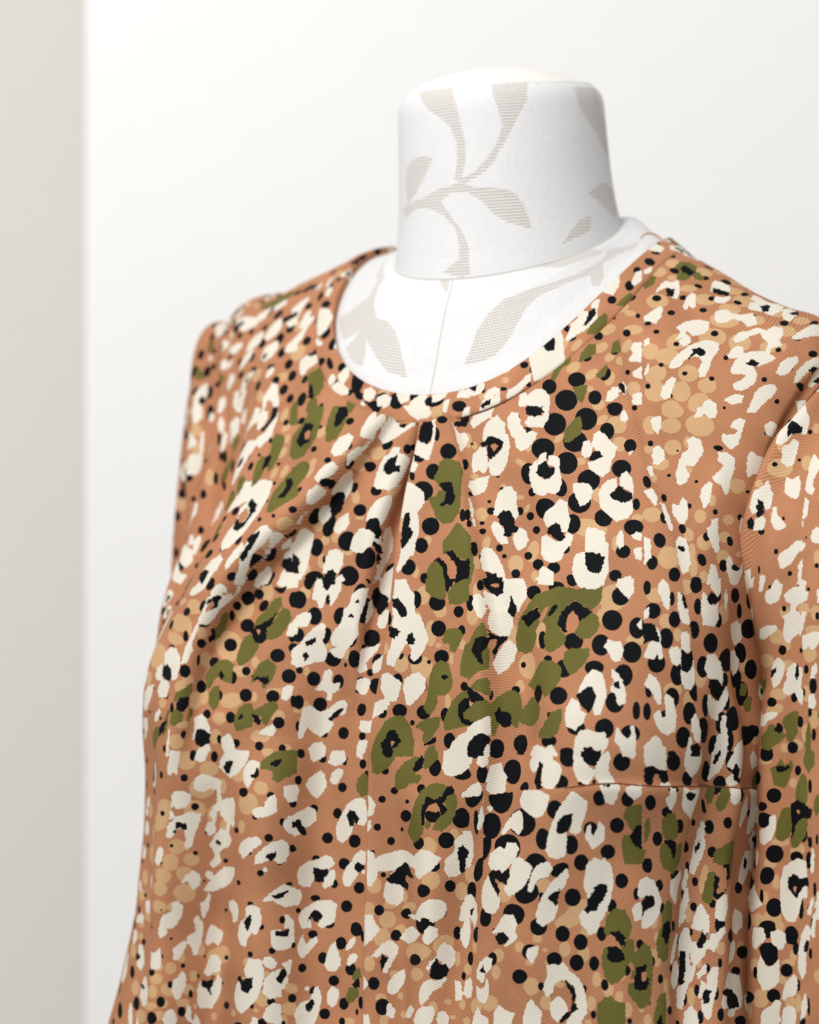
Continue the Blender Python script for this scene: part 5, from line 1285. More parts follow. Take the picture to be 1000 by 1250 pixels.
c 0 246 472 -8.4,1.9 -8.5,-4.8 -8.1,-9.1 8,-10 9,-3.9 6.6,1.1 4,5 1.4,2.3 1.7,-2.5 0.2,1.4 -1.2,6.3 -3.3,6.4 -5.1,2.7
k 0 231 471 -3.4,-3.3 3,-3.7 1.8,1.7 0.9,2.7 -1.4,1.9
k 0 252 474 -1.5,-0.9 0.2,-3.8 1.1,1.8 -1.1,2
d 0 254 452 0 -0.2 5.4 4.3 45.5
d 0 230 456 -0.3 -0.2 3.9 2.8 49.3
d 0 225 487 -0.3 0.1 5.2 2.2 -178.2
t 0 243 455 0.2 -0.1 4.1 3.2 38.1
c 0 282 458 -5.7,3.1 -4,-1.8 -0.1,-4.1 4.2,-4.4 5,-0.6 3.6,3.4 -0.7,3.7
d 0 275 466 0.4 0.1 4.9 4.2 59.9
t 0 297 456 0.3 -0.1 2.3 1.9 -162
d 0 304 457 -0.1 -0 3.8 3.4 66.2
d 0 323 456 -0.3 -0.1 2.4 2 74.6
c 0 319 467 -11.2,2.9 -7.1,-1.2 -3.5,-6.2 0.2,-10.3 4.9,-13.5 6.9,-12.8 7.2,-8.1 5.5,-3.3 7.6,-0.7 8.8,3 7.1,6.9 1.3,8.3 -4.4,10.7 -7.3,11.9 -10.8,10.3
k 0 312 466 -3.4,0.3 -0.5,-0.9 2.4,-3 2.5,-0.2 -0.3,1.9 -2.3,2.1
k 0 334 463 -1.2,-1.5 0.6,-2.7 1.8,0 0.1,2.1 -0.9,1.3
d 0 302 476 -0.2 0.1 4.6 2.9 109.7
d 0 273 484 0.5 0.2 4.7 4.4 71.5
c 0 289 489 -10.2,7.4 -8.4,2.7 -4.2,-1.2 -2.4,-5.9 -2.8,-9.6 0.4,-11.6 2,-18.1 6.3,-21.1 10.8,-22.1 10.3,-16.5 8.7,-10 7.1,-3.4 7.9,3.1 5,8.8 0.8,12.6 -1.2,15.5 -2.1,17.4 -8.1,15.7 -10.8,13 -5.2,11 -8.8,10.1
k 0 251 494 -1.7,0.9 0.2,-1.2 0.4,0.6
k 0 272 492 -2.4,0.5 0.5,-1.5 0.9,1.2
d 0 307 493 0.4 -0 3.8 2.6 112.2
t 0 327 491 -0.5 -0.2 3.4 1.9 87.8
d 0 334 481 0.2 0 5.5 4 177.6
t 0 316 477 -0 0.1 2.3 1.5 176.1
d 0 342 490 0.1 0.1 1.2 1 90.3
d 0 238 494 0.1 0.1 4.8 3 116.6
c 0 262 499 -3.4,5.3 -3.9,-3.1 -1.1,-7.3 2.9,-6 4.1,-0.5 1.6,5.5 -1.8,7
d 0 263 498 -0.2 0 7 3.8 100.4
k 0 246 505 -6.9,-5.7 -1.9,-8 -0.1,-4.3 4.6,-2.7 5.5,2.1 3,6.1 1.2,8.1 -1.9,3.5 -5.9,-0
c 0 232 509 -4.7,-0.7 -4.8,-6.9 3.5,-7.1 5.1,2 2.8,6.9 1.2,4 -2.4,1.2
c 0 273 510 -2.9,2.9 -2.9,-2.9 -0.3,-5.9 3.1,-5 3.2,0.9 1.8,4.8 -1.4,4.8
d 0 301 504 0.4 0.1 5 4.5 42
d 0 275 523 0.4 -0.1 3.9 1.9 74
k 0 222 498 -1.6,-0.7 2.1,-1.3 -0.2,2.3
t 0 316 522 -1.5 -0 5 3.6 -152
c 0 332 501 -6.3,6 -5.7,2.3 -3.1,-0.7 -4.5,-4.3 -0.7,-5.5 4.1,-6.8 8.7,-9 7.2,-5.2 3.7,-1.2 1.1,1.8 2.6,5.4 -1.1,7.5 -5.1,7.8
d 0 333 496 -0.5 0.1 4.6 3.4 87.3
d 0 315 500 -0 -0.1 1.6 1.4 -174.6
c 0 339 513 -4.1,4.5 -4.7,-0.1 -0.4,-4 2.7,-6.8 3.3,-2.2 0.3,2.5 -3,4.5
d 0 334 511 -0.4 -0.2 3.7 2.9 105.6
d 0 352 506 0.4 -0.2 1.9 1.8 51.6
d 0 354 460 0.1 -0 1.7 1.7 -164.2
t 0 354 465 -0.5 -0 2.4 1.5 86.3
c 0 373 478 -7.5,2.5 -4.2,-2.4 -3.2,-7.2 0,-9.2 2.2,-7.4 1.1,-2.6 3.2,-0.8 7.5,-1.9 6.4,2 2.1,4 1.1,7.9 -1.1,8 -1.1,3.2 -6.4,2.5
d 0 366 485 -0.2 -0 4 3.8 166.9
d 0 364 469 -0.4 0.1 3.8 3.5 102.7
c 0 371 502 -4.4,0.6 -3.6,-2.2 0.2,-4.2 4.3,-3.4 3.7,1.3 2,5 -1.1,4.2
d 0 370 500 -0.3 -0 4.4 3.1 112.3
d 0 371 512 0 0.1 4.7 4 -142.1
c 0 373 526 -5.3,-0.3 -4.2,-6.7 -1.2,-7.8 2.8,-5.2 6.7,-2.7 5.7,1 3.6,6.6 0.6,7.6 -2.4,6 -4.3,2.4
d 0 362 531 -0.4 0.2 3.7 3 109.6
c 0 371 542 -6.8,0.7 -5.9,-3.9 -1.7,-6.7 2.6,-7.8 7,-4.4 7.1,0.2 2.9,4.9 -2.3,9.6 -4.5,8.8
d 0 369 549 0.4 0 2.2 1.1 87.8
d 0 397 461 -0.2 0.3 3.7 2.7 88.7
d 0 399 472 0.3 -0.2 3.9 3.6 123.3
t 0 402 464 0.3 -0.2 2.9 2.5 94.2
t 0 407 461 -0.4 -0.1 2.5 1.2 175.8
c 0 415 474 -14,9.1 -13.1,1.5 -11.2,-5.2 -7.3,-7.3 -3.4,-4.6 -0.5,-3.8 3.4,-5.8 7.3,-8.8 14,-11 17,-9.3 16,-4.5 12.1,-2.4 10.2,-4.2 7.3,-4.1 4.4,-1.2 6.3,2.5 3.4,6.4 -1.4,9.5 -5.3,7.7 -8.2,4.1 -10.1,7 -12.1,10.9 -14,11
k 0 409 483 -5.3,2.7 -2.8,-0.2 2.3,-3.2 6.1,-3.3 1,0.6 -4,3.6
d 0 424 464 -0.1 -0.2 2.2 1.2 90.3
d 0 424 461 -0.3 -0.1 2.8 1.3 89.5
d 0 432 475 -0.5 -0.2 2.2 1.9 173.9
d 0 402 502 0.3 0.2 3.3 2.7 100.7
d 0 429 489 -0.1 0.2 4.4 3.1 177.8
d 0 405 521 0.1 -0.1 2.8 2.5 107.8
c 0 401 516 -9.5,4.7 -7.7,0.1 1.5,-3.6 8.5,-6.5 9.1,-2.8 4.9,1.8 -4.2,6.5
c 0 420 508 -6,1.2 -4.8,-2.5 -0.2,-2.7 4.3,-3.7 4.7,0.8 1.8,3.7 -4.3,3
d 0 432 504 -0.3 -0.2 2.1 1.9 90.8
c 0 444 503 -2.7,0.7 -1.7,-3 1.6,-4.1 3.9,-3.3 2.8,1.4 0.7,4.7 -2.6,4.8
c 0 449 471 -5.2,-0.4 -2.3,-3.2 1.5,-4.1 4.4,-1.4 3.6,3.8 -4.2,3.8
d 0 452 462 0.5 -0.1 2 1.4 -175.7
c 0 293 535 -8.1,-4.2 -7.8,-10.7 -9.6,-17.1 -9.7,-27.7 -3.7,-28 -1.1,-23 2.2,-20.4 2.7,-15.8 4.4,-9.4 7.6,-8.6 10.1,-4.1 12.5,-0.5 14,4.1 11.6,9.7 9,13.5 6.2,15.5 4,13.7 4.5,9.1 2.2,6.4 0.2,6.5 -1.4,10.3 -4,14.1 -5.5,18.7 -9.6,18 -10,14.3 -7.7,8.7 -7.4,2.2
k 0 260 530 -4.5,-1 -5.1,-4.8 -2.1,-4.9 1.3,-2.2 3.9,1.4 4.3,4.2 1.4,5.3 -1.1,1.7
c 0 266 527 -0.9,2.3 -1.8,-3.3 1.8,-1.5 2.3,2.2
k 0 304 539 -2.8,0.4 -2,-2.4 -0.1,-3.3 2.3,0.2 1.6,3 -1.6,2.2
k 0 295 528 -3.2,-3 -0.1,-2.2 3.1,-0.5 0.5,3.3 -2.7,2.5
d 0 247 540 -0.2 0.1 4.7 3.2 75.4
t 0 241 545 -0.2 0.1 5 4 65.5
t 0 269 541 0.4 0.2 2.1 1.8 -146.1
t 0 295 553 -0.3 -0.1 6.7 3.5 83
d 0 330 542 0.2 -0.1 4.2 3.2 179.6
d 0 328 533 0.2 0.1 1.9 0.8 120.9
t 0 338 533 -0.2 0 4.7 4.2 90.9
t 0 343 547 0.2 -0.1 6.7 5.7 -179
d 0 335 552 0.1 -0.2 1.2 1 -178
o 0 235 555 -6.9,-0.3 -7.7,-6.3 5.8,-6 6.7,1 6.1,4.7 1.6,4.5 -3.2,2.6
k 0 228 565 -3.3,-3.2 3.2,-2.9 0.6,2.1 -1.4,3.8
o 0 238 572 -6.3,0.6 -3.4,-3.9 -0.4,-6.9 6.8,-6.5 7.9,5.1 2,6.6 -4.7,6.2
d 0 252 556 0.2 -0 5.2 4.1 -163.8
t 0 264 559 -0 -0.1 4.1 3.3 -164.4
d 0 265 573 0.2 0.2 3.3 2.8 -149.3
d 0 288 558 0.4 0.1 4.7 4 -162.1
o 0 304 570 -7,-0 -5.2,-5.4 0.4,-6.2 4,-5.2 6.6,-2.4 4.8,2.1 1.8,6.6 -1.8,5.6 -2.2,1.9 -5.6,1.8
d 0 292 577 -0.4 0 2.9 2.4 56.3
t 0 311 577 0.3 -0 2.8 2.3 -153.1
d 0 327 562 -0.4 0.1 4.8 3.6 -175.7
t 0 330 569 0.3 0.1 2.8 1.2 83.8
o 0 371 560 -5.9,-7.1 -3.8,-11.7 0.8,-14.5 5.7,-12.8 8.3,-7.4 9.7,-3.8 8.7,0.7 4.1,3.5 -0.6,3.6 -0.4,7.2 -2.6,11.7 -6.1,13.6 -9.8,10.9 -7.7,5.5 -6.8,-0.8
k 0 355 564 -2.2,-0.4 1.4,-1.3 2.7,0.5 -0.9,1.4
o 0 335 581 -3.1,5.6 -2.6,-2.5 -0.6,-8.6 2.7,-10.2 4.9,8.8 -1.5,7.5
t 0 311 559 -0.1 0.1 1.6 1.1 -176.4
d 0 369 582 0 -0.1 2.9 2.2 -167.5
d 0 402 549 0.3 -0.1 4.5 3.6 177.2
d 0 401 532 0.2 0.2 4.3 3.4 171.6
t 0 390 568 -0.1 -0 3.7 2 84.6
d 0 403 566 0.2 0.2 3.6 3.2 76.8
o 0 402 575 -8.2,8.3 -8.5,3.8 -6.1,-1.6 -2.3,-7 3,-10.6 10.5,-12.5 11.8,5.3 2.9,7.2 -5.4,8.2
k 0 401 584 -5.9,-3.9 -1.9,-7.4 3.1,-7.5 3.4,-3 -1.4,-0.4 -1.1,3.2 3.9,4.1 4.1,6.7 -2.4,5 -5.5,1.4
o 0 418 553 -9,-0.4 -5.5,-2.4 -2.1,-4.4 3.8,-5.5 8.5,-5.8 7.6,-1.2 3.1,4.4 -1.4,8.2 -3.9,6.5 -2.9,2
d 0 414 541 -0 -0.2 1.4 1.3 121.1
o 0 428 529 -13.4,9.7 -11.4,3.2 -8.3,-2.4 -5.3,-7.1 -0.2,-10.1 4.8,-10.4 8.9,-6 10.9,-1.6 12,4.8 11,10.7 -12.4,11.9
k 0 437 527 -6.4,0.5 -3.4,-2.4 -2.4,-6.1 1.6,-7.2 3.6,-3.7 5.6,-1 3.6,0.9 0.6,2.9 -1.4,7.1 -4.4,7.2
h 0 437 527 -0.4,-0.7 1.6,-0.8 -0.4,2
k 0 432 556 -5.4,2.3 -0.6,-0.6 2.9,-2.6 3.1,0 -1.7,2.1
d 0 430 571 -0.1 0 4.3 4 177.2
c 0 434 578 -6.2,2 -3.6,-1.7 1.8,-5.5 9.4,-7.7 9.8,5.2 -8.9,6.1
o 0 442 556 -5.1,3.2 -1.7,-1.9 2,-3.1 4.8,2.6
c 0 259 603 -12.4,-5.8 -11.5,-10.3 -9.4,-8.3 -4.3,-6.9 -1.3,-8.5 -0.4,-12.1 1.6,-15.2 10.8,-14.3 13,-8.1 13.1,-3.4 10.2,0.1 8.2,3.6 6.2,2.5 4.2,5.1 4.3,9.8 2.4,14.3 0.5,16.9 -4.7,14.5 -8.8,12.3 -10,7.5 -7.1,2.2 -9.2,0.1
k 0 230 595 -5.8,-0.8 -3.6,2.1 -0.5,4.1 2.5,5.1 5.4,4.1 5.9,-0.7 4.6,-4.1 1.7,-4.1 3.2,1.2 -1.8,0.2 -4.2,-4.2 -6.1,-4.2
k 0 261 609 -2.6,2.2 -0.4,-6.8 0.6,-2.9 2.7,1.1 0.6,5.5
k 0 307 599 -6.2,-6 -3,-3.8 1.9,-3.7 5.6,-4.4 4.2,-1.3 1.6,1.1 0.5,6 -0.7,11 -1.6,5.5 -0.2,1.4 0.3,-1.5 -2.7,-1.9 -4.3,0.3
c 0 324 603 -4.8,1 -3.2,-2.9 -0.7,-6.9 1.9,-9.1 4.8,-6.8 5.9,-4.2 4.4,1.5 1.1,6.5 -2.4,9.8 -5.4,6.6 -6.4,4.9
t 0 295 607 0.2 -0.1 5.6 3 96.1
c 0 258 590 -4.4,-4.7 -1.8,-6 1.8,-3.4 4.1,2.4 2.6,8.7 -1.4,4.1 -4.4,-0.6
d 0 256 583 -0 -0.2 4.3 2.7 74.9
t 0 274 585 0.2 -0.1 5.1 3.8 61.5
t 0 238 588 -0.5 0.1 4.3 2 74.9
d 0 231 589 -0.6 -0.2 3.4 1.8 70.9
o 0 321 593 -7.8,5.4 -6.6,-5.6 -4.2,-10.3 0.3,-15.2 2.8,-10.8 4.7,-3.6 6.6,3.5 6.3,9 1.5,11.1 -6.6,15.3
k 0 321 594 -5.9,-0 -3.7,-5.8 0.1,-7.1 3,-7.4 3.6,-2.9 1.1,0.1 0.6,3.9 2.1,7.4 0,6.7 -2.4,3.3
o 0 369 596 -7,-0 -2.5,-3.2 3.2,-4.6 5.5,-1.2 6,4.1 1.1,3.7 -2.9,2.2
k 0 381 591 -7.1,-5.5 -1.2,-2.7 4,-0.8 6.7,1.9 3,3.6 -0.8,3.5 -3.5,0.8
o 0 399 594 -7.4,3.5 -5,-1.9 -0.7,-4.6 4.7,-6.5 8.2,-3.9 7.4,1.4 1,5.1 -7.3,5.2
d 0 380 600 -0.9 -0.2 2.8 1.8 77.1
t 0 395 587 0 0.1 3 2.7 -153.1
d 0 411 589 0.2 -0.2 3.5 1.3 179.5
t 0 405 597 0.3 0.1 5 1.9 159.6
c 0 416 596 -8,5.3 -8.2,-0 -0.6,-3.8 5.5,-7.5 7.6,-6.7 8,3 1.8,3.2 -3.3,6
k 0 431 597 -8.5,1 -3,-3.6 1,-5.5 5.1,-3.9 6.1,-1.3 3.1,1.5 2.2,6.3 -8.5,6.7
c 0 438 601 -1.6,-1.3 1.1,-4.8 1.2,2.6 -2.5,2.7
o 0 399 607 -7,12.6 -9,-4.4 -5.9,-8.2 -1.8,-11.2 2.5,-12.4 5.5,-9.9 7,-4.6 6.8,1.7 5.7,7.2 2.8,5.6 -2.8,3.3 -4.8,8.8 -5.9,14.3
k 0 404 605 -4.5,-1.7 -2.2,-5.4 -1,-2.8 2.6,-3.1 4.7,-0.5 4.4,4 1.8,5.1 -1.2,2.6 -3.1,1.8
d 0 368 610 -0.4 -0 2 2 80.9
t 0 363 612 -0.3 -0.2 3.3 2.1 86.7
d 0 435 604 0.2 -0.2 4.4 3.6 82.8
d 0 431 617 0.2 -0.2 4.8 4.2 65.5
c 0 436 642 -11.6,3.2 -8.8,-1.5 -2.6,-2.3 3.9,-0.4 8.5,-2 12.2,3.7
d 0 248 627 -0.2 0 5 3.6 -140.3
o 0 283 624 -7.6,-3.1 -3.2,-6.5 1.3,-10.7 4.3,-13.6 9.3,-13.2 8.8,-9.7 4.5,-7.2 1.7,-5.2 6.1,-1.3 5.4,3.1 2.6,5.1 3.2,8.9 -1.6,14.9 -6.8,15.4 -11.5,13.2 -11.7,6.8 -9.7,1.9
k 0 279 625 -7,-1.9 -1.8,-3.2 3.4,-4.6 5.4,-1.3 6.3,0.8 2.5,1.6 -1.5,3.2 -3,4.7 -5,1.4
d 0 302 627 -0.1 -0.2 1.5 1.3 -141.7
o 0 286 652 -12.2,-12.5 -9,-14.3 -5.2,-14 -1.3,-14.7 5,-12.6 9.1,-9.3 12.8,-9 17.8,-5.4 22.4,-4.9 21.9,-2.1 20,2.1 16.8,3.9 13.7,4.9 10.7,1 7,-4.1 2,-2.9 -1.6,0.8 -4.6,5.6 -3.5,9.8 -1.4,13.4 -3.1,16.8 -7.2,18.3 -11.2,18.9 -14.4,15.9 -14.1,10.2 -11,4.4 -13.1,0.8 -9.7,-1.9 -6.9,-5.9 -9.8,-5.8 -13.2,-3.1 -14.2,-7.3
k 0 295 659 -8.4,0.5 -5.4,-4.3 -1,-6.6 3.1,-8.1 6,-4.1 10.3,1.4 7.3,2.3 3.1,3.7 2.3,-0.5 0.1,-3.3 -2.5,-0.3 -4.7,4.8 -5.4,7.5 -7.6,4.7
k 0 279 643 -3.2,2.3 -0.7,-0.7 1.7,-2.8 3.4,-1.3 1.1,0.9 -1.2,2.1
h 0 301 658 -2.5,-0.5 -0.8,-3.9 2.4,-5.7 2.5,-1.7 3.9,0.7 2.2,4 -1.5,3.7 -3.3,3.1
o 0 313 671 -7.2,0.9 -3.9,-3.8 0.5,-5.9 3.6,-6.7 6.4,-3.5 6,1.3 3,5.1 -1.2,6.4 -5.4,4.7
d 0 325 661 0 0.1 5.3 4.5 -136.3
d 0 311 635 -0.1 0 4.6 2.9 87.2
t 0 303 632 0.2 0.2 6.3 3.2 112.5
o 0 348 665 -6.7,-1.3 -5.2,-5.7 -1.4,-6.6 4,-5 7.6,-3.9 7,-0.1 3.7,3.8 -0.4,6.6 -4.2,7.4 -6.3,1.9
d 0 356 657 -0.3 -0.2 5.2 4.4 -129.8
t 0 335 618 0.4 0.1 6.5 6.1 83.5
d 0 333 614 -0.1 0.1 1.4 1.4 119.5
o 0 360 637 -16.9,0.1 -11.5,-3.2 -6.1,-7.3 -0.6,-9.6 7.1,-7.8 13.1,-3.6 13.7,3.8 10.2,7.5 4.7,10.8 -1.3,6.6 -9,4.7
d 0 337 641 0.1 0.2 3 1.8 -156.1
k 0 377 632 -6,-1.2 -1.6,-4.9 3.3,-3.1 6.2,1.9 1.9,5.6 -3.2,2.9
o 0 398 625 -10,2.5 -7.1,-3.5 -1.9,-8.4 4.5,-6.9 11.6,-0.9 10.6,4.4 0.9,7.1 -7.5,5.4
d 0 402 617 0.3 0.2 1.8 1.1 80.1
d 0 388 655 -0.1 0.1 5.4 4.4 -149.3
o 0 415 649 -9.3,3.5 -5.4,0.4 -1.6,-2.7 2.2,-6.7 8.5,-7.8 8.5,-2.6 5.9,4.1 0.8,6.2 -6.8,5.5
d 0 405 649 -0 -0.1 1.6 1.3 -154.5
d 0 428 650 -0.3 0.3 5.2 3 -176.4
c 0 239 636 2.9,-0.3 4.6,4 -2.5,0.1 -5.4,-3.7
d 0 252 645 0.3 -0 4.5 2.8 -151
d 0 253 658 -0.3 0.1 2.9 2.3 -136.6
c 0 267 670 -5.6,-3.4 -2.8,-5.6 7.1,-0.4 4.4,4.1 0.4,4.1 -2.5,1.5
c 0 290 697 -2.9,-3.7 -0.5,-6 6.1,-1.7 2.6,4.3 -1.5,6.1 -2.3,2.3
d 0 296 694 0.1 0.2 4.8 4.4 107.6
t 0 294 690 -0.1 -0.1 8.2 6.8 -172
t 0 311 686 -0.1 -0.2 5.5 4.8 -145.7
d 0 317 689 0.2 0.2 5.4 5 93.9
d 0 341 710 -0 -0.4 5.4 3.9 120.9
t 0 352 709 0.3 0 4.5 2.8 -150.5
d 0 340 683 -0.1 0.1 5.7 4.5 102.6
c 0 352 694 -4,-3.6 -1,-6.4 1.8,-4.1 4.2,-3.1 4,1.9 0.3,6.4 -2.5,6.2 -3.1,0.8
d 0 363 708 -0.2 0.1 5.4 4.7 119.9
d 0 364 680 -0 0.2 4.7 3.7 -156
d 0 385 703 0.1 -0.1 5.7 4.5 118.1
c 0 394 699 -0.2,-7.1 0.8,-9.7 2.6,-7.1 3.6,-2.9 3.1,2.8 0.7,8.6 -2.4,9.4 -3.3,7.2 -1.6,3 -3.6,1.3 -2.6,-1.3 0,-3.2
k 0 393 699 -1.7,-1.2 1.4,-2 0.8,1.6 -0.8,1
d 0 406 698 -0 -0.1 5.3 4.4 116.9
c 0 392 681 -8.1,0.5 -5.2,-4.3 -1.4,-8.9 2.8,-11.5 6.5,-8.7 7.2,-3.8 6.4,3.4 3.4,8.2 0.7,12.2 -1.8,11.5 -1.6,6.9 0.9,3.8 1.1,-0.8 -1,-3.2 -4.1,-1.2 -7,-0.1
k 0 396 677 -5.2,-2.8 -1.4,-3.7 1.6,-5.7 4,-4.3 4.9,0.5 2.1,5.4 -0.1,7.6 -3,4.2 -4,0.3
c 0 408 669 -5,1.7 -3.3,-4.2 -0.1,-8.1 3.3,-5.8 3.6,-1.3 6,0.9 3.7,4.9 -0.4,7.7 -4.6,5.3
d 0 420 671 0.1 0 4.5 3.4 -171.8
c 0 435 682 -10,5 -7.2,-3.6 -3.9,-6.5 -0.4,-6.7 3.5,-4.3 7.7,-3.5 8.5,1 6.9,4.1 2.7,7.3 1,3.1 -2.2,1.6 -4.9,5.9
d 0 425 691 0.1 0.2 4.8 4.5 121.6
d 0 440 665 -0.2 -0 3.7 2 -175.5
k 0 443 681 -2.3,-2.3 1.2,-2.6 4.5,2.7 -4,1.3
c 0 438 706 -5.8,0.2 -2.7,-5.9 -1.6,-6.5 -1.9,-3 0.2,1.2 3.4,-0.4 4.1,-4.7 5.7,-4.2 4.2,2.5 1.5,10.1 -4.2,8.3 -4.2,3.4
d 0 436 709 0.1 0.1 4.7 4.2 -174.7
d 0 419 713 0.3 0.1 4.4 1.7 117.8
c 0 339 712 -1.4,-1.1 1.9,-2.2 -1,2.4
c 0 325 728 -0.8,-4.8 4.3,-7.1 5,-3.8 2.9,0.2 -1,5 -3.9,7.3 -3.6,4.2 -2.2,-0.3
t 0 319 721 0.1 -0.1 4.5 3.7 -144.3
d 0 334 734 -0.1 0.1 3.4 1.2 130.4
d 0 305 714 -0.1 -0.1 3.6 1.7 125.3
t 0 333 743 0.2 -0.1 4.6 3.6 -153.2
d 0 342 752 0 -0.2 3.5 2.8 142.3
d 0 332 720 0.2 0.2 4 3.7 131.4
c 0 331 716 -0.4,-1.8 2.4,-2.1 -0.1,1.6 -2.9,1.9
d 0 357 738 0.3 0.1 4 2.8 132.3
t 0 353 732 0.1 -0.2 3.7 3.2 133.6
c 0 356 747 -2.7,-3.8 1.4,-8.4 2.9,-7.3 0.2,-1.6 -0.3,0.2 1.8,0.7 6,-2.7 6.2,-1.5 2,3.1 -1.5,7 -4.8,6.6 -6.4,4.3 -4.9,-0
k 0 347 744 1.7,-3.9 2,-1.5 -0.1,3.5 -2.1,3 -0.5,-0.1
d 0 364 756 -0.2 -0.1 3.9 1.8 133.6
c 0 377 766 -0.2,-7 2.4,-8.3 2.2,-5.2 0.6,-2 3.1,1.1 5.8,1 2.1,3.6 -0,7.4 -4.7,8.1 -8.8,3.8 -5.5,-1.3
k 0 370 767 -2.3,-2.7 1.9,-2.7 2.3,-0.2 0.7,3 -3.7,1.7
d 0 384 755 0 -0 4.4 3.1 135.6
c 0 362 768 -2.2,-2.5 1.4,-4.6 5.7,-1.2 1.7,2.9 -2.4,4.1 -2.3,0.8
d 0 371 770 0.3 0.2 3.1 2.2 139.3
d 0 396 774 0.4 0.1 3.5 2.5 129.4
t 0 396 779 -0.2 0.3 4.6 4.5 83.6
c 0 387 780 0.1,-2.6 2.9,-3.8 1.8,-0.2 -3.7,4.3 -2.6,0.7
d 0 395 790 0.3 -0.1 4.3 3.5 -113
c 0 380 786 -2,-1.2 2.9,0 -0.1,1.5
c 2 37 168 -7,-0.6 -13.8,5.8 -8.7,5.7 -5.9,1.9 -0.8,0.5 7.7,-0.9 14.5,-3.5 12.8,-4.7 3.7,-4.5
d 0 413 807 0.2 -0.1 5.3 3 123.6
d 0 412 798 0 0.4 3.9 1.9 114.2
c 2 46 175 5.3,-4.2 -0.8,-3 -8.8,1.9 -5.9,4.2 2.4,3.3 8.2,-1.9
d 0 434 809 -0.2 -0.4 5.7 4.8 -123.7
c 0 427 798 -3.8,-4 -2.3,-7.3 3.7,-4.9 5.5,-1.3 2.4,5.4 -1.7,6.7 -3.9,3.9
k 0 356 722 0.1,-6.8 3.6,-3.5 2.6,1.1 0.8,5.2 -1.6,2.6 -5.9,2
c 0 371 726 5.9,-8.3 5.9,-5.2 2.6,1.1 -0.2,6.7 -2.2,6.5 -0.9,3.1 -4.4,5.1 -8,1.8 -2.1,-2.9 1.1,-3 2.1,-1.3
d 0 371 734 -0 -0.3 5.1 3.5 129.5
d 0 390 728 0.2 0 4.8 4.3 147.3
d 0 408 770 0.3 -0.1 4.9 4.5 133.4
c 0 390 749 -1.1,-1.6 1.7,-4.9 4.6,-3.9 3.9,-0.2 -0.1,4.5 -2.7,4.7 -3.9,1.8
t 0 376 743 -0.2 -0 3.2 1.9 132
c 0 394 742 -1.2,-3.1 1.2,-4.7 4.2,-2.7 3.5,1 0.7,4.4 -2.6,4.3 -3.1,0.8
k 0 405 752 0.5,-6 3.6,-1.9 5.5,-2.6 3.5,1.3 -0.1,4.1 -4.3,4.3 -5.6,1.3 -2.8,-2
d 0 409 744 0.1 0.1 5.5 3.3 131.6
c 0 416 754 -6,-0.5 -2.1,-5.2 -1.5,-2.7 2.2,-2.3 7.3,-5.1 9,-3.9 4.6,1.4 0.4,4.8 -5,6.4 -7.1,4
d 0 431 759 -0.2 0.1 6 4.2 135.7
d 0 419 764 0.2 0.2 5.4 3.4 133.8
c 0 431 775 -5.1,-5.2 -0,-9.1 4.5,-6.9 4.7,-3.5 5.4,-0.8 2.3,4.5 -0.6,7.8 -3.1,7 -2.3,4.3 -6.6,0.1
k 0 445 776 -2.5,-7.2 2.6,-3.7 3.4,0 5,2.2 0.8,4.7 -2.4,5.6 -4.6,2 -4.6,-3.3
d 0 445 783 -0.1 -0.4 3.5 2.2 135.9
d 0 434 786 0.4 0.2 7.8 5.6 -157.2
c 0 448 798 -3.1,-1.5 0.9,-7.3 5.1,-5.3 5.8,1.7 0.5,5.5 -2.4,5.6 -2.8,2.1
d 0 457 798 0.5 0.1 6.4 4.7 -163.5
d 0 446 805 -0.1 0.1 4.9 3.3 115.1
k 0 441 802 -1.1,-2 3.4,-2.1 1.8,1.1 -2.4,3.6
d 0 462 812 0.5 -0 5 4.4 139.6
t 0 455 807 0.1 -0.1 3.7 2.3 124.1
c 0 410 727 -3,-4.7 2,-8.1 4.2,-4.9 3.6,0.7 -0.9,7.4 -2.5,6.5 -1.6,2 -1.7,-1
d 0 408 723 0 -0.3 3.8 1.6 124.4
d 0 424 740 0.1 -0 5 3.7 133.7
t 0 419 741 0.1 -0.2 4.8 3.6 -157.8
c 0 434 735 -6.2,-2.6 -2.2,-3.5 -2.4,0.3 -0.7,1.1 2.1,-3.2 4,-8 5.8,-9 7.8,-5.1 6.3,-1.1 4.8,3 -0.2,9.1 -4.5,8.8 -6.6,6.8 -7.3,2.6
d 0 432 733 0.3 0.3 1.8 1.5 138.8
d 0 423 721 -0.1 0.3 4.2 1.8 121.4
c 0 456 777 -6.3,-4.4 -3.3,-7.7 -2.2,-4.9 -0.5,-0.7 2.6,-1.8 6.6,-4.6 8.9,-4.1 7.9,0.5 3.9,3.2 0.4,5.1 -2.3,5.4 -3.9,8.6 -7,4.5 -8.3,-0.5
d 0 449 766 -0 -0 5.6 2.5 127.7
d 0 459 783 -0.1 -0.1 5.1 2 125.3
d 0 471 804 -0.3 0 6.5 4.2 140.6
o 0 470 806 -4,1.1 1.1,-3.1 3.4,-0.7 -1.1,2.9
o 0 480 807 -2.7,-0.9 2.2,-3.2 5.3,-1.4 -0.3,3.6 -4,2.5
t 0 436 752 0.3 -0.2 5.4 2.7 129.3
t 0 426 763 -0.5 -0 4.6 3.2 136.4
d 0 445 753 -0.2 -0.3 5.6 3.7 129.6
d 0 474 787 -0.2 0.1 6.3 4.3 135.8
d 0 472 780 0.1 0.4 5.7 2.8 115.4
c 0 459 757 -2.7,-0.8 -0.1,-5.2 3.2,-6.4 3.3,-2.3 1.6,2.7 -1.1,7.1 -3.4,6.8
d 0 466 764 -0.3 -0.3 6.3 5.2 105.5
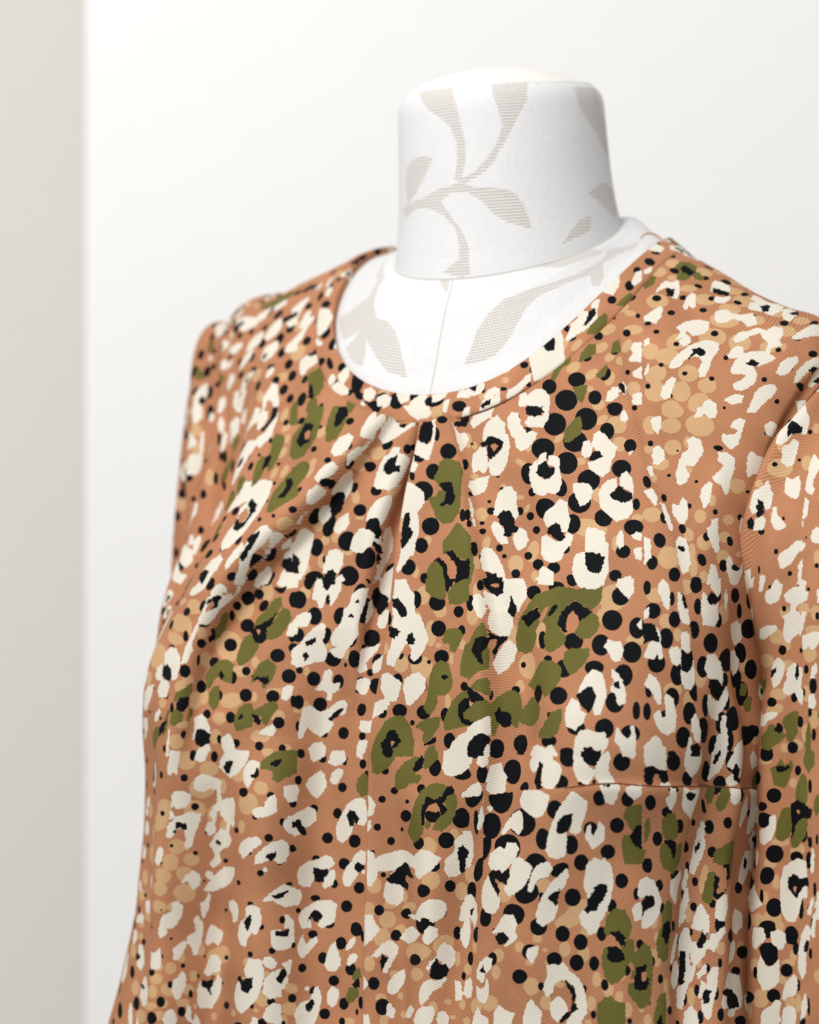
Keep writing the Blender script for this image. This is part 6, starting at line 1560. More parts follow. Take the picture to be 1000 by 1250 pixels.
d 0 459 747 0.1 0.2 5.2 4.1 116.8
d 0 496 802 -0.8 -0.3 8 4.8 -153.1
c 0 482 782 -2.2,1.1 0.6,-5.3 3.2,-9 4.8,-8.4 2.3,-2.8 0.7,3.2 -3.5,10.5 -6,9.6
d 0 487 784 0.5 0.1 5.3 1.9 114.3
d 0 488 778 0.3 -0.2 5.5 3.6 102.5
c 0 488 779 -1.3,1.1 2.3,-4.2 4.6,-5.3 2.1,-0.5 -1.8,5.3 -3.5,4.6
k 0 476 758 -2.3,-4 1.2,-3.1 2.4,0.6 1,4.4 -4.3,1.4
c 0 471 752 -1.9,0.1 2.7,-5.4 3,-3.3 -0.2,4.5 -3.1,2.9
c 0 455 727 -5.7,-2.4 -1.4,-4.4 1.9,-4.9 3.8,-2.1 3.4,1.4 4.8,3 2.5,6.2 -7.4,2
c 0 497 791 -3.7,-2.1 0.8,-3.8 5.6,-2.2 3.7,6.3 -5.3,1.5
d 0 497 808 0.2 0.2 4 3.1 -154.4
d 0 467 739 -0.1 0.1 2.3 1.3 -152.6
d 0 499 811 0.1 -0.1 3.1 2.7 -154.8
c 2 65 147 2.5,-0.6 -3.4,-1.5 -2.3,1.2 1.6,1.4 3.4,-0.3
c 2 79 140 4.1,-3 1.2,-3.4 -2,-1.7 -7.9,-1.5 -6.7,2.5 -3.6,4.1 1.4,4.5 5.1,2 5.9,-0.9
d 2 75 140 0.2 0 1.2 0.9 20.6
c 2 100 128 -0.3,-9.3 -4.7,-8.9 -8.4,-7.8 -9.4,-5.7 -14.6,-7.5 -14.6,-4.5 -10.5,-2.3 -12.2,-0.8 -8.1,1.4 -3.6,-0.4 -0,-0.1 -0.5,3.9 1.2,7 6.6,10.5 10.3,9.4 15.3,9.5 16.4,6.1 14,2.4 10,0.2 8.2,-2.9 3.7,-1.1 -0.4,-3.4 0.8,-6.8
d 2 93 123 0.4 0.2 1.6 1.2 40
d 2 98 118 0.1 0.3 1 0.8 46.9
d 2 93 135 -0 0.4 1.4 1.2 19.1
t 2 96 135 -0.2 -0.3 3.3 2.7 23
t 2 104 123 -0 0.2 3.3 3.1 156.2
c 2 106 113 3.1,1 -0.8,-3.6 -3.1,-2.8 1.9,3.2
t 2 111 117 -0.4 -0 3.6 2.5 51.7
d 2 113 116 0.1 0.2 1.9 1 52.4
c 2 90 153 8,-2.5 3.4,-4.7 -3.5,-1.3 -8.5,3 -7.9,4.9 0.8,2.4 6.4,0.1
d 2 92 148 0.1 -0.3 2.1 1.1 142.5
t 2 102 144 -0.6 -0.1 5.1 3.7 154.1
d 2 113 140 0.1 0.2 2.7 2.3 169
t 2 113 137 -0 -0.3 3.2 2.7 164
c 2 109 125 2,0.4 -2.9,-3.5 -5.3,-2.8 -3,-0.1 3.3,3.7 6,5
c 2 124 120 6.3,-0.4 2.9,-5.4 -1.6,-4.5 -6.5,-2.4 -7.3,1.2 -3.2,2.7 1.4,3.8 1.8,0.5 4.5,0.8
t 2 119 118 0.1 -0.3 5.2 2.2 144.9
t 2 130 120 0.2 0 4 3.9 49.6
t 2 107 157 0.1 0 10.3 3.5 156.6
d 2 124 126 0.2 -0.2 1.3 1 57.2
c 2 125 143 6.5,1.2 4.1,-3.5 -0.4,-6.3 -4.8,-6.1 -6.9,-1.3 -3.3,2.8 1.2,5.6 6,6.2
k 2 123 146 2,-1.6 -3,-1.2 -2.2,0.4 1.8,1.4 3.6,1.6
t 2 126 136 -0.3 0 4.8 2.7 153
c 2 141 129 4.3,-6.2 1.6,-8.8 -5,-9.4 -6.5,-5.7 -9.1,-4.4 -7.7,-1.2 -3.9,3.7 -3.8,7.5 0,12.4 0.6,10.1 1.1,4.1 7,3.1 10.1,-0.4 7.1,-3.7 3.8,-4
k 2 135 128 1.8,0.3 -1.7,-3.7 -2.6,-2.2 -0.3,2.5 1.7,3.4
d 2 138 121 0.1 -0.1 2.2 1.3 58.9
c 2 142 116 3.8,2 0.2,-1.9 -2.9,-3.1 -1.8,0.2 2.2,2.9
o 2 124 161 9.9,2.2 8.6,-3.9 -1.4,-3.5 -8.4,-1.2 -7.6,2.3 -0,2.7
t 2 132 162 -0.1 0.1 8 2.1 171.4
t 2 141 140 0.4 -0.2 6.8 2.7 158.2
d 2 143 145 -0 0.3 4 2.2 159.5
d 2 151 127 -0.1 -0.3 2.5 2.2 152.3
d 2 151 115 0.2 -0.3 3.9 1.8 56.7
c 2 160 114 3.5,1.6 0.4,-3.6 -2.4,-3.1 -1,1 1.6,3.5
t 2 153 119 -0.3 -0.1 4 1.9 58.7
d 2 151 121 -0.3 0.3 2.1 0.8 60.4
t 2 150 142 -0.2 -0.1 6.8 2.6 168.5
c 2 153 148 9.2,-0.9 8.7,-3.5 1.1,-2.9 -4.5,-2.1 -10,-0.3 -9.6,1.4 -1.9,1.7 2.2,3.2 5.9,2
o 2 168 142 9.9,0.8 8.7,-2.4 2.6,-4.2 0.5,-6.3 -3.5,-6 -7.5,-2 -11.3,2.8 -6.7,4.1 -1.2,4.2 3.4,5.6 8,3.2
o 2 167 127 6.3,-3.8 4,-5.7 -0.4,-5.8 -6,-5.4 -8.1,-3.6 -4.7,0.6 -2.5,5.3 3,7.8 6.3,5.5 4.5,1.6
k 2 164 137 3.3,-0.4 -0.4,-2.8 -3.4,0.2 -2.5,2.6 1.5,2.1
d 2 169 124 0.3 -0 1.7 1.2 60.2
d 2 169 120 0 -0.5 2.8 1.6 59.9
d 2 166 115 -0.2 -0.2 2.2 0.8 59.8
t 2 176 117 -0.1 0.4 4.5 1.8 62.4
d 2 181 125 0 0.4 3.7 2.8 167.8
t 2 181 122 -0.1 0.2 3.5 2.7 168.2
t 2 179 131 0.1 -0 2.8 2.2 170
d 2 180 112 -0.3 -0.2 3 0.9 63.5
t 0 503 811 0 -0.2 3.7 2.8 -149.8
o 2 181 115 2.6,2 -2.4,-6.3 -4,-7.5 -2.6,-2.5 1.1,5.3 4.2,7.4
d 2 176 145 0.1 -0.4 5 1.7 165.5
t 2 171 112 0.3 -0.1 4.5 2.3 60.2
o 2 170 109 1.5,-0.1 -2.5,-2.9 1.3,3.9
c 0 475 374 -2.5,1.6 -2,-4.2 -1.4,-8.6 3.5,-8.9 3.1,-1.6 3.5,4.2 2.6,5.2 0.4,1.5 -0.3,5.4 -2.3,4.5
t 0 469 381 0.1 -0 5.6 4.8 -157.1
d 0 465 385 -0 -0.2 2.4 1.4 81.1
c 0 465 390 -2.9,1.1 -2.2,-3.2 2.6,-3.5 2.8,1.7 0.1,2.9
d 0 463 400 0 0.2 3 1.8 97
d 0 486 380 0.3 -0 2 1.8 47.3
d 0 485 365 0.1 0.1 2 1.3 94.7
d 0 488 326 -0.3 0.2 1.9 1.3 132.2
d 0 512 316 -0.2 -0.1 2.2 1.7 87.5
d 0 509 341 -0.7 -0.1 1.6 1.4 125.6
c 0 492 347 -6,9 -2.5,-1.1 1.5,-7.4 4,-7.2 2.6,0.3 -1.3,7.5
k 0 496 342 -2.7,3.8 1.2,-6.6 1.6,-1.6 -0.3,4
c 0 469 416 -10.4,2.8 -8.9,-2.2 -4.6,-7 11.2,-8.9 11.2,-3.7 6.8,1.6 2.4,5 -3.3,7.6 -7.6,5.3
k 0 472 411 -3.2,0.9 -1.7,-2.2 2.4,-3.8 3.8,-3.9 2.2,0.2 0.6,4.3 -2.1,3.7
t 0 478 420 0.5 -0.1 6.8 3.9 169.9
c 0 475 431 -4.4,4.6 -5.1,-1 -1.6,-6 2.3,-7.3 6.5,-6.7 5.8,-1.1 2.3,3.9 0,7.9 -2.9,6.3
k 0 475 435 -2.9,1.3 -0.6,0.1 0.6,-0.9 1.4,-3.8 2.9,-2.1 2.2,1.8 -1.6,2.1
o 0 468 449 -7.9,0.7 -8.3,-3.1 -4.8,-6 -0.5,-9.3 11.2,-9.4 12.6,3.3 5.8,5.2 2.3,8.1 -0.7,6.2 -0.3,1.5 -5.1,0.6
k 0 463 449 -2.5,0.6 -0.9,-1.3 2.8,-2.4 3,-0.5 0.5,2.4 -1.5,1.5
t 0 487 441 -0.4 0.2 4.6 3.4 -171.4
t 0 477 395 -0.1 -0.1 5 4 167.2
t 0 496 389 0.3 0.1 6.9 5.6 175.9
c 0 494 394 -9.1,1.3 -7.8,-3.7 -3.8,-6.7 -0,-5.7 2.7,-4.7 6.4,-3.7 6,1.3 5.4,8.3 3.6,8.3 4,2.3 0.3,1.3 -3.6,3.3 -7.3,2.3
t 0 494 403 0.2 -0.1 4.3 2.5 101.5
d 0 488 402 -0.2 -0.1 0.8 0.6 107.3
d 0 494 426 0.1 0 4.4 2.3 171.1
t 0 503 430 -0.1 -0.1 8.9 5.7 170.1
d 0 494 448 -0.2 -0.1 1.9 1.7 -176.7
c 0 505 444 -8,2 -5.1,0.1 -0.1,-0.9 1.6,-5.5 5.5,-7.5 6.7,-2.9 6.9,1.7 3,3.6 -1.9,4.6 -5.8,4.7
d 0 512 438 -0.4 -0.1 2.1 1.1 173.8
c 0 495 458 -3.2,-0.5 -3.3,-5.1 4.6,-5.3 4.8,3 1.2,3.6 -0.9,3.4
d 0 503 460 -0.4 -0 2.2 1.8 -159.8
d 0 516 455 -0.5 -0.2 2 1.4 85.1
c 0 519 458 -4,-1.1 -0.8,-4.5 5,-5.6 4.8,5.5 -0.9,3.9 -3,0.8
k 0 519 461 -1.7,-0.4 1,-1 1,1.8
c 0 507 374 -6.7,0.5 -6.8,-4.3 -1,-5.4 4.7,-5.6 8.6,-3.8 8.7,0.1 5.8,3 2,4.1 -0.9,2.3 -2.7,5.2 -5.6,5.3 -4.7,2.4
c 0 517 371 -3.3,1 -1.5,-3 1.5,-1.2 2.6,1.6 -0.4,2.7
t 0 515 367 0.1 -0.3 6.3 5.8 137
d 0 517 366 -0.3 0.1 1.5 1.3 153.9
t 0 514 384 0.2 -0.2 5.9 5.1 -176.4
d 0 512 384 0.4 -0.4 2 2 87.6
c 0 529 377 -13.2,2.1 -11.1,-1.7 -6.2,-4.5 -3.2,-7.3 1.6,-9.1 4.5,-10 7.3,-8.9 10.1,-8.8 9.9,-4.9 7.7,-0.1 5.6,4.7 4.4,9.6 1.4,11.4 0.6,9.5 1.8,4.6 1.1,0.6 -1.7,-1.4 -4.7,1.4 -6.7,4.3 -11.4,4.1
k 0 527 376 -4.4,2.9 -2.4,0 -2.3,-2.9 0.6,-2.8 3.4,-1.8 3.3,1.2 1.3,2.1 0.5,-0.9 -1.5,1 -3.4,2.9
c 0 520 402 -8.9,11 -11,7.3 -9.6,3.2 -6.1,2.8 -8.2,-0.8 -5.6,-6 -1.9,-9.3 4.1,-11 10,-12.6 12.3,-10 12,-5 10.6,-1 11.6,1.8 8,4.2 5.7,2.5 3,8.7 0.7,7.9 2.1,2.9 -0.1,1.2 -2.3,-1.5 -2.2,-4.4 -4.6,-2.2 -6.1,3.8 -5.2,7.6
c 0 544 397 -6,-1.3 -2.6,-7.3 0.6,-10.3 4.6,-9.5 7.5,-7.6 9.4,-5.7 6.2,-1.6 1,0.5 -1.1,2.5 -0.4,8.4 -4.7,11.5 -6.6,9.6 -3.3,5.5 -4.1,1.6
k 0 540 395 -1.1,-0.5 -0.1,-1.5 1.7,0.6 0.6,2.5
t 0 519 393 0.2 0.1 5.1 2.5 93.3
t 0 527 401 0.2 0.1 3.6 2.3 99.5
t 0 522 424 0.6 -0.3 4.6 3.3 156.4
d 0 526 418 -0.6 0.3 3.7 1.4 166.6
d 0 532 389 -0 -0.3 1.1 1 95.5
c 0 536 430 -11.4,4 -7.5,-1.4 2.2,-5.9 9.9,-7.2 11.8,-3.8 4.1,1.3 -3.7,6.4 -7.5,5.2
d 0 539 433 -0.1 0 2 0.7 170
d 0 527 447 0.1 -0.2 2.2 2 -161.6
c 0 540 449 -10.4,4.7 -9.3,0 -5.4,-3.4 -0.7,-6.8 5,-8.2 8.7,-6.1 9.5,-0.4 7.5,4.2 2.8,4.8 1,1.8 -2.8,2.4 -6.6,4
k 0 540 449 -3.7,0.5 -1.7,-1.2 2,-1.9 1.9,0.9 -0.9,2.6
d 0 536 459 0.4 0.4 2.1 1.6 85.1
d 0 547 453 -0.4 -0.2 1.3 0.7 -172
c 0 551 445 -2,0 -0.1,-1.8 0.8,0.1 -0.2,1
d 0 553 441 0.4 0 1.8 1.6 167.8
t 0 525 360 -0.3 0.2 9.7 4.5 156.5
t 0 539 345 -1.8 0.2 6.5 4.9 170.5
d 0 533 352 -0.7 0.1 1.7 0.9 166.2
c 0 542 317 -4.8,3.2 -3.7,-2.3 0.8,-4.8 4.1,-1.8 2.7,2.7 -1.9,4.3
c 0 526 319 -4.8,6.4 -2.1,-2.8 4.1,-8.2 3.2,-1.7 0.1,5.6
t 0 527 326 0.3 -0.2 5.2 4 152
k 0 527 320 -1.8,0 0.5,-0.8 1,1.1
d 0 543 303 -1.9 0.9 1.5 1.4 -163.8
c 0 555 300 -7.5,4.5 -7.3,0.2 -2.7,-1.6 -2.4,3.5
c 0 560 311 -2.4,3.4 -2.7,-3.6 3.1,-2.4 2.7,2.8
d 0 553 320 0.1 -0.2 1.7 1.2 161.8
t 0 554 340 -2.7 1 7.7 5.4 167.4
c 0 550 362 -4.2,2.6 -1.6,-3.6 1,-6 3.5,-4.4 2.2,0.6 -0.4,4.9 -2.9,4.3
d 0 555 363 0.2 -0 0.8 0.7 112.7
t 0 541 373 0.2 0.4 4.5 4.1 165
d 0 541 370 0.4 -0.1 1 0.9 127.6
t 0 553 369 -0.2 0.2 4.7 4.4 126.7
t 0 552 379 0.5 -0.1 4.3 3.6 -179
d 0 547 382 -0.3 0.2 1.2 1.2 169.3
d 0 554 401 0.1 -0.1 1.9 1.1 167
d 0 567 308 0.3 -0.2 1.5 1 168.6
t 0 575 298 -2 0.4 5.3 3.9 177.3
d 0 579 299 -1.5 0.6 3.3 2.4 48.8
t 0 564 364 -0.3 -0 4.8 4.1 173.9
t 0 563 375 0.5 -0.2 4.5 4.1 -152.7
c 0 568 379 -6.4,0.9 -3.3,-2.8 0.8,-5.5 4.4,-2.2 4.1,2.7 0.1,5.3 -1.7,2.2 -2.5,0.2
c 0 565 388 -2.2,0.3 -1.1,-2.6 1.7,-1.4 1.6,1.5 -0.4,2.4
d 0 569 385 0.1 0.2 0.5 0.5 74.2
c 0 566 402 -14.3,7.5 -9.2,0.9 -2.5,-5 7.4,-6.7 10.7,-7.2 10.6,-3.4 5.6,1.3 -1.1,5.3 -9.4,8.6
d 0 565 420 -0.2 -0.1 3.2 1.2 166.6
t 0 574 361 -0.1 0.1 4.8 3.6 172.7
c 0 574 342 -4.6,1.4 -5.9,-2.1 1.3,-3.9 2.9,0.6 -0.9,4.4
t 0 576 319 0.1 -0.3 4.2 3.7 38.1
t 0 577 375 -0.1 0.3 6 5.1 -169.2
c 0 584 310 -3,0.7 -2.1,-3.5 1,-2.4 2.9,2.1 0.5,2.7
d 0 587 324 -0.2 0.4 1.7 1.1 170.5
d 0 591 298 -5.6 1.1 3.5 1.9 57.3
t 0 589 315 0.3 -0.1 5.1 3 168.7
c 0 588 385 -2.7,-1.2 0.2,-1.9 2.4,-6.7 3.2,-4.6 2,2.1 -1.2,7.8 -2,4.8
c 0 572 452 -8.6,1.6 -5.6,-1.9 -1.7,-4.3 2.2,-6.7 6,-5.4 10.3,-3.1 10.1,5.3 3.9,5.7 -0.9,3.3 -3.7,1.1 -6.6,1.8
k 0 571 452 -3.7,-0 -1.8,-0.8 1.1,-1.4 5,-2 3,-0.3 1.1,1.4 -1.8,2
d 0 563 457 0.1 -0.1 1.8 0.9 -171.2
c 0 588 413 -8.9,1.1 -9.3,-2.6 -2.1,-5 5.3,-4.6 8.1,-1.4 6.1,4.6 -1,7 -3.9,2.9
d 0 592 401 -0.2 -0.2 1.3 0.8 162.1
c 0 587 434 -4.9,0.2 -4.9,-3.6 0.4,-6.1 5.8,-4.9 5.8,-0.3 4.4,6 -3.6,7
d 0 577 433 -0 0.3 2.3 1.1 169
k 0 593 431 -2.6,-1.1 0.4,-3.4 3.5,-2.9 0.6,2.6 -2.5,3.1
c 0 596 425 -4.7,2.5 -0.8,-2.4 3.5,-1.3 3.6,0.9
d 0 590 454 -0.3 -0.1 1.9 1.4 81.2
c 0 592 457 -2.4,3 -1.6,-2.9 0.4,-2.7 2.6,3.5
t 0 588 360 0.1 0.2 5 3.3 174
d 0 591 362 0.4 -0.2 0.6 0.5 151.9
c 0 594 334 -4.3,3.9 -5.7,-1.6 1.3,-4 4.7,-0.8 3.2,3.3
t 0 601 335 0.3 -0.1 6.4 3 170
d 0 600 313 -0.2 -0 2 1.9 -158.1
c 0 605 297 -2.5,1.8 -2.7,-3.2 1.7,-0.5 0.9,2.8
c 0 594 369 -7.1,7.5 -4.9,1.2 -1.9,-1.6 -0,-1.6 0.2,-6.4 3.1,-7.4 5.8,-4.4 4.6,1.4 1.6,4.2 -0.4,7.6
t 0 588 369 -0.5 -0.2 2.5 2 95.5
c 0 602 382 -2.4,-1 -0.4,-3.8 1.4,-0.7 1.4,2.7 -2.5,2.4
c 0 605 321 -4.6,3.2 -1.3,-3.4 1.8,-1.1 2.5,1.7
d 0 612 300 -0.3 0.1 2.2 1.7 -155.4
c 0 457 470 -3.1,0.3 -2.2,-3 4.6,-2.9 2.8,1.3 -1.1,3.1
d 0 459 474 -0 0.2 2.1 2 91.8
d 0 455 463 -0.4 -0.2 2.1 1.8 -163
c 0 458 485 -7.5,2.5 -4.7,-3.7 5.4,-4.3 6.9,-0.2 2.6,2.8 -3.2,4.1
d 0 460 491 -0.1 0 3 2.1 173.5
c 0 452 503 -1.5,1.3 -1.6,-1.9 1.8,-2.1 0.7,2.1
d 0 462 505 -0.4 -0.1 2.4 2 96.1
c 0 477 484 -4.8,2.2 -3.4,-1.6 0.8,-3.8 5,-4.1 5,-1.3 0.8,3.7 -3.4,4.9
d 0 488 489 -0.4 -0 3.7 2.4 171.6
d 0 481 462 -0.2 -0.1 2.4 2 73.6
c 0 491 461 -2.5,0.3 0.1,-3.1 2.4,-0.2 0.3,3.3
c 0 486 470 -5.9,0.2 -3.9,-2.5 0,-5.2 3,-6.9 5,-4.9 6.1,0.7 4.1,4.3 1.1,7.9 -1.9,5.9 -3.9,3
o 0 484 505 -4.7,0.8 -3.5,-3 0.1,-6.9 2.5,-5.2 3.7,0.3 2.5,4.9 -1.1,6.1 -3.5,3.4
d 0 474 508 -0.4 0.1 2.8 1.8 91.6
d 0 496 519 0.1 0.2 1.9 1.7 141.6
d 0 496 538 -0.2 0.1 1.4 1 167.2
d 0 519 516 -0.3 -0.1 1.9 1.8 133.9
d 0 529 523 -0.4 0.1 2.2 1.9 128.4
d 0 467 522 0.2 0.1 2.1 1.8 147.7
o 0 459 520 -5.2,2.6 -5.6,-6.2 6.2,-6.7 7.9,-2.6 3.7,2.2 -2.5,6.2 -5.4,5.4
k 0 449 525 -3.6,-1.4 2.4,-1.7 1.4,1.6 -1.6,1.7
o 0 469 539 -9.5,6 -8.5,-0.4 -4,-5.2 2.8,-9.4 7.4,-9.7 6.3,-5.1 4.1,-0.4 8.7,0.1 6.5,3.9 0.8,4.4 -2.5,7.3 -8.2,8.7
k 0 458 546 -3.3,1.6 -1,-2.1 2.5,-5.1 3.7,-2.5 2.7,1.2 -0.8,3.3 -3.2,3.4
d 0 487 528 -0.3 -0 2.4 1.8 161.7
o 0 451 555 -4.1,1.9 -3.1,-1.8 -0.7,-4.2 5.5,-4.6 5.7,-0.6 -0.3,4.3 -3.9,5.5
d 0 459 560 -0.3 -0.1 4.5 4.3 97.5
c 0 454 577 -10,2.9 -9,-6.5 4.2,-7.4 10.2,-4.8 10.4,0.5 3.2,4.6 -3.3,6 -7.3,5.4
d 0 463 583 -0.1 -0.2 6.8 2.7 174.4
d 0 482 549 -0.1 0.1 2.9 2.4 178.7
d 0 508 536 -0 0.3 4.8 3 165.4
d 0 519 531 -0 0.4 1.4 1 142.7
o 0 502 552 -14.2,13.1 -10.8,7.3 -8.7,1.7 -6.6,-3.9 -3.1,-9.7 3.1,-14 8.3,-15.5 15.1,-14.5 17.9,-13 15.7,-9.1 10.5,-6.8 3.8,-6.9 0.1,-3.8 -0.7,0.8 -1.5,6.3 1.4,8.6 0.4,11.5 -3.3,15.5 -8.4,17.8 -11.3,15.5
k 0 496 562 -9.6,9.7 -10,3.4 -7.1,-4 -1.3,-2.8 4.2,-5.1 7.3,-10.7 10.7,-11 12.1,-7.6 7.6,-6.3 4.5,-1.5 7,1.8 3.8,4.8 2.4,0.5 -2.3,-0.9 -5.6,1.2 -7.5,5.9 -7.2,11.2 -9.4,11.4
o 0 501 569 -6,5.8 -2.8,2 0.4,-2.8 -0.6,-6.3 2.6,-10.2 6.7,-10.5 7.6,-6 5.4,0.4 2.2,6.1 -3.1,10.1 -8.2,9.6
d 0 505 560 -0.2 -0.3 5.1 3.4 173
o 0 512 556 -2.3,0.8 -0.1,-2.2 2.5,-0.7 0.3,2.3
h 0 499 560 -4.9,1.5 -1.7,-1.5 1.7,-2.8 4.2,-0.3 2.1,1.7 -2.6,1.2
d 0 505 579 0.3 -0.3 6.3 4.8 137.7
d 0 522 568 0.2 0.1 4.4 4 135.8
t 0 518 573 -0.4 -0.2 3.1 2.3 114.2
c 0 481 585 -3.2,2 -1.5,-0.9 3.2,-2.3 2.7,1.4
d 0 527 548 0.1 -0.3 5.2 3.1 167.8
t 0 528 557 0.3 -0.3 4.9 4.6 149
c 0 503 512 -2.6,5.1 -1,-0.5 -2.1,-6 0.5,-5.2 3,-0.8 1.5,3.9 -1.3,5.9
c 0 518 511 -1.9,3.9 -1.6,-1.7 1.1,-2.8 0.9,0.9
c 0 516 496 -12.3,5.4 -11,1.6 -7.1,-3.4 -3.2,-8.3 2,-11.5 7.1,-12.9 9.6,-11.2 10.7,-4.9 10.7,-1.2 8.1,1.8 4.3,1.2 3.1,-2.4 -0.7,-1.1 1.7,2.4 0.4,6.2 -3.5,10.2 -7.3,12.4 -11.1,10.8
k 0 514 497 -4.1,-1.4 -1.6,-4.3 2.1,-3.7 4.5,-0.2 3.2,2.7 0.8,0.1 0.8,3.8 -1.7,4 -2.9,1.3
d 0 512 485 -0 -0.3 3.6 2.7 167.7
d 0 531 478 -0.3 -0 3.2 2.8 165.3
d 0 531 498 0.4 -0.2 3.8 3.3 151.8
d 0 509 469 0.4 -0.3 2.4 2.1 -158.2
c 0 517 465 -7.7,-3.6 -1.8,-5.7 3.6,-7 6.8,-4.7 6.8,-0.1 3.5,3.3 -0.8,3.7 -3,7.2 -7.8,7.6
k 0 522 463 -5,-3.5 -0.1,-4.8 0.9,-1.8 3.1,1.2 4.1,3.2 1.9,4.8 -0.2,2.7 -1.2,-0.2 -5,-0.7
d 0 537 460 0.5 0.3 1.1 0.8 85.8
c 0 555 470 -10.5,1.6 -9.5,-2.1 -4.6,-4.7 0.2,-5.4 6,-8 9.8,-6.9 11.6,-4 7.7,-1.3 4.8,0.4 0,-0.8 -1.1,4.8 -3.1,8.5 -6.9,8.3 -9.7,6.3
c 0 561 478 -2.7,0.5 -0.5,-3.4 3.8,-5.6 4.9,-2.9 2.7,2.8 -1.6,5 -3.7,4.2
k 0 558 473 -3.8,-3.8 -0.9,-2.9 3.9,-2.9 4.8,-1.1 1.9,1.7 0.8,4.5 -3,3.6 -3.8,-0.1
d 0 546 470 0.4 -0.1 1.9 1.4 -175.1
d 0 564 483 -0.4 0.1 2.5 2.2 156.3
d 0 548 490 0.1 0.3 4.2 2.9 167
c 0 551 498 -8.6,6.4 -6.2,0.7 -1.7,-3.4 0.6,-7.3 5.1,-10.4 7.2,-8.7 7,-2.2 3.7,-1 1.3,3.8 -3.2,9.7 -6.5,10
k 0 550 502 -3.3,-0.9 -1,-2.9 1.1,-1.2 3.3,-1.4 2.2,0.5 -1.2,2.7 -3.4,1
c 0 553 504 -1,0.3 0.4,-1.7 1.7,0.1 0.4,1.1
d 0 565 501 0.2 -0.1 3.3 2.9 155.7
c 0 549 512 -3,-2 -2.8,-9.4 0.2,-8.6 2.1,-4.1 3,1.4 1.8,6.1 -1.3,9.9 -3.3,9.1
d 0 538 512 0.2 -0.1 1.5 1.2 137.2
t 0 545 518 -0.4 0.2 4.4 3.3 113.1
d 0 554 518 -0.1 0 1.3 1.3 133.6
t 0 562 513 -0.2 -0.3 4.3 3.9 103.5
c 0 543 537 -26.8,3.7 -21.8,-1.6 -10.1,-5.3 -0.9,-5.7 5.9,-4 13.1,-8.8 20,-8.9 26.7,-5.3 21.7,0.9 12.1,7 7.6,4.9 7.8,2.1 1,1.3 -6.1,3.3 -17.7,6 -24.6,6.1
k 0 554 532 -12.6,2.4 -6.6,-3.1 -0.6,-7.6 3.2,-7.2 6.8,-4.1 10.5,-0.9 6.6,-0.3 1,-1.4 -1.1,1.7 4.5,4.6 0.5,7 -5.1,5 -10.8,4
c 0 563 524 -6.4,5.1 -5.3,-1.4 -2.3,-7 0.6,-9.9 -0.4,-6.2 1.5,-2.6 5.3,1 4.2,6.5 1.3,9.4 -3.5,8.7
t 0 548 523 -0.1 -0.2 2 1.9 145.9
t 0 551 558 0.3 -0.3 5.8 5.2 23.8
t 0 576 521 0.2 -0.1 3.4 1.9 178.9
t 0 569 530 0.5 -0.1 3.4 2.8 150.6
d 0 541 561 0.4 -0 3 2.9 164.6
d 0 560 553 -0.2 -0.2 5.5 3.2 167.6
d 0 556 568 0.1 -0.3 3 2.7 100.2
c 0 534 572 -6.8,6.9 -5.3,1.3 -0.3,-2.5 0.3,-8.1 4.4,-11.9 8.6,-12.8 6.5,5 1,9.7 -4.7,11.6
k 0 536 575 -1.5,-5.9 1.6,-7.8 4.4,-4.2 1.4,0.7 0.7,6.3 -1.5,8.3 -1.9,4.5 -2.1,-1.1
t 0 560 573 -0.3 -0.3 4.8 2.9 95.2
c 0 576 574 -2.8,2.6 -1.9,-2.8 2.5,-6.6 2.7,3.3 -1.8,3.5
d 0 580 516 -0.4 -0.2 2.7 2.5 98.1
t 0 580 510 -0.4 0.1 4.3 3.5 100.9
t 0 587 520 0 -0.3 4.3 4.3 -164.2
t 0 575 537 -0.1 -0.1 9 2.3 168.4
d 0 581 533 0.1 -0.2 6 2.7 169
c 0 575 556 -11.6,4.3 -8.2,-0.5 -2.5,-4.7 3.2,-7.2 8.9,-6.9 11.3,-3.5 10.1,1.1 5.5,4.3 2.1,2.8 -2.5,2.4 -5.9,5.5 -9.4,5
d 0 573 565 -0.4 0.3 3.2 1.6 92
d 0 583 554 -0.4 0.3 6.9 4.9 165.2
c 0 574 461 -3.3,2.8 -3.2,-4.7 1.4,-4.2 2.3,0.6 0.2,4.2
d 0 576 470 -0.1 -0.3 2.5 1.6 -178.5
d 0 579 492 0.2 0.2 3.6 3 163.2
d 0 584 461 0.4 -0 1.4 1.3 61.8
c 0 587 472 -11.4,1.3 -8.6,-2.4 -4.7,-4.4 -1.9,-6.3 3.9,-7.4 6.8,-7.5 11.6,-5.7 10.7,-1.1 9.8,3.6 5.9,5.5 2.1,8 0.1,3.8 2,1 -1.8,-1.7 -4.7,0.3 -4.7,4 -8.5,8.2 -10.4,5
k 0 589 470 -3.7,2.4 -2.8,-1.3 0.1,-3.1 2.9,-2.2 3.9,0.6 2,2.5 0.1,3.4 -1.8,0.6
d 0 594 479 0.3 0.1 3.6 1.8 172.6
c 0 590 508 -2.3,2.9 -2.3,-3.9 1.9,-2.6 4.7,2.2
d 0 593 499 -0.2 -0.2 2.6 1.4 174
c 0 447 589 -4,0 2.3,-4.4 2.2,1.4 -0.5,2.4
d 0 442 594 -0.1 -0.1 3.7 1.8 176.2
d 0 459 587 -0.2 -0.2 2.7 1.4 93.2
c 0 446 599 -2.7,2.5 -1.6,-4.1 3.1,-4.2 3,2.4 0.1,4.2
d 0 461 599 -0.1 -0.1 4.5 3 97.9
d 0 441 604 -0.1 -0.2 3.4 2.2 179.9
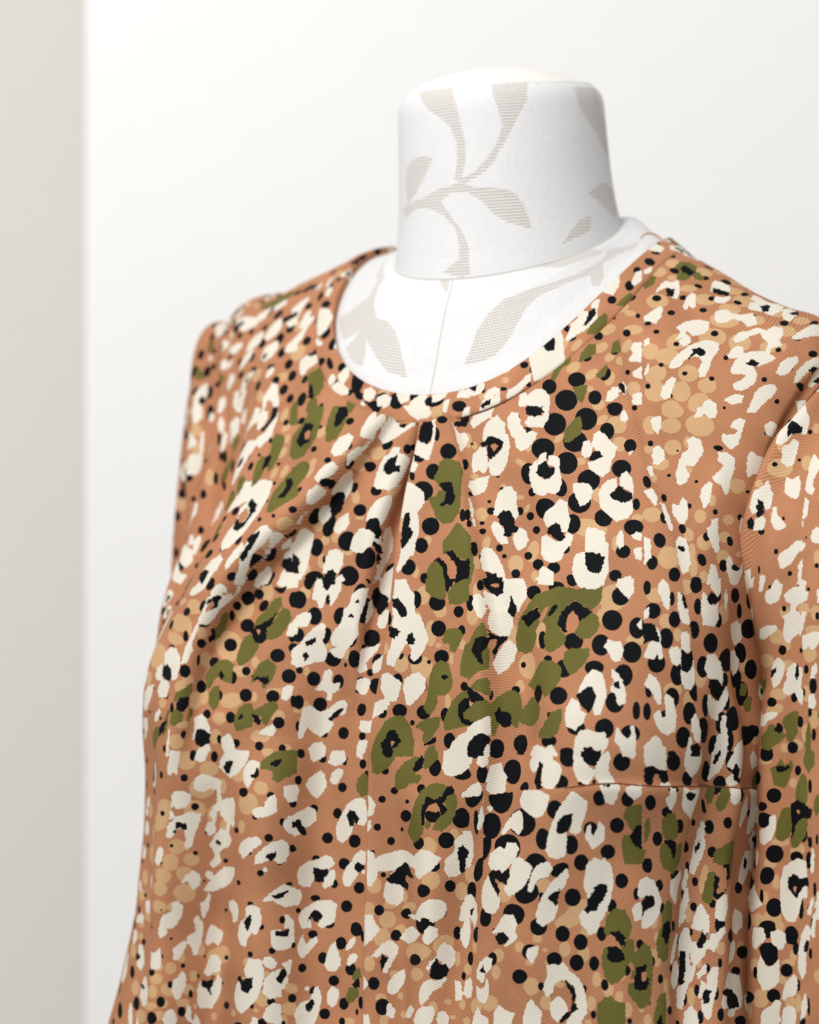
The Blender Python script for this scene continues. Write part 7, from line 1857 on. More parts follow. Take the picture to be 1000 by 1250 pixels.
c 0 472 605 -6.4,1.2 -5.5,-8.4 -1.9,-11 1.7,-11 2.6,-7.5 4.4,-4.8 3.5,1.4 3.5,6.6 1.7,11 -1,11.9 -1.9,7.5 -3.7,3.9
d 0 459 613 0.2 -0.2 6.2 4.9 80.3
d 0 440 617 0.3 0.2 2.2 0.4 179.4
d 0 483 607 0.1 -0.2 8.4 6.5 86.4
c 0 494 601 -1.7,-0.8 0.2,-1.7 0.9,0.1 -1,1.9
c 0 454 646 -13.7,-2.5 -11.3,-5.9 -8.8,-8.9 7.7,-9 6.5,-4.3 10.4,-2.6 11.7,0.8 9.3,6.8 5.6,10.3 3.1,10.3 -0.8,7.8 0.3,0.9 -1.1,-3.4 -3.5,0 -7.3,1.8 -12.4,0.1
k 0 462 644 -4.2,0.9 -1.7,-3.5 -0.5,-8.7 2.3,-7 1.1,-1 1.3,3.3 4.1,6.6 0.1,7.6 -2.7,4.2
c 0 481 638 -13.3,1.8 -10.3,-3.6 -3.9,-9.3 1.3,-8.9 3.4,-5.7 8.8,-3.6 12.4,-2.2 11.1,3.1 8,7.6 3,8.9 -4.2,7 -11.3,5
d 0 473 627 -0 -0 5 2.9 166.4
d 0 467 662 -0.3 -0.2 3.7 3.4 95.9
d 0 445 666 -0 0.2 4.5 4.3 174.4
c 0 456 677 -4.9,-1.1 -3.5,-9.1 -0.1,-8.6 0.9,-4.6 2.7,0 5.8,2.2 3.5,5.3 0.3,8.3 -3.7,6 -4.7,2.4
k 0 448 682 -4.9,-2.1 -3.6,-4 5.7,-2.4 4.1,1.2 0.8,4.1 -2.4,2.7
c 0 459 691 -4.2,0.6 -2.1,-4.3 1,-6.3 4,-7.9 3.9,-3.9 1.8,1 2.7,4.8 3.5,8.5 -3.9,6.9 -5,3.9
d 0 458 703 0.4 -0 4.5 4.1 97.7
c 0 453 709 -2.6,-2.5 3.1,-0.7 1.2,2.8 -1.1,1.2
d 0 469 676 -0.1 0.1 2.1 0.9 -172.1
d 0 470 684 0.1 0.1 1.7 0.7 100.8
c 0 478 593 -6.9,0.5 -1.1,-3.6 3.8,-4.9 4.7,-1.4 1.8,4.2 -0.4,1.7 -2.9,2.8
d 0 483 592 -0.4 -0 7.3 4.6 139.6
c 0 499 596 -3.7,8.4 -1.3,0.9 1.8,-5.8 3.4,-9.6 1.3,-2.9 1.4,1.7 -1.8,8.4
d 0 506 592 -0.2 -0 6.7 1.7 100.9
d 0 508 601 -0 0.1 6.6 5.7 105.2
d 0 505 583 0.4 -0.2 4.4 1.5 102.8
c 0 506 620 -9,4.7 -6.8,0.1 -1.7,-5.8 4,-8.2 7.6,-6 8.7,-0 4.8,3.9 -0.3,1.9 -3.5,1.4 -7.4,5.4
d 0 502 629 -0.3 0.3 12.2 6.8 173.3
d 0 521 617 -0.1 0.3 10.6 6.5 174.6
c 0 529 613 -13,4.9 -10.5,-0.7 -3.6,-5.1 0.9,-4.1 2.1,-7.7 9.3,-8.7 12.4,-6.6 10,-1 4.6,4.1 0.5,8.2 -2.6,6 -8.2,8.6
d 0 526 595 -0.3 -0.1 7.7 3.6 123.9
c 0 528 581 -2,-9.7 3.6,-10.3 3.6,-3.7 2.3,3.1 -1.3,9.2 -6.2,12.6
d 0 542 589 -0.3 -0.2 8.2 3.8 130.3
k 0 544 609 -9.2,-0.9 -6.4,-3.1 1,-4.2 4.2,-3 8.3,-7.1 10.1,-3.9 7.5,1.7 1.5,0.9 -3.1,-0.1 1.9,6.1 0.6,8.9 -4.2,4.5 -7.5,1.5
c 0 539 627 -10.1,8.2 -7.6,3.5 -5.2,-2 -2.7,-7.5 1.3,-9.8 6.9,-8.1 11.2,-6.1 8.7,-0.6 4.9,5.1 -0.4,8.5 -5.8,11
d 0 531 642 0.3 0.1 7.4 6.4 135.4
c 0 537 645 -6.8,7.9 -4.5,0.9 -2.3,-3.5 1.6,-6.2 6.3,-7.2 6.9,-3.7 4.8,0.7 1.1,0.7 -1.8,2.5 -4.1,7.8
d 0 549 635 0 -0.2 7.6 5.5 161.2
t 0 545 646 -0 0.1 5.8 3.5 138.1
t 0 551 616 0.3 0.2 6.5 5.3 155.2
c 0 559 600 -8.5,1.8 -6.8,-4.7 -1.8,-10.9 1.7,-8.9 5.2,-4.2 10.5,-1.6 8.8,4 3.7,7.6 -3.2,7.9 -6.7,5.9
d 0 559 611 0 0.3 1.8 0.8 92.9
d 0 558 580 0.1 0.3 4.6 3.4 104.1
t 0 546 581 -0.4 0.4 5.2 4 123.1
c 0 572 580 -7.5,-0.3 -3.9,-7.1 -0.9,-7.6 3.8,-3.8 5.6,2.2 2.9,9.3 -0.4,4.9
k 0 573 580 -2.2,-0.9 0.9,-1.4 -0.4,3.3
d 0 573 596 -0.4 0 6.3 4.3 144.9
t 0 580 577 -0.4 0.3 2.8 2.5 102.3
d 0 566 624 -0 -0.2 8.3 5.1 164.7
c 0 572 618 -9.3,5.1 -3.1,-1.7 1.5,-3.4 4.6,-0.5 7.7,2
c 0 504 664 -9.8,4.8 -6.1,-2.8 -2.7,-8.7 1.5,-13.6 5.5,-17.6 8.7,-15.5 12.5,-11.6 10.9,-6.5 8.4,-1.4 7,2.9 4.1,4.4 1.7,3.3 3.4,-2.8 3.9,-6.3 0.4,-5.7 -3.5,-2.5 -5,1.7 -3.5,3.6 0,3.1 -0.7,8.3 -2.5,14.4 -6.1,15.8 -10.3,14.5 -11.6,11.7
k 0 503 663 -2.8,-1.8 0.2,-5.1 4.6,-5.5 4,-1.2 1.8,2.1 -1,3.7 -3.7,4.3 -4.2,1.6
d 0 489 657 -0 0.2 4.6 4 110.7
d 0 512 648 0.2 -0.3 5.2 3.8 100.4
d 0 517 667 -0.1 -0.1 4.8 3.4 98.6
d 0 484 688 -0.1 0 3.9 3.1 101.6
c 0 481 695 -4.5,-4.5 -1,-4.5 4.9,-3.1 5.3,-1.2 2.5,3.6 0.1,6.7 -2.9,4.1 -3.6,-0.6
k 0 474 692 -1.3,-0.7 2.1,0.1 0.8,1.6 -0.6,0.3
d 0 491 708 -0.3 -0.2 4 3 95.5
c 0 485 711 -3.6,-1.9 -0.6,-2.8 5,-2.1 3.6,3 -0.8,4.4 -2.6,1.2
o 0 505 711 -4.1,-1.5 -1.7,-4.6 2,-5.4 5.9,-4.3 3.6,7.3 -1.5,7.7 -3.1,2.6
o 0 527 711 -4.4,-3.6 -2.7,-7.7 1,-7.7 2,-3.8 3.1,0 5.4,-0.3 3.8,8.3 -1.8,6.9 -4.3,5.4
k 0 519 715 -3.2,-0.7 -1,-2.8 1.3,-5 3.5,-4.3 1.3,7.1 -2.3,4.2
d 0 509 700 0.1 -0.2 3.9 3.5 86.8
c 0 511 684 -5.1,1.7 -3.4,-3.5 -1.4,-5 -2.1,-0.6 -0.7,1.5 1.7,-2.7 3.1,-6 5.1,-2.1 4,4.1 0.1,7 -2.6,7.5
d 0 508 681 0 -0.1 3.8 3.4 103.1
d 0 525 693 0 0.1 3.6 3.5 70.1
d 0 530 673 0.3 -0.2 4.1 3.4 98.2
c 0 551 684 -5.7,-1.2 -6,-6.5 -3.5,-14.2 -0.6,-16.5 1.8,-15.3 5.5,-16.7 7.6,-12 8.9,-8.4 7.4,-1.5 4.8,6.1 2.6,11.2 -1.4,16 -6.7,17.6 -9.8,14.2 -8.4,8.2 -5,9.4 -2.4,8.8 1.7,3.1 4.8,-1.8 3.3,-4.6 -0.2,-4.1 -3.3,0.8
k 0 556 682 0.2,-4.5 2.2,-7.8 5.5,-6.6 4.3,-2.4 2.2,1.8 0.1,5.1 -4.2,5.6 -5.9,4.5 -3,2.2 -0.2,-1.1
d 0 533 659 -0.2 0.2 4.8 3 152.9
c 0 552 653 -9.3,8.9 -7,2.8 -3,-3.3 0.9,-8.4 4.6,-10.9 8.4,-14.3 9,-10.7 5.8,-4.6 1.1,-1.3 1.7,2.3 2.2,5.9 -1,12 -4.6,13.6 -8,12.6
k 0 552 654 -3.3,0.3 -0.4,-2.2 3.2,-3.8 2,-0.3 0.7,4.1 -1.7,2.2
d 0 552 646 0 0.3 3.1 1.1 95.5
d 0 553 666 0.2 -0.1 4.4 3.9 98.8
t 0 562 669 -0.1 -0.1 7.3 3.6 142.6
d 0 546 703 0.2 -0.3 3.5 3.1 99.1
d 0 561 695 -0.2 -0.1 3.1 2.3 96.4
d 0 555 714 0.3 0.2 3 1.3 98
c 0 567 716 -2.2,-2.3 2.3,-5.1 1.3,3.6 -1.9,3
o 0 570 701 -7.9,3.9 -4.8,-2.4 -1,-5.6 3.2,-4.3 5.2,1.1 5.8,5
d 0 571 641 -0.4 -0.3 2.2 1.7 173.3
c 0 469 728 -5.9,-3 -4.2,-8.5 6.6,-4 4.6,2.4 3.3,6.7 1,4.8 -1.1,2 -3.9,1.7
k 0 480 728 -4.5,-5.8 -0.1,-5.9 2.9,-2.8 6.1,-0.5 6.2,5.3 3.4,5.1 1.9,3.5 2.3,-1.1 -0.5,-1.3 -2.7,2.6 -4.9,3.6 -6.3,0.2
c 0 490 735 -2.5,-1.2 0.3,-1.8 2.7,0.3 1.8,1.8 -2,0
d 0 475 741 -0.3 0 4.6 3.7 90.2
c 0 486 756 -4.8,-2.9 -2.1,-9.2 7.3,-4 5.7,2.8 1.5,5.7 -2.3,6.7 -4.6,1.4
d 0 495 753 0 0.1 4.1 3.1 97
d 0 503 776 -0.1 0.3 5.9 2.5 95.1
c 0 502 780 -5.4,7.1 -2.1,0.4 0.6,-7.9 7.5,-5.9 4.3,0.4 0.7,4.1 -3.3,5.8
k 0 498 780 -2.1,1.1 0.5,-2 3.6,-3.4 0.7,1 -1.5,2.2
d 0 512 783 -0.1 0.1 3.4 2.7 142.4
d 0 502 786 0.1 0 5.4 2.7 103.8
c 0 506 790 -5.7,-1.5 -2.3,-5.9 1.8,-7.6 7.4,-5.1 4.4,3 1,7.4 -1.5,7.3 -2.7,1.8 -4.6,-1
c 0 513 788 -2.6,-1.4 1.4,-3.9 3,-0.4 2.4,3.3 -2.8,1.4
k 0 511 791 -3.2,-2.4 0,-5.9 1.9,-2.1 -0.1,2 2.2,4 0.6,5.3 -2.6,1.8
d 0 499 724 -0.1 0.3 4.2 2.7 92.1
c 0 502 739 -2.7,-1.1 -0.7,-1.3 1.1,-5.6 3.7,-3.4 2.8,2.2 -1,6.7 -2.4,3.1
d 0 497 741 -0.2 -0.3 3.2 1.3 -155.3
c 0 511 757 -6.8,-1 -5.1,-5.4 -3.5,-9.8 0,-5.8 3.8,-5 8.8,-3.4 7.1,2 4.1,7.7 -0.1,11.9 -3.6,6.9 -5.8,2.7
k 0 507 756 -3.6,-2 -0.9,-2.6 1.8,0.7 4.8,-0.8 1.6,1.6 -1.4,3.2 -3.1,0.3
d 0 523 776 0.3 -0.4 3.7 0.8 93.3
d 0 530 771 -0.1 -0.3 1.8 1.2 95.4
o 0 517 779 -3,-0.4 0.3,-4.1 3.6,-3.2 4.9,-2 1,0.7 -1.1,3.8 -3.1,4.2 -3.3,2.3
o 0 522 784 -4.9,3.2 -2.8,-1.8 0.8,-5.6 4.6,-6.5 3.4,-1.3 0.4,3.5 -3.6,5.3
k 0 516 782 -2.6,-0.1 0.4,-2.1 2.7,-1.4 -0.2,0.5 -2.7,1.7
c 0 521 789 -1.8,-2.9 0.2,-5.1 4.8,-3.4 2,3.3 -1.8,4.8 -3.5,1.3
d 0 523 794 -0 -0.3 3.5 1.9 116.3
c 0 537 804 -4.5,3.6 -4,-5.3 3.1,-10.3 4.8,-0.3 1.6,4.3 -2,6.8
d 0 510 737 0.4 0.3 3.1 2.5 -116.6
o 0 522 742 -3.6,-5.7 -0,-8.2 3.7,-6.8 4.5,-0.7 3.3,5.5 -0,7.2 -3.6,4.8 -4.8,0.5
d 0 523 749 0.3 0.1 3.8 2.3 91
d 0 525 732 -0 0.3 3.6 2.6 94.1
d 0 535 779 0.1 -0.5 3.5 2.2 116.4
d 0 535 787 0.2 -0.3 2.9 2.2 98.9
c 0 544 774 -7.9,7.5 -3.2,0.5 1.5,-6.5 5.5,-11.8 7,-13.2 6.5,-9.8 4.1,-4.1 3.6,-0.7 -0.1,3.9 -3.5,7.6 -8,11.9 -9.3,10.7
k 0 544 773 -1,-0.1 3.2,-3.6 0.7,0.3 -2,2.3
o 0 539 745 -7,-1.9 -4.8,-7.7 -1.5,-7.4 1,-2.7 5.9,-4.6 8.1,-3.9 7.1,1.4 3.9,5.9 -1.1,8.7 -4,5.8 -6.6,2
k 0 534 744 -3.5,-4.7 0.6,-4.1 3.3,-1.3 0.9,5.4 -0.8,2.9 -1.1,-1
d 0 541 765 -0.2 -0.2 3.1 2.2 79.6
d 0 548 780 -0.1 -0.3 2.7 2.1 122.7
d 0 540 725 0.1 -0.1 3.5 1.9 100.7
d 0 552 751 -0.2 -0 4.5 2.3 -159
c 0 559 753 -6.2,0.7 -5.5,-4.6 1.8,-4.8 6.7,-5.8 6.3,-2.3 1,1.4 -2.3,7.6 -4.7,7.7
c 0 559 764 -2.4,1.6 1.1,-2.8 2.9,-5 1.7,-0.8 -2.3,5.3
d 0 553 767 -0.2 -0.3 2.6 0.7 109.4
c 0 574 763 -4.9,6.7 -1.4,0.3 0.9,-5.4 3.8,-9.1 2.3,-2.4 0.1,2.5 -2,7.4
d 0 566 763 -0.2 -0.1 3.5 1.1 104
d 0 561 770 0.2 0.1 2.3 1.3 113.3
d 0 554 734 0 -0.2 2.6 2 95.5
c 0 562 728 -3.5,-5.8 -2.5,-11.8 2.5,-9.7 3.7,-5 4.6,1.4 2.7,7.1 -0.9,10.7 -6.6,12.5
k 0 562 725 -2.1,-2.4 1.4,-3.4 3.1,-1.2 2.5,2.2 -0.6,3.2 -2.7,1
o 0 572 741 -3.4,1 -0.2,-3.5 1.5,-6.6 3.2,-3.5 2.1,2.4 0.4,5.5 -4.1,4.3
d 0 568 736 0.3 0.1 2.6 1.2 99.9
d 0 575 769 -0.3 -0.2 2.2 1.5 112.3
c 0 581 772 -6.3,4.9 -2.3,-2.8 1.4,-6.7 3,-3 3.3,2.2 0.5,5.8
t 0 561 775 -0.3 -0.2 7.5 1.7 119.4
t 0 578 766 -0.2 0.2 4.5 1.8 104.9
o 0 567 777 -5,3.3 -0.8,-3.9 2.6,-8.5 6,-7.8 4,-2.1 1.2,3.6 -2.5,6.4 -5,5.9
k 0 564 784 -2.3,-4.3 -1.2,-1.4 -4,3.3 -6.8,5.2 -3.9,6 2,4 3.8,-0.9 4.6,-6.1 0.8,-7.1 3,-7.4 6.8,-6.4 6.3,-2 2,4 -3.3,7.1 -7.9,8.5
o 0 555 789 -8.7,-1.7 -5.8,-7.2 0.4,-8.7 7.9,-9.7 6.4,-3.7 6.9,0.2 2.7,5.2 -1.8,11 -2.4,8 -0,4.2 -3.6,1.1
d 0 574 778 -0.4 0.4 2.2 1.5 116.2
c 0 578 782 -3.6,1.1 -0.7,-4.5 3.8,-6.1 5.6,-5.7 3.7,0.1 -0.4,6.3 -3.2,5.7 -4.4,3.6
d 0 586 780 0.5 0 2.6 2.1 175.1
o 0 516 723 -0.7,-3.3 2,-5.2 1.6,2.3 -2.8,7.5
d 0 574 805 0.9 0.5 4 2.8 -157.1
c 0 513 811 -3,-3 0.4,-4.9 2.2,0.5 1.4,4.1 -3,4
d 2 178 145 0.1 0.1 5.4 3.1 167.3
t 2 182 146 0.4 0 5.5 1.4 166.5
d 2 190 158 0.3 0 9.1 3.5 171.6
c 0 539 815 -2.4,-4.2 -3.2,-14.6 1.3,-12.7 6,-6.7 4.9,-2.1 2.3,1.9 1.3,8.6 -4.2,12.4 -5.8,10.7 -3.4,3.6 -2.2,0
d 0 539 812 -0.3 0.1 2.4 1.4 64.4
d 2 207 139 0.2 -0 5.1 3.5 175.5
d 2 212 149 0.3 0.3 5.4 2.2 176
d 2 222 148 -0.4 0.1 7.9 3.7 178.3
c 2 229 144 9.4,0.2 2,-0.3 -2.6,-1.8 -3.3,-6.1 -7.8,-6.7 -6.8,-0.7 -3,5.3 3.2,7.5 8.7,5.5
d 2 237 168 0.1 0 10.4 4.3 -178.7
t 2 228 146 0.1 0 4.5 1.1 177.5
o 2 193 133 7.9,-3.1 1.9,-4.2 -1.5,-6 -2.8,-2.1 -5.6,-2.2 -8.7,-3.2 -9,-0.4 -4.2,4.6 1.5,8.5 4.9,6.7 8.3,4.9 7.6,-0.4
k 2 191 133 4.4,-1.5 1.6,-1.6 -1.9,0.3 -5,-0.7 -5.6,1.3 -1.2,1.9 4.1,1.3
d 2 197 121 -0.2 -0.3 2.4 1.8 60.2
t 2 203 124 0.4 -0 2.8 2.2 178.4
o 2 193 115 2.1,-0.8 -0.6,-4.9 -5,-3.4 -2.5,2.6 1.8,5.7 2.6,2.7
d 2 190 115 -0.5 0.2 3.5 1.7 65.6
o 2 209 119 4.9,2.8 1.7,-3.5 -2.9,-7.7 -4.9,-7.3 -4.3,-2.1 -2.4,3.7 0.5,9.2 3.7,5.8
d 2 208 114 -0.1 -0 3.3 0.8 71.5
o 2 228 131 7.8,4.4 4.9,-3.1 -0.1,-8.7 -5.5,-9 -6,-5.5 -6.2,-0.2 -2.4,5.5 3.3,7.5 6.9,6.3
k 2 224 121 4.1,-6.5 -1,-8.4 -5.2,-6.1 -8.8,-2 -6.7,2 -3.5,0.7 0.4,1.9 3.5,4.9 7,9.6 5.5,3.7
h 2 221 121 0.9,-0.9 -1.4,-0.5 0.2,1
o 2 233 120 7.1,4 3.6,-1.7 -1.9,-6.4 -5.9,-9.4 -6,-4.2 -3.7,1.6 2,7.1 6.6,7.5
d 2 235 117 0.1 -0.2 3.7 2 77
t 2 238 133 0.3 0 6.4 1.8 177.4
t 2 243 121 0 0.4 4.9 3.2 -171.3
d 2 245 137 0 0.2 6.1 4.3 -176.3
t 2 251 139 0.3 -0 4.4 2.7 -176.3
d 2 240 113 0 -0.3 2.6 0.9 79.3
c 0 569 819 -7.3,-6.5 -3,-10.7 2.1,-9.9 8,-4.2 13.7,2.4 14.5,7.4 8.9,9.3 3,3.5 -1.4,-0.8 -5.7,3.4 -9.5,5 -12.5,2.1 -9.6,-3.5
k 0 564 813 -1.5,1.8 1.3,-3.9 2.3,0.3 0,3.2
k 2 265 163 6.7,1.9 6.1,-3.6 1.5,-5 -4.9,-1.3 -10.1,-1 -4.2,4.2 3.1,5.1
d 2 259 141 -0.4 0.2 5.6 4.1 -158.8
c 2 275 158 12.9,-0.2 9.1,-4.3 -1.2,-3.9 -5.2,-7.1 -11.8,-2.7 -18.3,1.8 -7.1,6.9 6.2,5.1 11.9,3.2
d 2 272 142 0 0.3 3.5 1.5 93.4
c 0 590 802 -5.4,-1.7 0.1,-5.5 7.3,-0.6 5,6.4 -6.9,2.9
d 2 290 161 -0 0 9.9 4.4 -172.4
t 2 273 139 0.4 0.1 3.2 2.3 88.1
c 2 266 120 10.2,5.9 9.8,-3.5 7.1,-10.5 1,-13.4 -3.8,-15.3 -8.5,-13.8 -8.1,-6.1 -5.7,-4.3 -7.9,-1.8 -7.7,3.4 -4.1,5.2 -2.6,12.2 1.2,16.6 5.9,16 9.3,11.9
k 2 264 118 7,0.5 5.7,-3.9 1.1,-5.7 -2.1,-3.3 -5.5,-4.2 -6.4,-0.8 -2.9,1 -0.5,3.7 0.7,6.3 5,3
h 2 266 119 1.4,-0.6 -1,-1.5 0.3,2
d 2 247 121 -0 0.4 4.2 2.6 -178.7
d 2 278 132 0.4 -0.1 5.3 4.5 -161.7
t 2 263 134 -0.3 -0.4 3.6 2.4 85.7
d 2 277 114 -0.2 -0.4 5.2 1.3 87.7
d 2 250 113 -0.2 -0.2 4.3 1.3 81.9
c 2 251 111 1.3,4.1 -1.1,-6.9 -1.9,-6 -0.6,3.3 0.7,5.9
d 2 263 112 0.3 -0.3 3 0.7 84.8
t 2 283 133 -0.3 0.4 5.9 3.6 -170.5
d 2 288 135 0.3 0.3 5.1 2 -171.4
t 2 287 143 -0.1 -0.3 5.4 3.2 -170.5
c 2 276 109 1.6,2.1 -1.5,-5.8 -2.3,-3.2 -0.2,2.9 0.8,3.7
d 2 277 109 0.2 0.2 2.6 0.9 86.7
d 2 239 109 0.3 -0.3 2.6 0.5 79.2
d 2 266 108 -0.3 0 3.4 0.6 85.1
c 2 275 104 2.3,5.4 0.7,-7.5 -1.5,-7.5 -0.6,8
o 2 219 110 1.8,0.1 -0.3,-3.8 -3.5,-4 -1.3,4.3 2.3,5.3
c 0 607 314 -4,1.9 -2.7,-1.9 4.6,-3.5 5.6,-0.3 -1.3,2.2
c 0 603 366 -5.3,4.8 -4.1,-1 -1.9,-6.3 7.7,-6.6 5.5,-1.3 1.7,-0.2 -0.2,-1.1 -0.4,3.7 -3.4,6.7
t 0 602 341 -0.6 0.2 5.1 1 169.5
d 0 606 351 -0.1 -0.1 1.5 0.8 168.4
d 0 613 303 -0.3 0.1 2.6 1.8 45.4
t 0 609 322 -0.3 0.3 3.7 1.8 169.6
c 0 621 310 -2.9,2.4 -3.1,-3.5 2.2,-3.7 3.9,-0.1 0.7,4.5
d 0 621 330 0.1 0.3 2.5 1.7 175.9
t 0 618 323 -0.2 0.3 2.8 2 174.3
d 0 613 368 0.5 -0.2 0.7 0.6 94
c 0 611 380 -4.3,3.1 -4.3,0.2 -0.4,-1.5 1.5,-4.3 -0.5,-8.3 1.5,-11.5 4.4,-7 4.4,-2.2 3.5,3.5 1.5,10.2 -0.4,11 -1.4,7.1
d 0 620 379 -0.3 -0 0.9 0.5 86.5
t 0 622 384 -0.3 -0 3.5 1.8 86.6
d 0 627 386 0.2 0.4 0.8 0.5 85.2
c 0 612 391 -4.7,3.1 -3.8,-2.6 -1.8,-6.5 1.1,-4.5 5,-2.5 4,2.3 2.1,5.1 -0.8,3.2 -3.7,5.1
c 0 594 414 -3.3,2.2 -1.2,-1.5 3.6,-2.5 1.7,2.1
c 0 599 430 -10.2,3.7 -7.3,-2.3 -2.6,-5.8 0.5,-8.6 10.1,-10.1 10.4,-5.1 7.5,0.9 4.2,0.5 1.1,3.8 -0.3,8.6 -5.1,8.5 -8.5,6.2
k 0 593 431 -3.4,0.2 1.1,-4.7 2.7,-4.9 1.3,2.3 -0.2,4.4 -1.8,2.8
d 0 594 442 -0.2 0.3 1.5 1.4 172.8
c 0 604 451 -2.4,1.1 -2.6,-4.5 2.6,-5.1 3,5.1 -1.3,4.8
d 0 613 449 0.3 -0.2 1.7 1.6 -140.7
d 0 616 435 -0.5 0.3 1.9 1.4 168.9
t 0 631 312 -0.3 0.1 4.5 3.4 33.4
c 0 634 329 -3.6,3.2 -4.6,-6.3 -0.3,-7 3.4,-2.8 5.2,2.7 2.2,7.1 -3,5
k 0 634 323 -2.4,0.8 -1.4,-2.3 3.7,-0.3 0.3,2.3
d 0 647 319 0.2 -0 3.6 2.3 53.8
c 0 631 359 -4.2,3.4 -4.7,-4.1 -0.6,-3.7 3.2,-7.1 3.6,-1.5 3.9,3.2 -0.1,4.7 -2.8,5
d 0 627 364 -0.1 -0.1 1.1 0.7 90.1
d 0 641 356 0.1 -0.1 3.1 1.9 171.3
t 0 636 362 0.1 0 2.8 1.9 171.7
t 0 636 370 -0.4 0.1 3.2 3 69.3
c 0 622 373 -3.2,4.6 -3.4,-1.1 -0.5,-3 3.3,-5.7 3.4,-1.9 1.5,1.9 -1.3,5.6
t 0 627 374 0.2 0.3 3 2 84.9
d 0 634 376 -0.5 0.2 1.2 1.1 -143.1
t 0 645 361 0.2 0.1 4.3 2.9 178.4
t 0 626 399 0.3 -0.1 10 4.4 172
d 0 627 404 0 0.2 3.2 1.1 170.2
c 0 636 392 -5,3.3 -4.1,-0.6 -1.3,-6.3 2.6,-6.3 4.6,-2.5 3.8,2.2 -0.1,3.2 -3,5.2
t 0 640 395 -0.4 -0.1 3.4 2 176.1
t 0 643 381 0.4 -0.1 3 2 83.1
d 0 643 384 -0.2 0 1.1 0.6 86.1
t 0 623 432 -0.3 0.1 3 2.1 167.6
c 0 656 391 -6.4,5.5 -6.6,-1.2 -4.8,-6.9 -2.8,-5 0.1,-6 3,-5 4.8,-9.8 7.8,-6.9 7,-0.2 4.2,4.5 1.4,9.3 -1.5,8.4 -4.4,9.3
k 0 650 390 -4.2,-2.8 -2.2,-1.8 0.7,-1.8 2.5,-4.6 2.6,0.1 0.8,3 1.8,5.9 -0.2,3 -3.1,1
c 0 642 432 -13.2,7.7 -10.4,1.7 -6.1,-2.6 -3,-0.2 4.6,0.6 4.4,-3.1 -0.2,-5.2 -1.8,-8.7 2.4,-14.9 10,-15 11.8,-7.8 10.6,-0.3 7.9,6.6 2.1,12 -3.8,15.6 -9.9,13.7
k 0 640 430 -7.9,-0.6 -4.7,-3 -1.4,-1.6 -3,0.5 1.8,-2.1 6.7,-3.7 6.9,0.9 3.8,5.1 -2.8,4.2 -3,0.5
t 0 637 430 0.1 0.2 3.4 1.4 170.3
d 0 648 401 -0.2 -0 1.1 0.6 170.7
d 0 634 444 -0.2 -0 1.8 1.2 88.2
d 0 657 438 0.2 -0.3 1.8 1.2 91
d 0 664 409 0 -0.1 4.9 1.9 170.7
t 0 667 419 0.5 -0 3.3 1.7 169.2
t 0 675 396 -0.1 0.2 2 1.7 93.1
t 0 668 384 0.3 -0.2 1.5 0.8 85.4
c 0 622 448 -3.4,-0.3 -2.5,-3.1 1.2,-3 4.2,0.7 2.4,3.4 -1.4,2.5
c 0 639 450 -4.3,4.7 -3.6,-2.6 -0,-6.2 5,-8 5.6,6.7 -0.4,7.6
t 0 650 446 -0.2 0.2 4.3 4 87.2
t 0 631 447 -0.2 0.1 2 1.4 -178.8
t 0 660 442 -0.2 0.1 1.1 1 167.3
d 0 653 451 -0.3 -0.1 2.1 1.7 -174.8
c 0 662 452 -5.3,2.1 -3.5,-2.5 0.1,-5.2 4.4,-4.3 4.7,7.3 -3.4,4
k 0 670 446 -2.2,-1.3 0.7,-2.3 3.6,1.7 -1.2,1.9
c 0 670 441 -3.2,2.5 -1.1,-2.8 2.2,-2.2 3.4,1.8
t 0 653 370 0.1 0.3 4 3.4 -149.9
d 0 649 371 -0.2 0.2 1.9 1.5 80.5
c 0 650 375 -3.9,2.3 -3.3,-3.3 -0.4,-4.2 1.3,-8 3.4,-6 3.7,0.6 1.2,6.2 -0.7,8.1 -2.8,5.2
t 0 654 380 -0.3 -0.2 3.2 2.9 -145.6
d 0 657 381 0.3 0.2 2.2 1.1 85.7
t 0 664 378 0.1 -0 3.6 2 -176.2
c 0 658 347 -6.6,4.1 -6.3,-3.5 -2.5,-7.9 2.9,-6.8 7.2,-0.9 6.7,5.9 -0.1,8.8
k 0 655 343 -4.1,-1.3 4.1,0.3 1.9,1.5 -3.5,0.5
t 0 656 360 -0.1 -0.1 3.4 3.1 98.7
t 0 658 330 0.2 0.2 4.1 3.5 45.4
d 0 670 336 -0 -0 3.6 3 66.8
d 0 663 367 0.1 0.2 2.8 2.2 86.6
t 0 665 369 -0.4 -0.3 2.5 2.4 -151.1
d 0 671 378 0.2 0.1 2.7 2.2 73.7
d 0 677 362 0.1 -0.1 3.5 3.2 140.2
t 0 679 347 0.2 -0.3 7.7 3.7 172
t 0 668 358 0.1 -0 5.8 1.9 171.1
t 0 674 368 -0.3 0.1 2.5 2.4 -178.2
c 0 676 373 -3.6,0.5 -1.9,-3.3 0.9,-5.1 4.1,-0.4 3.5,4.8 -2.3,4.8
c 0 674 382 -2.2,0.2 -1.5,-5.4 0.5,-4.4 0.8,0.3 2,4.2 -1,3.1
c 0 680 386 -2.2,2.4 -0.6,-4.7 1.6,-0.8 1.7,2.5
c 0 680 331 -1.8,-1.3 -1.4,-7 1,-2.7 2.8,6.1 -0.2,6.6
d 0 679 315 0.2 0.1 4.5 2.5 56.1
c 0 647 302 -2.8,7.5 -3.3,-0.4 -3.7,-8.3 -0,-7.2 4,1.8 3.2,8
c 0 685 342 -2.1,2.2 -0.9,-3.2 1.8,1.6
o 0 664 301 -2.4,3.5 -2.5,-3.6 1.9,-1.7 2.3,2.3
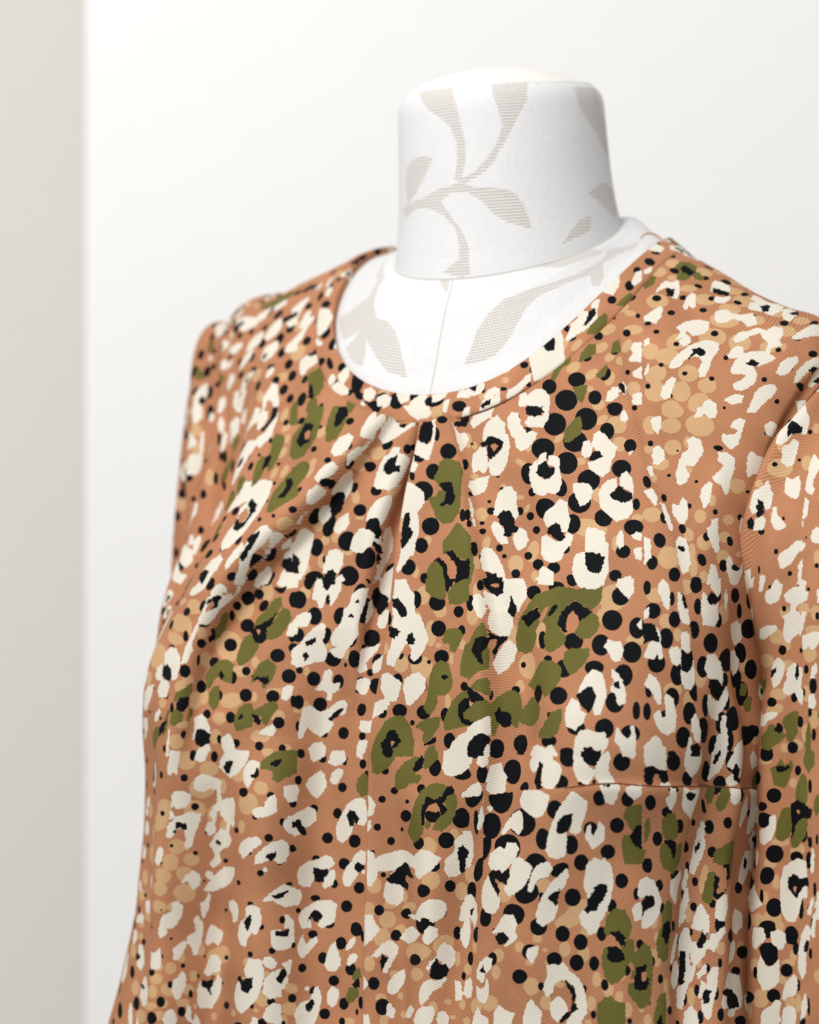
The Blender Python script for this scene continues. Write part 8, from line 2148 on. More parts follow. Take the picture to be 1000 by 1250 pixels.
d 0 690 307 -0.1 -0.1 2.3 1.6 -154
d 0 674 426 0 0.1 4.2 0.9 170.4
c 0 683 392 -1.4,0.5 0.4,-1.9 1.5,0.5
d 0 590 454 -0.2 -0.3 1.9 1.4 78.6
c 0 593 465 -3.8,-0.8 -2.9,-3.9 2,-3.6 3.1,3.4 -0.8,3.2
d 0 590 467 -0.2 0 2.8 0.8 89
d 0 590 472 -0.3 0.1 2.1 1.9 93.3
c 0 592 477 -5,2.4 -1.8,0.3 1.4,-3.2 6.7,-3.7 3.6,-0.2 -0.7,2.1 -3.9,3.3
d 0 594 479 0.3 -0.2 3.7 2.4 170.7
c 0 601 456 -5.8,1.4 -0.4,1 1.6,2.1 1.4,-3.5 -0.9,-10.6 1.1,-10.4 4.2,-6 4.6,4.2 1.8,7.6 -2.1,8.2 -5.6,7.9
k 0 600 454 -3.6,-1.5 0.8,-1.2 3.7,-2.8 3.8,0.9 1.9,1.7 -3.5,1.2
d 0 610 460 -0.6 -0.4 1.6 1.3 74.4
d 0 602 469 -0.1 0.3 2.5 2.1 -173.2
c 0 610 466 -5.2,2.7 -4.4,-2.8 -2.6,-5.5 -1.5,-1.7 -0.4,0.2 2.3,-2.5 5.2,-4.2 6.2,-2.3 3.4,1.3 0.7,4.8 -2.1,6.6 -4.1,5.5
d 0 596 499 0.2 -0.1 3.5 3.3 130.9
d 0 607 489 -0.2 0 3.5 3.2 153.1
c 0 607 496 -3.3,2.4 -1.4,-1.4 1.6,-4.4 2.7,-2.6 0.8,1.2 -2.2,3.3
c 0 619 483 -5.1,4.6 -4.2,-0.1 -2.1,-5.9 1.3,-9 2.6,-5.5 5.3,-0.3 5.5,3.4 2.1,6.5 -2.6,7
d 0 620 476 0 -0.2 2.9 2.8 101.3
d 0 628 465 -0.5 -0.3 2.3 2.1 54.8
c 0 618 497 -2.7,2.7 -1.9,-1.9 2.2,-3.2 3.3,-1.5 1.4,1.4 -1.6,3.5
d 0 625 497 -0.4 0.3 3.2 3.1 113.1
o 0 630 501 -2.6,2.2 -1.8,-1.5 1.2,-4.5 2.5,-0.1 0.6,2.8
k 0 636 501 -2.4,0.7 -0.4,-1.3 1.5,-3.3 1.8,1.3 -1.3,2.5
o 0 645 499 -4.3,2.2 -2.5,-3.5 2.6,-4.9 3.9,-0.4 -0,3.6 -2.1,4.7
d 0 653 493 0.1 -0.3 3.1 2.8 113.9
d 0 636 485 0 -0.1 3.5 2.6 169.5
c 0 648 485 -4.1,3.3 -3.2,-2.3 -1.1,-5.3 3.5,-3.9 3.7,-0.3 1.6,4.5 -0.6,5.7
d 0 662 480 -0.2 0.2 3.2 2.7 164.3
c 0 625 458 -3.8,-1.1 0.1,-2.7 2,-3.5 1.3,2 0.5,5.6 -1.7,0.9
k 0 633 455 -3,1.5 -0.8,-2 1.1,-3.8 3.1,-1.8 1.3,1.8 -0.4,4.4
c 0 639 456 -3.8,1.2 0.3,-2.3 2.2,-4.1 3.2,-2.2 0.6,2.3 -3.6,4.8
t 0 643 460 -0.2 -0.3 4.2 2.3 -161.8
d 0 651 461 -0 -0.2 2.3 2.1 55.8
t 0 659 460 0.2 -0.1 4.2 3.3 -170.9
c 0 644 468 -1.6,0.3 -0.8,-1.5 1.2,-0.6 0.3,1.2
k 0 645 470 -0.8,-0.4 1.9,-2.3 1.2,1.4 -0.7,1.5
c 0 657 470 -8.4,4.4 -6.6,0.7 -4,-2.2 -0.2,-3.1 1.5,-6.8 2.3,-9.6 4.1,-10.6 6.2,-5.1 5.5,0.4 3.9,6 2.3,11 -6.2,11.2
k 0 657 470 -2,-0.4 0.7,-3.2 2.6,-3.2 1.8,0.5 0,3.3 -1.9,1.5
d 0 666 492 0.4 0.3 2 1.8 104.2
t 0 666 497 0.3 -0.2 3.4 1.9 172.2
c 0 666 455 -1.4,-0.5 0.9,-4.2 2,1.4 -1.3,4.5
t 0 668 458 -0.4 0.1 2.9 2 86.6
d 0 670 457 0.3 0.1 1.4 1.4 -150.7
c 0 595 510 -4.2,9 -4.5,-7.9 1.2,-8.4 3.6,-3.6 6,-1 2.6,2.9 -0.8,6.9
d 0 600 504 -0.3 0.3 2.7 1 89.1
t 0 586 520 -0 0.2 4 3.3 179.6
t 0 599 517 0.2 0.3 4.7 4.3 110
d 0 598 525 -0.4 -0.1 2.9 2.8 168.7
t 0 593 528 -0.4 0.3 3.8 2.4 171.7
c 0 595 539 -12.8,3.6 -8.3,-1.7 1.4,-5 8.9,-3.5 11.5,-2.1 4.4,2.6 -5.2,5.1
d 0 583 553 -0.3 0.2 7.7 4.7 167.1
c 0 581 542 -9,0.4 8.1,-2.4 0.8,1.1
c 0 591 558 -4.5,2.7 -2.6,-1.9 0.4,-4.7 4.3,-3.1 4.2,0.5 1.3,3.3 -1.6,5.3
c 0 579 560 -1.5,1.1 -0.6,-2.1 2.2,-2.1 0.3,1.9
d 0 584 559 0.2 -0.2 1 0.9 160.6
t 0 598 564 0.4 -0.3 5.7 4.2 152.5
c 0 613 520 -7.9,0.8 -5.4,-2.9 -1.9,-6.6 1.7,-8.5 6.5,-5.1 5.7,-1.4 3.2,3.2 0.8,8.7 -1.1,8.8 -1.3,4.2 1.2,0.5 -0.7,-1.2 -5.2,0.7
k 0 617 519 -2.1,1.4 -1.5,-4 0.5,-2.3 2.3,-2.3 0.7,1.4 -1,5
t 0 606 544 0.6 -0.2 13.7 4.8 170
d 0 612 544 -0 -0.3 7.2 2.8 169.7
c 0 608 562 -6.6,5.5 -4.6,1.9 -0.9,-0.8 -0.8,-3.5 2,-7.1 3.9,-8 7.9,-5.3 7.6,1.9 2.6,3.7 -0,0.1 -2.9,2.8 -5.7,6.4
k 0 617 562 -5.1,2.8 -3.9,-2.6 -1.1,-6.3 0.6,-2.7 3.3,-3.6 5,-0.9 4,2.8 0.3,4.6 -3.3,4.6
t 0 620 511 -0.4 -0.3 3.8 3.4 92.8
c 0 633 526 -4.6,4.7 -4.8,0.2 -2,-3.6 1.8,-6.6 4.7,-7.7 5.8,-4.1 4,-0.4 1.2,3.4 -0.6,5.4 -2.6,6.4
t 0 626 525 -0.5 0.3 2.5 1.9 176.2
t 0 622 546 -0.3 0 6.9 3.2 168.2
t 0 642 528 0.3 0.3 1.7 1.6 118.2
c 0 631 557 -8,4.6 -6.8,0.9 -3.8,-2.9 1,-5.1 3.9,-4.4 7.8,-7.4 8.7,-5.6 5.7,-1.8 0.8,1.3 -1.3,5.1 -5.3,9 -7.2,8.2
d 0 634 514 0.1 -0 3.3 3 92.2
c 0 636 507 -1.9,6.5 -2.3,-4.4 0.6,-4.7 3.7,-0.6 0.9,2.5
t 0 629 562 -0.1 -0.2 1.4 1.1 173.4
t 0 640 565 0.1 0.3 1.9 1.1 177
d 0 651 519 0.5 0.3 4.2 3.7 82.4
t 0 644 518 0.4 0.2 2.9 1.9 177.8
c 0 655 523 -1.3,2 -1.7,-3.4 0.1,-4.3 3.1,-0.9 2.4,2.8 -0.4,2.9
d 0 650 505 -0.2 0.1 3.2 1.4 87
d 0 658 502 0.4 -0.2 1.6 0.7 87.5
c 0 663 511 -2.3,3.3 -2.9,-3.4 1,-2.9 2.8,2.7
t 0 662 521 -0.3 -0.1 3.3 2.2 83.6
c 0 652 538 -5.9,4.1 -3.8,-0.7 1,-3.3 6,-2.3 1.4,3
t 0 656 531 0.1 0.2 2.1 1.8 158.7
c 0 653 551 -8,3.2 -4.4,-2.6 0.6,-5.1 6.8,-6 6.9,-1.5 4.5,4.6 -5.5,6
t 0 646 558 0.1 -0 3.8 2.1 92.5
c 0 654 562 -2.5,-0.2 -1.7,-3.8 1.9,-4 3.8,-1.4 2.9,3.6 -1.6,3.8
d 0 590 570 0.1 -0.1 3.3 1.9 88.3
c 0 591 575 -3.4,-0.7 -1.5,-5.4 1.6,-8.3 3.1,-2.2 2.4,3.2 0.4,6.9 -1.9,4.5
c 0 578 574 -1.4,-0.9 1.6,-1 -0.3,2.2
c 0 577 584 -3.9,-0.8 2.4,-1.9 0.8,3.3
d 0 589 586 0.4 -0.1 4.5 4 158
d 0 575 596 -0.4 -0 5.8 3.7 164.9
t 0 596 586 0 -0.2 4.7 4.3 120.3
d 0 607 580 -0.1 -0.2 3.4 2.5 91.2
c 0 609 567 -1.5,2.2 -1.5,-5.9 2.6,-4.1 1.7,2.2 -1.5,4.9
t 0 608 570 0.1 0.2 3.7 1.4 88.5
c 0 579 618 -13.3,3.2 -8.7,-1.1 -2.5,-7.9 5.3,-9.3 8.4,-5.1 6.8,-1.4 8.4,1.8 2.2,6.4 -2.4,8.2 2.2,3.8 -2.5,1.2 -10.2,2.6
k 0 586 612 -5.3,0.4 -2.2,-2.8 2.6,-3.7 7.4,-1.9 4.3,1.3 -0.5,3 -3.7,1.8
d 0 581 605 0.3 0.1 1.6 1 162.8
d 0 567 627 0 0.2 5 3.4 163.8
c 0 612 594 -6.4,1.3 -3.2,-3.6 3.1,-7.3 7.7,-7.2 6.1,-1.6 1.4,1.8 -0.2,6.5 -3.3,6.1 -6.4,4.9
k 0 612 593 -2.4,0.8 0.8,-2.4 2.4,0.9 -0.8,1.4
d 0 602 603 0.3 -0.2 3.8 3 151.6
t 0 598 609 0.3 0 5 3.1 163.2
t 0 611 606 0.3 0 3.9 3.2 137.3
d 0 620 593 0 0.1 1.4 1.1 107.9
d 0 620 574 0.1 0.3 2 1.2 89.6
t 0 615 578 -0.1 -0.2 3.1 2.7 153
c 0 632 571 -1.7,4.7 -2.1,-5 0.9,-4.4 2.1,0.8 1.3,4.5
c 0 629 579 -4.3,2.9 -3.2,-3.5 1.2,-6 3,-0.9 1.8,3.7 -1.1,5
c 0 627 593 -5.9,3.3 -5.9,-1.2 -1.3,-0.1 1.8,-2.4 3.3,-7.1 4.8,-4.7 4.8,1.5 1.8,6.4 -2.8,6.3
t 0 635 600 -0.3 0.1 7 3.6 163.4
t 0 640 586 0.4 0 5.1 4 161.7
t 0 641 574 -0.3 0.3 2.7 1.8 86.8
c 0 648 590 -7.1,5.6 -4.7,-1.4 -2,-5.3 1.3,-1.5 7.4,-0.7 7.7,3.2
c 0 642 611 -6.6,3.4 -6.9,-0.9 -2.7,-5.1 3.3,-3.5 9.2,-2.8 6.7,4.2 -6.4,6.4
t 0 652 568 -0.1 -0.2 1.5 0.9 174.7
t 0 653 578 -0.1 -0.2 2.9 1.8 170.5
d 0 573 643 -0.2 -0.2 4.3 4.1 134.6
c 0 568 647 -4.3,1.1 -3.2,-2.8 4.6,-2.7 1.8,1.3 -0.9,3
t 0 581 642 -0.4 -0.2 2.3 2.2 133.6
t 0 568 663 -0 0.3 7.3 3.6 161.2
d 0 578 658 -0.1 -0 4 3.4 99.7
c 0 572 677 -3.8,-0.3 -4.4,-5.1 6.8,-4.4 3.8,1.1 1,5.3 -1.4,2.5
d 0 584 670 0.2 0.1 4 3.3 96.5
t 0 578 674 -0.3 -0.2 2.7 1.8 93.8
t 0 589 659 -0.3 0.1 3.7 2.7 96.1
t 0 598 648 -0.2 0.2 2.8 1.8 94.9
d 0 596 651 -0 0.2 3.7 3.5 149.4
d 0 599 666 0.2 -0.3 4.1 3.4 99.2
t 0 592 672 0 0.2 4.1 2.7 93.9
d 0 599 679 0.3 0.1 3.5 2.3 92.9
d 0 579 687 -0.3 -0 3.5 2.1 93.7
o 0 576 697 -5,2.7 -3.4,-7.2 5.6,-6.6 4.7,6 1.1,2.2 -2.3,2
k 0 582 701 -4.6,-2.5 -0.3,-3.1 2.5,0.6 2.2,4.9 -1.4,0.3
o 0 601 694 -5.2,-0.3 -4.1,-8 -2.3,-9.7 0.1,-6.2 6.6,-5.3 6.2,5 1.4,8.4 -1.2,9.2 -3.6,4
k 0 593 697 -4.4,2.3 -3.2,-3.7 1.1,-3.6 0.9,-0.1 2.7,-2.7 4.6,3.4 -1,4.1
t 0 610 681 -0.3 0.1 3.6 1.8 91.4
d 0 614 687 0.1 -0.1 2.6 1.6 91.7
t 0 617 690 -0.2 0.1 3.5 2 91.4
t 0 588 629 -0.1 -0.1 2.8 2.4 142
t 0 590 646 -0.2 -0.2 1.1 1.1 122.9
d 0 591 636 0.1 -0 4.2 3.6 146.5
c 0 592 638 -3.4,1.1 -2.4,-2.5 0.3,-3.4 3,-3.5 1.9,0.9 -0.1,4.5 -1.8,4.6
t 0 598 636 -0.3 0.3 1.9 1.8 139.2
d 0 610 628 -0.3 -0.2 4.5 3.4 159.4
t 0 616 635 0.2 0.1 4.4 4 106
d 0 616 641 0.3 -0 1.9 1.6 98.6
c 0 618 657 -11.2,0.4 -10.3,-4 -8.5,-7.5 -9.4,-11.8 -5.9,-12.8 -3.3,-12 -0.7,-13.8 1.9,-9.5 5.3,-7 8.7,-1.9 10.4,5.9 10.3,11.9 7.6,15.5 8.5,18.5 -1,18.8 2.5,13 5.1,9.5 5.2,3.4 4.4,-1.8 0.9,-4.3 -2.5,-5.1 -6,-2.4 -6.9,2 -9.5,3.8
k 0 627 659 -1.8,-10.5 -0.1,-9.7 0.8,-7.1 1.6,-8.9 3.4,-3.8 2.6,0.6 4.3,3.1 1.7,4.9 -0.9,8.4 -4.3,10.3 -5.2,10.3 -2.6,6.8 0.8,4.1 1.7,-0.3 0.8,-5.4 -1,-7.9
t 0 614 653 0.1 0.3 2.3 1.4 177.5
c 0 632 651 -3.9,1 -3.9,-2.4 -1.4,-5.1 1.2,-6.1 3.9,-2.7 4.8,0.7 2.2,4.2 0.5,6.9 -2.1,5.3
t 0 628 643 0.3 -0.1 3.6 2.7 93.7
d 0 617 671 -0 -0.1 1.6 0.9 91.4
c 0 635 634 -3.7,0.5 -1.9,-3.9 -0.1,-6.6 1.7,-3.3 5.3,-0 4.3,7.4 -4.6,8
t 0 627 675 0.1 0.2 3.6 2 90.7
d 0 635 677 0.1 0.1 1.9 1.1 90.7
o 0 631 690 -6.3,3.1 -5.4,-2 -2,-4.7 0.6,-6.5 3.2,-4 8,-3.3 8,8.1 -4.5,8.6
t 0 623 699 0.1 -0 2.6 1.3 91.2
t 0 641 672 0.2 -0.1 1.6 1.3 172.2
c 0 573 725 -2.8,2.8 -2.1,-2.8 4.8,-1.5 1.4,2.7
t 0 574 729 0.1 0.3 3.6 2 97.2
o 0 587 738 -5.1,5.6 -3,-2.7 -0.1,-8.3 1.4,-11.9 5.6,-11.1 4.6,-2.9 2.7,3.7 0.8,10.3 -1.6,11.6 -4.4,8.4
k 0 582 740 -2.9,1.6 -0.9,-4.1 2.4,-3.3 2.9,1.2 -1.3,6.4
d 0 581 748 0 0.2 2.7 1.8 88.7
t 0 597 731 0 0.4 4.5 1.9 94.2
t 0 586 732 -0 -0.3 2.7 1.2 96.2
d 0 600 728 0.1 -0.1 2.2 0.9 93.8
o 0 609 724 -1.7,-5.3 1.2,-15.4 2.6,-8.3 1.9,2 -0.6,13.8 -3,15.3
k 0 612 722 -1,2.7 -0.6,-3.3 1.5,-0.5 1.3,2.1
c 0 595 752 -6.1,8.2 -3,-1.8 2.3,-6.7 4.6,-5.2 -1,4.1
c 0 580 760 -2.1,1.5 -0.1,-2 3.6,-1 0.4,2.2
d 0 592 757 -0.4 -0.2 2.2 1 96.9
c 0 610 761 -1.3,-8.7 -0.2,-14.6 3.6,-20.2 6.1,-19 5.9,-13 3.8,-6.3 3.4,0.6 6.5,-1.6 3.3,5.8 -2.2,11.1 -1.7,12.9 -4.7,19.5 -6.9,16.6 -5.7,9.8 -2.2,5.9 0.7,0.2 -1.7,-1.8
k 0 610 760 0.3,-8.6 3.1,-8.2 1.5,0.3 -0.6,6.9 -3.7,8.2 -1.7,2.4 0.3,-3.4
c 0 593 770 -2.1,-5.5 1.2,-11.7 8,-11 6.2,-3.8 3.4,0.3 4.5,3 0.5,8.6 -5.1,13.2 -6.3,11.4 -5.5,4.5 -3,1.3 -0.6,2.4 3.4,-3.2 0.2,-4.4
k 0 594 772 -4.6,2.2 -1.2,-0.9 0.7,-5 0.7,-1.5 2.8,-3 0.9,1.1 -2.5,4.2
d 0 589 767 -0.4 0 1.9 0.7 104.8
c 0 594 778 -5,4.5 -2.5,-2.1 1.2,-2.4 5.5,-5.2 5.8,-2.6 1,2 -2.8,6.6
d 0 587 780 0.4 0.2 4.4 2.5 109.1
t 0 600 780 -0 0.3 3.1 2.5 104.3
c 0 612 752 -4.5,3.4 -1.7,-4.8 2.5,-6.6 3.8,-0.2 -1,7.6
d 0 607 746 -0.1 -0.1 1.8 1.3 84
d 0 612 735 -0.3 -0 2.2 1.3 91.9
c 0 613 770 -2.4,0.9 0.8,-2.3 2.9,-3.8 2,0.4 -2.1,3.5
d 0 611 773 -0.2 0 2.2 1.2 103.6
t 0 608 769 0 -0.1 1.9 1.7 142
c 0 627 773 0.5,-8.7 3.9,-12.7 6.5,-12.4 5,-4.8 2,1.7 -1.4,10 -3.7,13.2 -5.5,8.7 -4.4,2.8 -1.5,1.4
k 0 629 771 -1.7,-0.4 0.6,-3.6 3.1,-2.5 1.4,1.6 -1.5,3.1
d 0 624 767 0.2 0.1 2.8 1.2 101.8
c 0 624 770 -0.9,-1.7 0.4,-4.1 2,-3.1 0.2,1.9 -2.2,5.1 -2.7,3.3
t 0 628 764 -0 -0.1 4.5 1.8 101.1
d 0 629 760 0.3 0.2 3 1.1 99.3
t 0 616 740 -0.2 0.3 2.7 1.3 93.1
o 0 633 734 -3.4,3 -1.6,-5.3 1.7,-7.5 3.9,-8.9 3.2,-1.4 1.7,3.6 -1.8,7.9 -3.8,7.6
k 0 641 732 -1.1,-0.9 1.1,-3.2 1.6,2.3 -1.4,2
d 0 634 744 -0.1 0.2 2.1 1.9 -161
c 0 641 763 -4.8,4.7 -2.6,-2.4 1.4,-5.5 3.2,-1.1 3,5.3
d 0 642 768 -0.5 -0.1 3.4 1.3 102.3
d 0 627 776 0 0.2 3.4 1.4 101.2
d 0 645 754 -0 -0.3 0.9 0.9 -162.9
d 0 609 779 0.2 -0.1 2.2 1 100.1
c 0 593 802 -6.5,0.8 -4.2,-6.3 5.5,-3.5 3.7,1.9 -1.5,4.9
d 2 291 159 0.3 0 9.2 4.4 -172.6
t 2 287 147 0.1 0.1 10.3 2.3 -171.8
d 0 596 791 -0.4 -0.2 5 3.5 -160.2
c 0 606 793 -5.2,0.3 -1.7,-5 5.7,-4.1 4.8,0.2 1.6,3.9 -6.1,4.6
d 0 610 807 -0 -0.2 6.6 3.1 -166.1
t 0 605 805 0.3 0.2 4 1.8 -166.1
d 2 291 135 0.4 0.1 6 4.3 -166.2
t 2 288 128 0.4 0.1 4.4 3.1 -167.2
d 2 292 118 0.1 -0.3 4.8 4.3 -140.3
c 2 297 141 6,1.1 5,-4.4 -4,-5.9 -6,-1 -4.6,1 1.1,5.5 4.2,5.1
c 2 296 126 6.1,-3.1 1.3,-5.5 -3.6,-4.5 -5,-0.3 -2.7,3.5 0.9,4.9 4.6,3.7
k 2 304 132 6.6,-1.5 3.4,-4.7 -1,-5.4 -5.6,-3.5 -5.8,1.7 -2.7,5.7 0.7,6.3 4.1,3.3
c 2 314 131 7.2,4 7.5,-3 5.5,-7.7 3.1,-4.6 0.8,-2.4 -2.5,-3.8 -6.7,-8 -7,-2.8 -7.2,3.3 -4,6.5 0.3,9 3.6,9.5
d 2 316 140 -0.3 -0.2 2.8 2 86.8
t 2 312 142 -0.2 0.1 4.8 3.1 -164.4
d 2 311 119 -0.4 -0.3 4.2 3.1 -161
t 2 307 118 -0.2 -0.2 4.3 1.8 -169.1
t 2 316 121 -0.5 -0.1 2.9 2.2 -158
c 2 282 118 3.4,2 2.2,-1.1 -3.5,-1.7 -1.2,1.5
d 2 298 114 -0.1 0.3 3.2 1.7 88
t 2 302 115 -0 0.2 2.7 2 83
c 2 299 109 3,9.5 3,0.8 1.3,-8 -1.4,-13.4 -3.3,-11 -2.4,-4.9 -0.6,2.2 -0.7,10.8 1.1,14.5
k 2 297 108 1.5,0.7 -0.3,-3.7 -1.2,-2.1 -0.3,2.3 1.5,2.5
d 2 300 105 0.5 0.1 2.6 0.7 89.8
c 0 634 792 -6.7,-10 -4.1,-13.9 3.4,-11.4 9,-9.4 10.2,-3.8 11.3,1.7 8.6,6.4 2.6,6.9 0.3,9.1 -3.6,9.1 -7.2,6.6 -2.9,4 -10.7,3.3 -12.2,0.3
k 0 633 788 -8.2,-4.2 -3.1,-5.7 4.1,-3.4 8.5,1.1 10.3,6.7 0.5,5.6 -4,2 -3.6,-1.4
d 0 618 797 0.4 0.3 4.6 2 -166.6
d 2 330 146 0.6 0.3 7.9 2.8 -167.1
d 0 642 778 0 -0.2 3 1.9 101.3
t 2 328 134 0.6 0.4 5.5 4.4 -154
d 2 325 126 0.2 0.5 4.5 3.2 -161.3
t 2 338 149 -0 0.1 9 4.5 -165.8
d 0 651 800 0.3 -0 5.6 2.4 -169.3
c 2 321 116 4.5,5.5 3.5,0.1 1.4,-4.6 -4.1,-9.1 -5.4,-4.9 -4.5,1.3 0,3 2.2,5.1
d 2 317 110 0.1 0.3 2.8 0.8 90.8
c 2 335 126 7.8,7.8 6.9,0.1 2.4,-3.3 -2,-7.7 -5.5,-7.4 -4.6,-0.3 -5.8,2.1 -2.5,5.8
t 2 326 114 0.4 0.4 3.5 3 -143.4
c 2 333 115 4.2,7 3.3,-2.3 0,-4.7 -4.5,-3.8 -4.8,5.3
t 2 326 109 0.2 0.5 4.5 1.5 90.6
c 2 328 106 1.8,7 1.1,-1.8 -0.5,-7.2 -1.5,-2.1 -0.8,4.1
d 2 328 104 -0.5 -0.5 4.3 0.5 91.1
d 2 336 106 -0 -0.4 3.5 1.3 90.2
d 2 286 106 0.4 -0.3 3.5 0.7 88.3
c 2 286 106 1.4,4 -0.6,-6 -1.4,-3 -0.3,5.7
c 0 552 687 -5,-16.2 -1,-18.5 1.6,-16.8 5,-15.7 6.7,-12.7 6.6,-5 4.4,3.2 1.7,9.2 -1.6,13.8 -4.2,19.1 -7.1,20.2 -8.8,20
k 0 553 684 -4.9,1.2 -0.8,-1.9 -1.3,-4.1 1.7,-5.8 3.7,-4.9 5.7,-4 4.6,-0.6 1.5,3.3 -1.7,7.1 -5.5,7.4
d 0 526 693 -0.2 0.1 3.1 2.8 -160.2
o 0 533 714 -5.5,-5.7 6.5,-2.7 4,2 1.5,3.6 -1.9,2 -5.5,1.8
d 0 540 724 -0.1 -0.4 3.5 2.6 97.5
o 0 544 746 -6.3,-9.8 8.4,-4.4 6.4,1.2 2,3.4 -1.2,5.1 -3.6,2 -6.2,0.3
k 0 538 746 -1.2,-2.4 2.3,-1.1 -0.3,2.9
d 0 545 703 -0 0.4 3.6 3 98.7
c 0 561 724 -3.3,-9.5 -1.5,-11.2 1,-12 4.4,-9.1 6.2,-5.2 7.5,1.5 4.9,8 1.1,12.1 -3.1,13.9 -5.1,12.1 -4.6,8.6 -1.7,5 2.8,1.1 3.3,-1.6 -0.4,-3.2 -3.7,-1.8 -4.9,-4.2
k 0 562 724 -3.1,-1 -0.4,-3.3 2.6,-2.6 3.7,0.5 0.2,3.2 -3.2,4.6
d 0 555 715 -0.3 0.2 2.6 1.3 97.9
d 0 554 734 0.1 -0.1 2.8 2.1 96.1
c 0 566 715 -2.4,-1 -0.6,-3.5 2.3,-3.7 2.7,-0.8 0.6,4.5 -1.6,4.8
d 0 570 719 0.2 0.2 1.9 0.7 96
d 0 561 695 -0.1 -0.3 3.1 2.4 96.6
d 0 568 736 0.3 0.4 2.4 1.4 99.1
o 0 572 742 -3.9,-0.7 -1.1,-4.9 1.1,-6.4 3.3,-3 2.2,3.1 0.3,7.6 -3.9,4.3
o 0 591 738 -4.4,-1.4 -3.1,-6.1 0.5,-6.8 4,-6.8 3.2,0.1 1.6,6.8 -1.1,7.7 -3.3,3.7
k 0 583 740 -2.5,-0.6 -1.1,-3.8 1.8,-5.3 3.2,-2.1 0.5,4.3 -1.6,5.9
d 0 552 748 0.3 -0.1 2.9 2.4 74.2
c 0 559 752 -5.6,-1.3 -1.4,-5 6.1,-6.8 5.6,-3.2 1.3,1.9 -3.3,8.4 -6.2,2.9
c 0 559 765 -3.1,2.7 0.7,-4.2 2.6,-5.1 1,0.2 -2.1,5.1
d 0 552 766 0.3 -0.2 2.1 0.7 108.3
c 0 574 762 -4.4,6.5 -0.8,-1.9 2.9,-6.7 5.2,-9 3.8,-2.9 -0.5,4.6 -4,8.7
d 0 581 748 -0.2 0.2 2.3 1.6 88.4
o 0 574 700 -7,2.7 -5.9,-2.8 -3.5,-6.8 -0.6,-8.7 2.8,-7.8 3.9,-4.2 5.6,-0.6 6.1,2.3 4.3,7.7 2.2,7.6 0.4,4.6 -2.9,3 -5.8,4.9
k 0 582 700 -3.3,-2.4 -1.2,-2.9 1.4,-0.7 3.2,2.2 1,4.2 -0.8,1.3
o 0 592 707 -4,2.1 -3,-3.4 -0,-5.9 3.4,-5.7 3.1,-0.2 1.3,5.3 -2.2,6.4
k 0 592 696 -3.3,0.6 -3.2,-2.9 -0.4,-2.8 0.9,-1.4 3,-2.7 3.5,1.5 1.9,4.9 -1.5,4.1
o 0 600 693 -4.4,-2.7 -3.5,-7.5 -1.4,-8.8 -1.5,-4.7 1.1,-1.3 4.6,-1.9 4.3,4.3 2.2,7.7 -0.7,9.7 -3.3,6.2
d 0 579 686 0.1 -0 3.2 2.1 93.6
d 0 599 680 -0.3 0.1 3.3 2.3 93.2
d 0 604 705 0.2 0.1 2.4 2.1 91.9
d 0 614 687 0.2 0.1 2.4 1.7 92.7
t 0 610 681 -0.1 0 3.6 1.9 91.5
t 0 608 702 -0.2 -0.3 2.1 1.6 92.4
t 0 617 690 -0 -0 2.8 2.5 97.2
d 0 588 717 0.2 -0.1 2.2 1.8 90.6
o 0 600 721 -6.3,-1.6 -4.6,-4.9 -1.5,-8 0.8,-9.9 2.8,-7.6 3.1,-2 4.1,3.7 3.1,9.1 1.4,11.7 1.2,5.4 0,1.1 -2.8,0.8 -5.1,2.7
o 0 607 712 -1.8,2.1 -0.9,-1.3 1.3,-2.5 0.3,2.2
o 0 621 716 -5.8,-1.5 -5.6,-5.6 -2.7,-6.1 -1.5,-2.6 2.1,-1.6 5.1,-4.2 6.4,-2 5.5,2.7 3.2,5.9 0.2,7.1 -1.8,4.2 -4.5,1.3
k 0 609 718 -4,1.3 -2.4,-2 -2.2,-4.7 0.6,-5.2 2.8,-5.7 2.6,-2.2 0.5,-2.4 0.3,1.7 3.1,2.6 2.9,5.4 0.7,7.3 -3.5,5.5
h 0 609 720 -0.8,-1.7 1.4,-2.2 1.2,1.9 -1,2.4
d 0 600 728 -0.1 -0.1 2.1 0.9 93.7
d 0 627 724 0.1 -0 1 0.6 93.6
t 0 585 731 0.1 -0 2.5 0.9 96.5
t 0 598 732 0.1 0.1 4.3 1.7 94.2
t 0 594 727 0 -0.3 1.1 0.8 92.7
d 0 612 735 -0.2 0 2.1 1.2 92.1
o 0 632 734 -4.1,3.6 -1.8,-3.7 0.1,-6.8 3.5,-7.8 3.6,-1 2,7.7 -4.5,6.9
k 0 640 733 -2,0.7 0.7,-1.7 1.2,1.7
t 0 620 740 -0.1 -0.2 3.6 1.5 94
t 0 628 742 -0.1 0.2 3.6 1.5 94.7
d 0 634 744 -0.1 0.1 2.1 1.9 -159.3
c 0 595 751 -5.6,6.2 -3.2,-0.3 1,-5 3.1,-6.6 2.7,-1 -1.6,5.1
c 0 612 751 -4.2,3.2 -1.9,-4.1 1.7,-6.8 4.7,-2.7 2.3,4.6 -1.3,7.3
c 0 594 763 -4,4.2 -1.5,-3.8 1.3,-6.9 3.3,-5.9 2,0.2 -0,6.2 -1.9,8
k 0 608 760 -0.6,-4.8 0.5,-6.7 2.9,-7 1.6,-0.3 -1.1,6.3 -3.7,8 -2,2.7
c 0 624 759 -2.6,2.2 -1,-3.1 2.4,-6.1 5.1,-9.3 3.4,-2.6 0.1,3.9 -2.8,8.4 -4,6.9
d 0 628 760 0.4 0.3 2.7 0.8 99.2
d 0 644 754 -0.1 0.1 1.1 1 -163.4
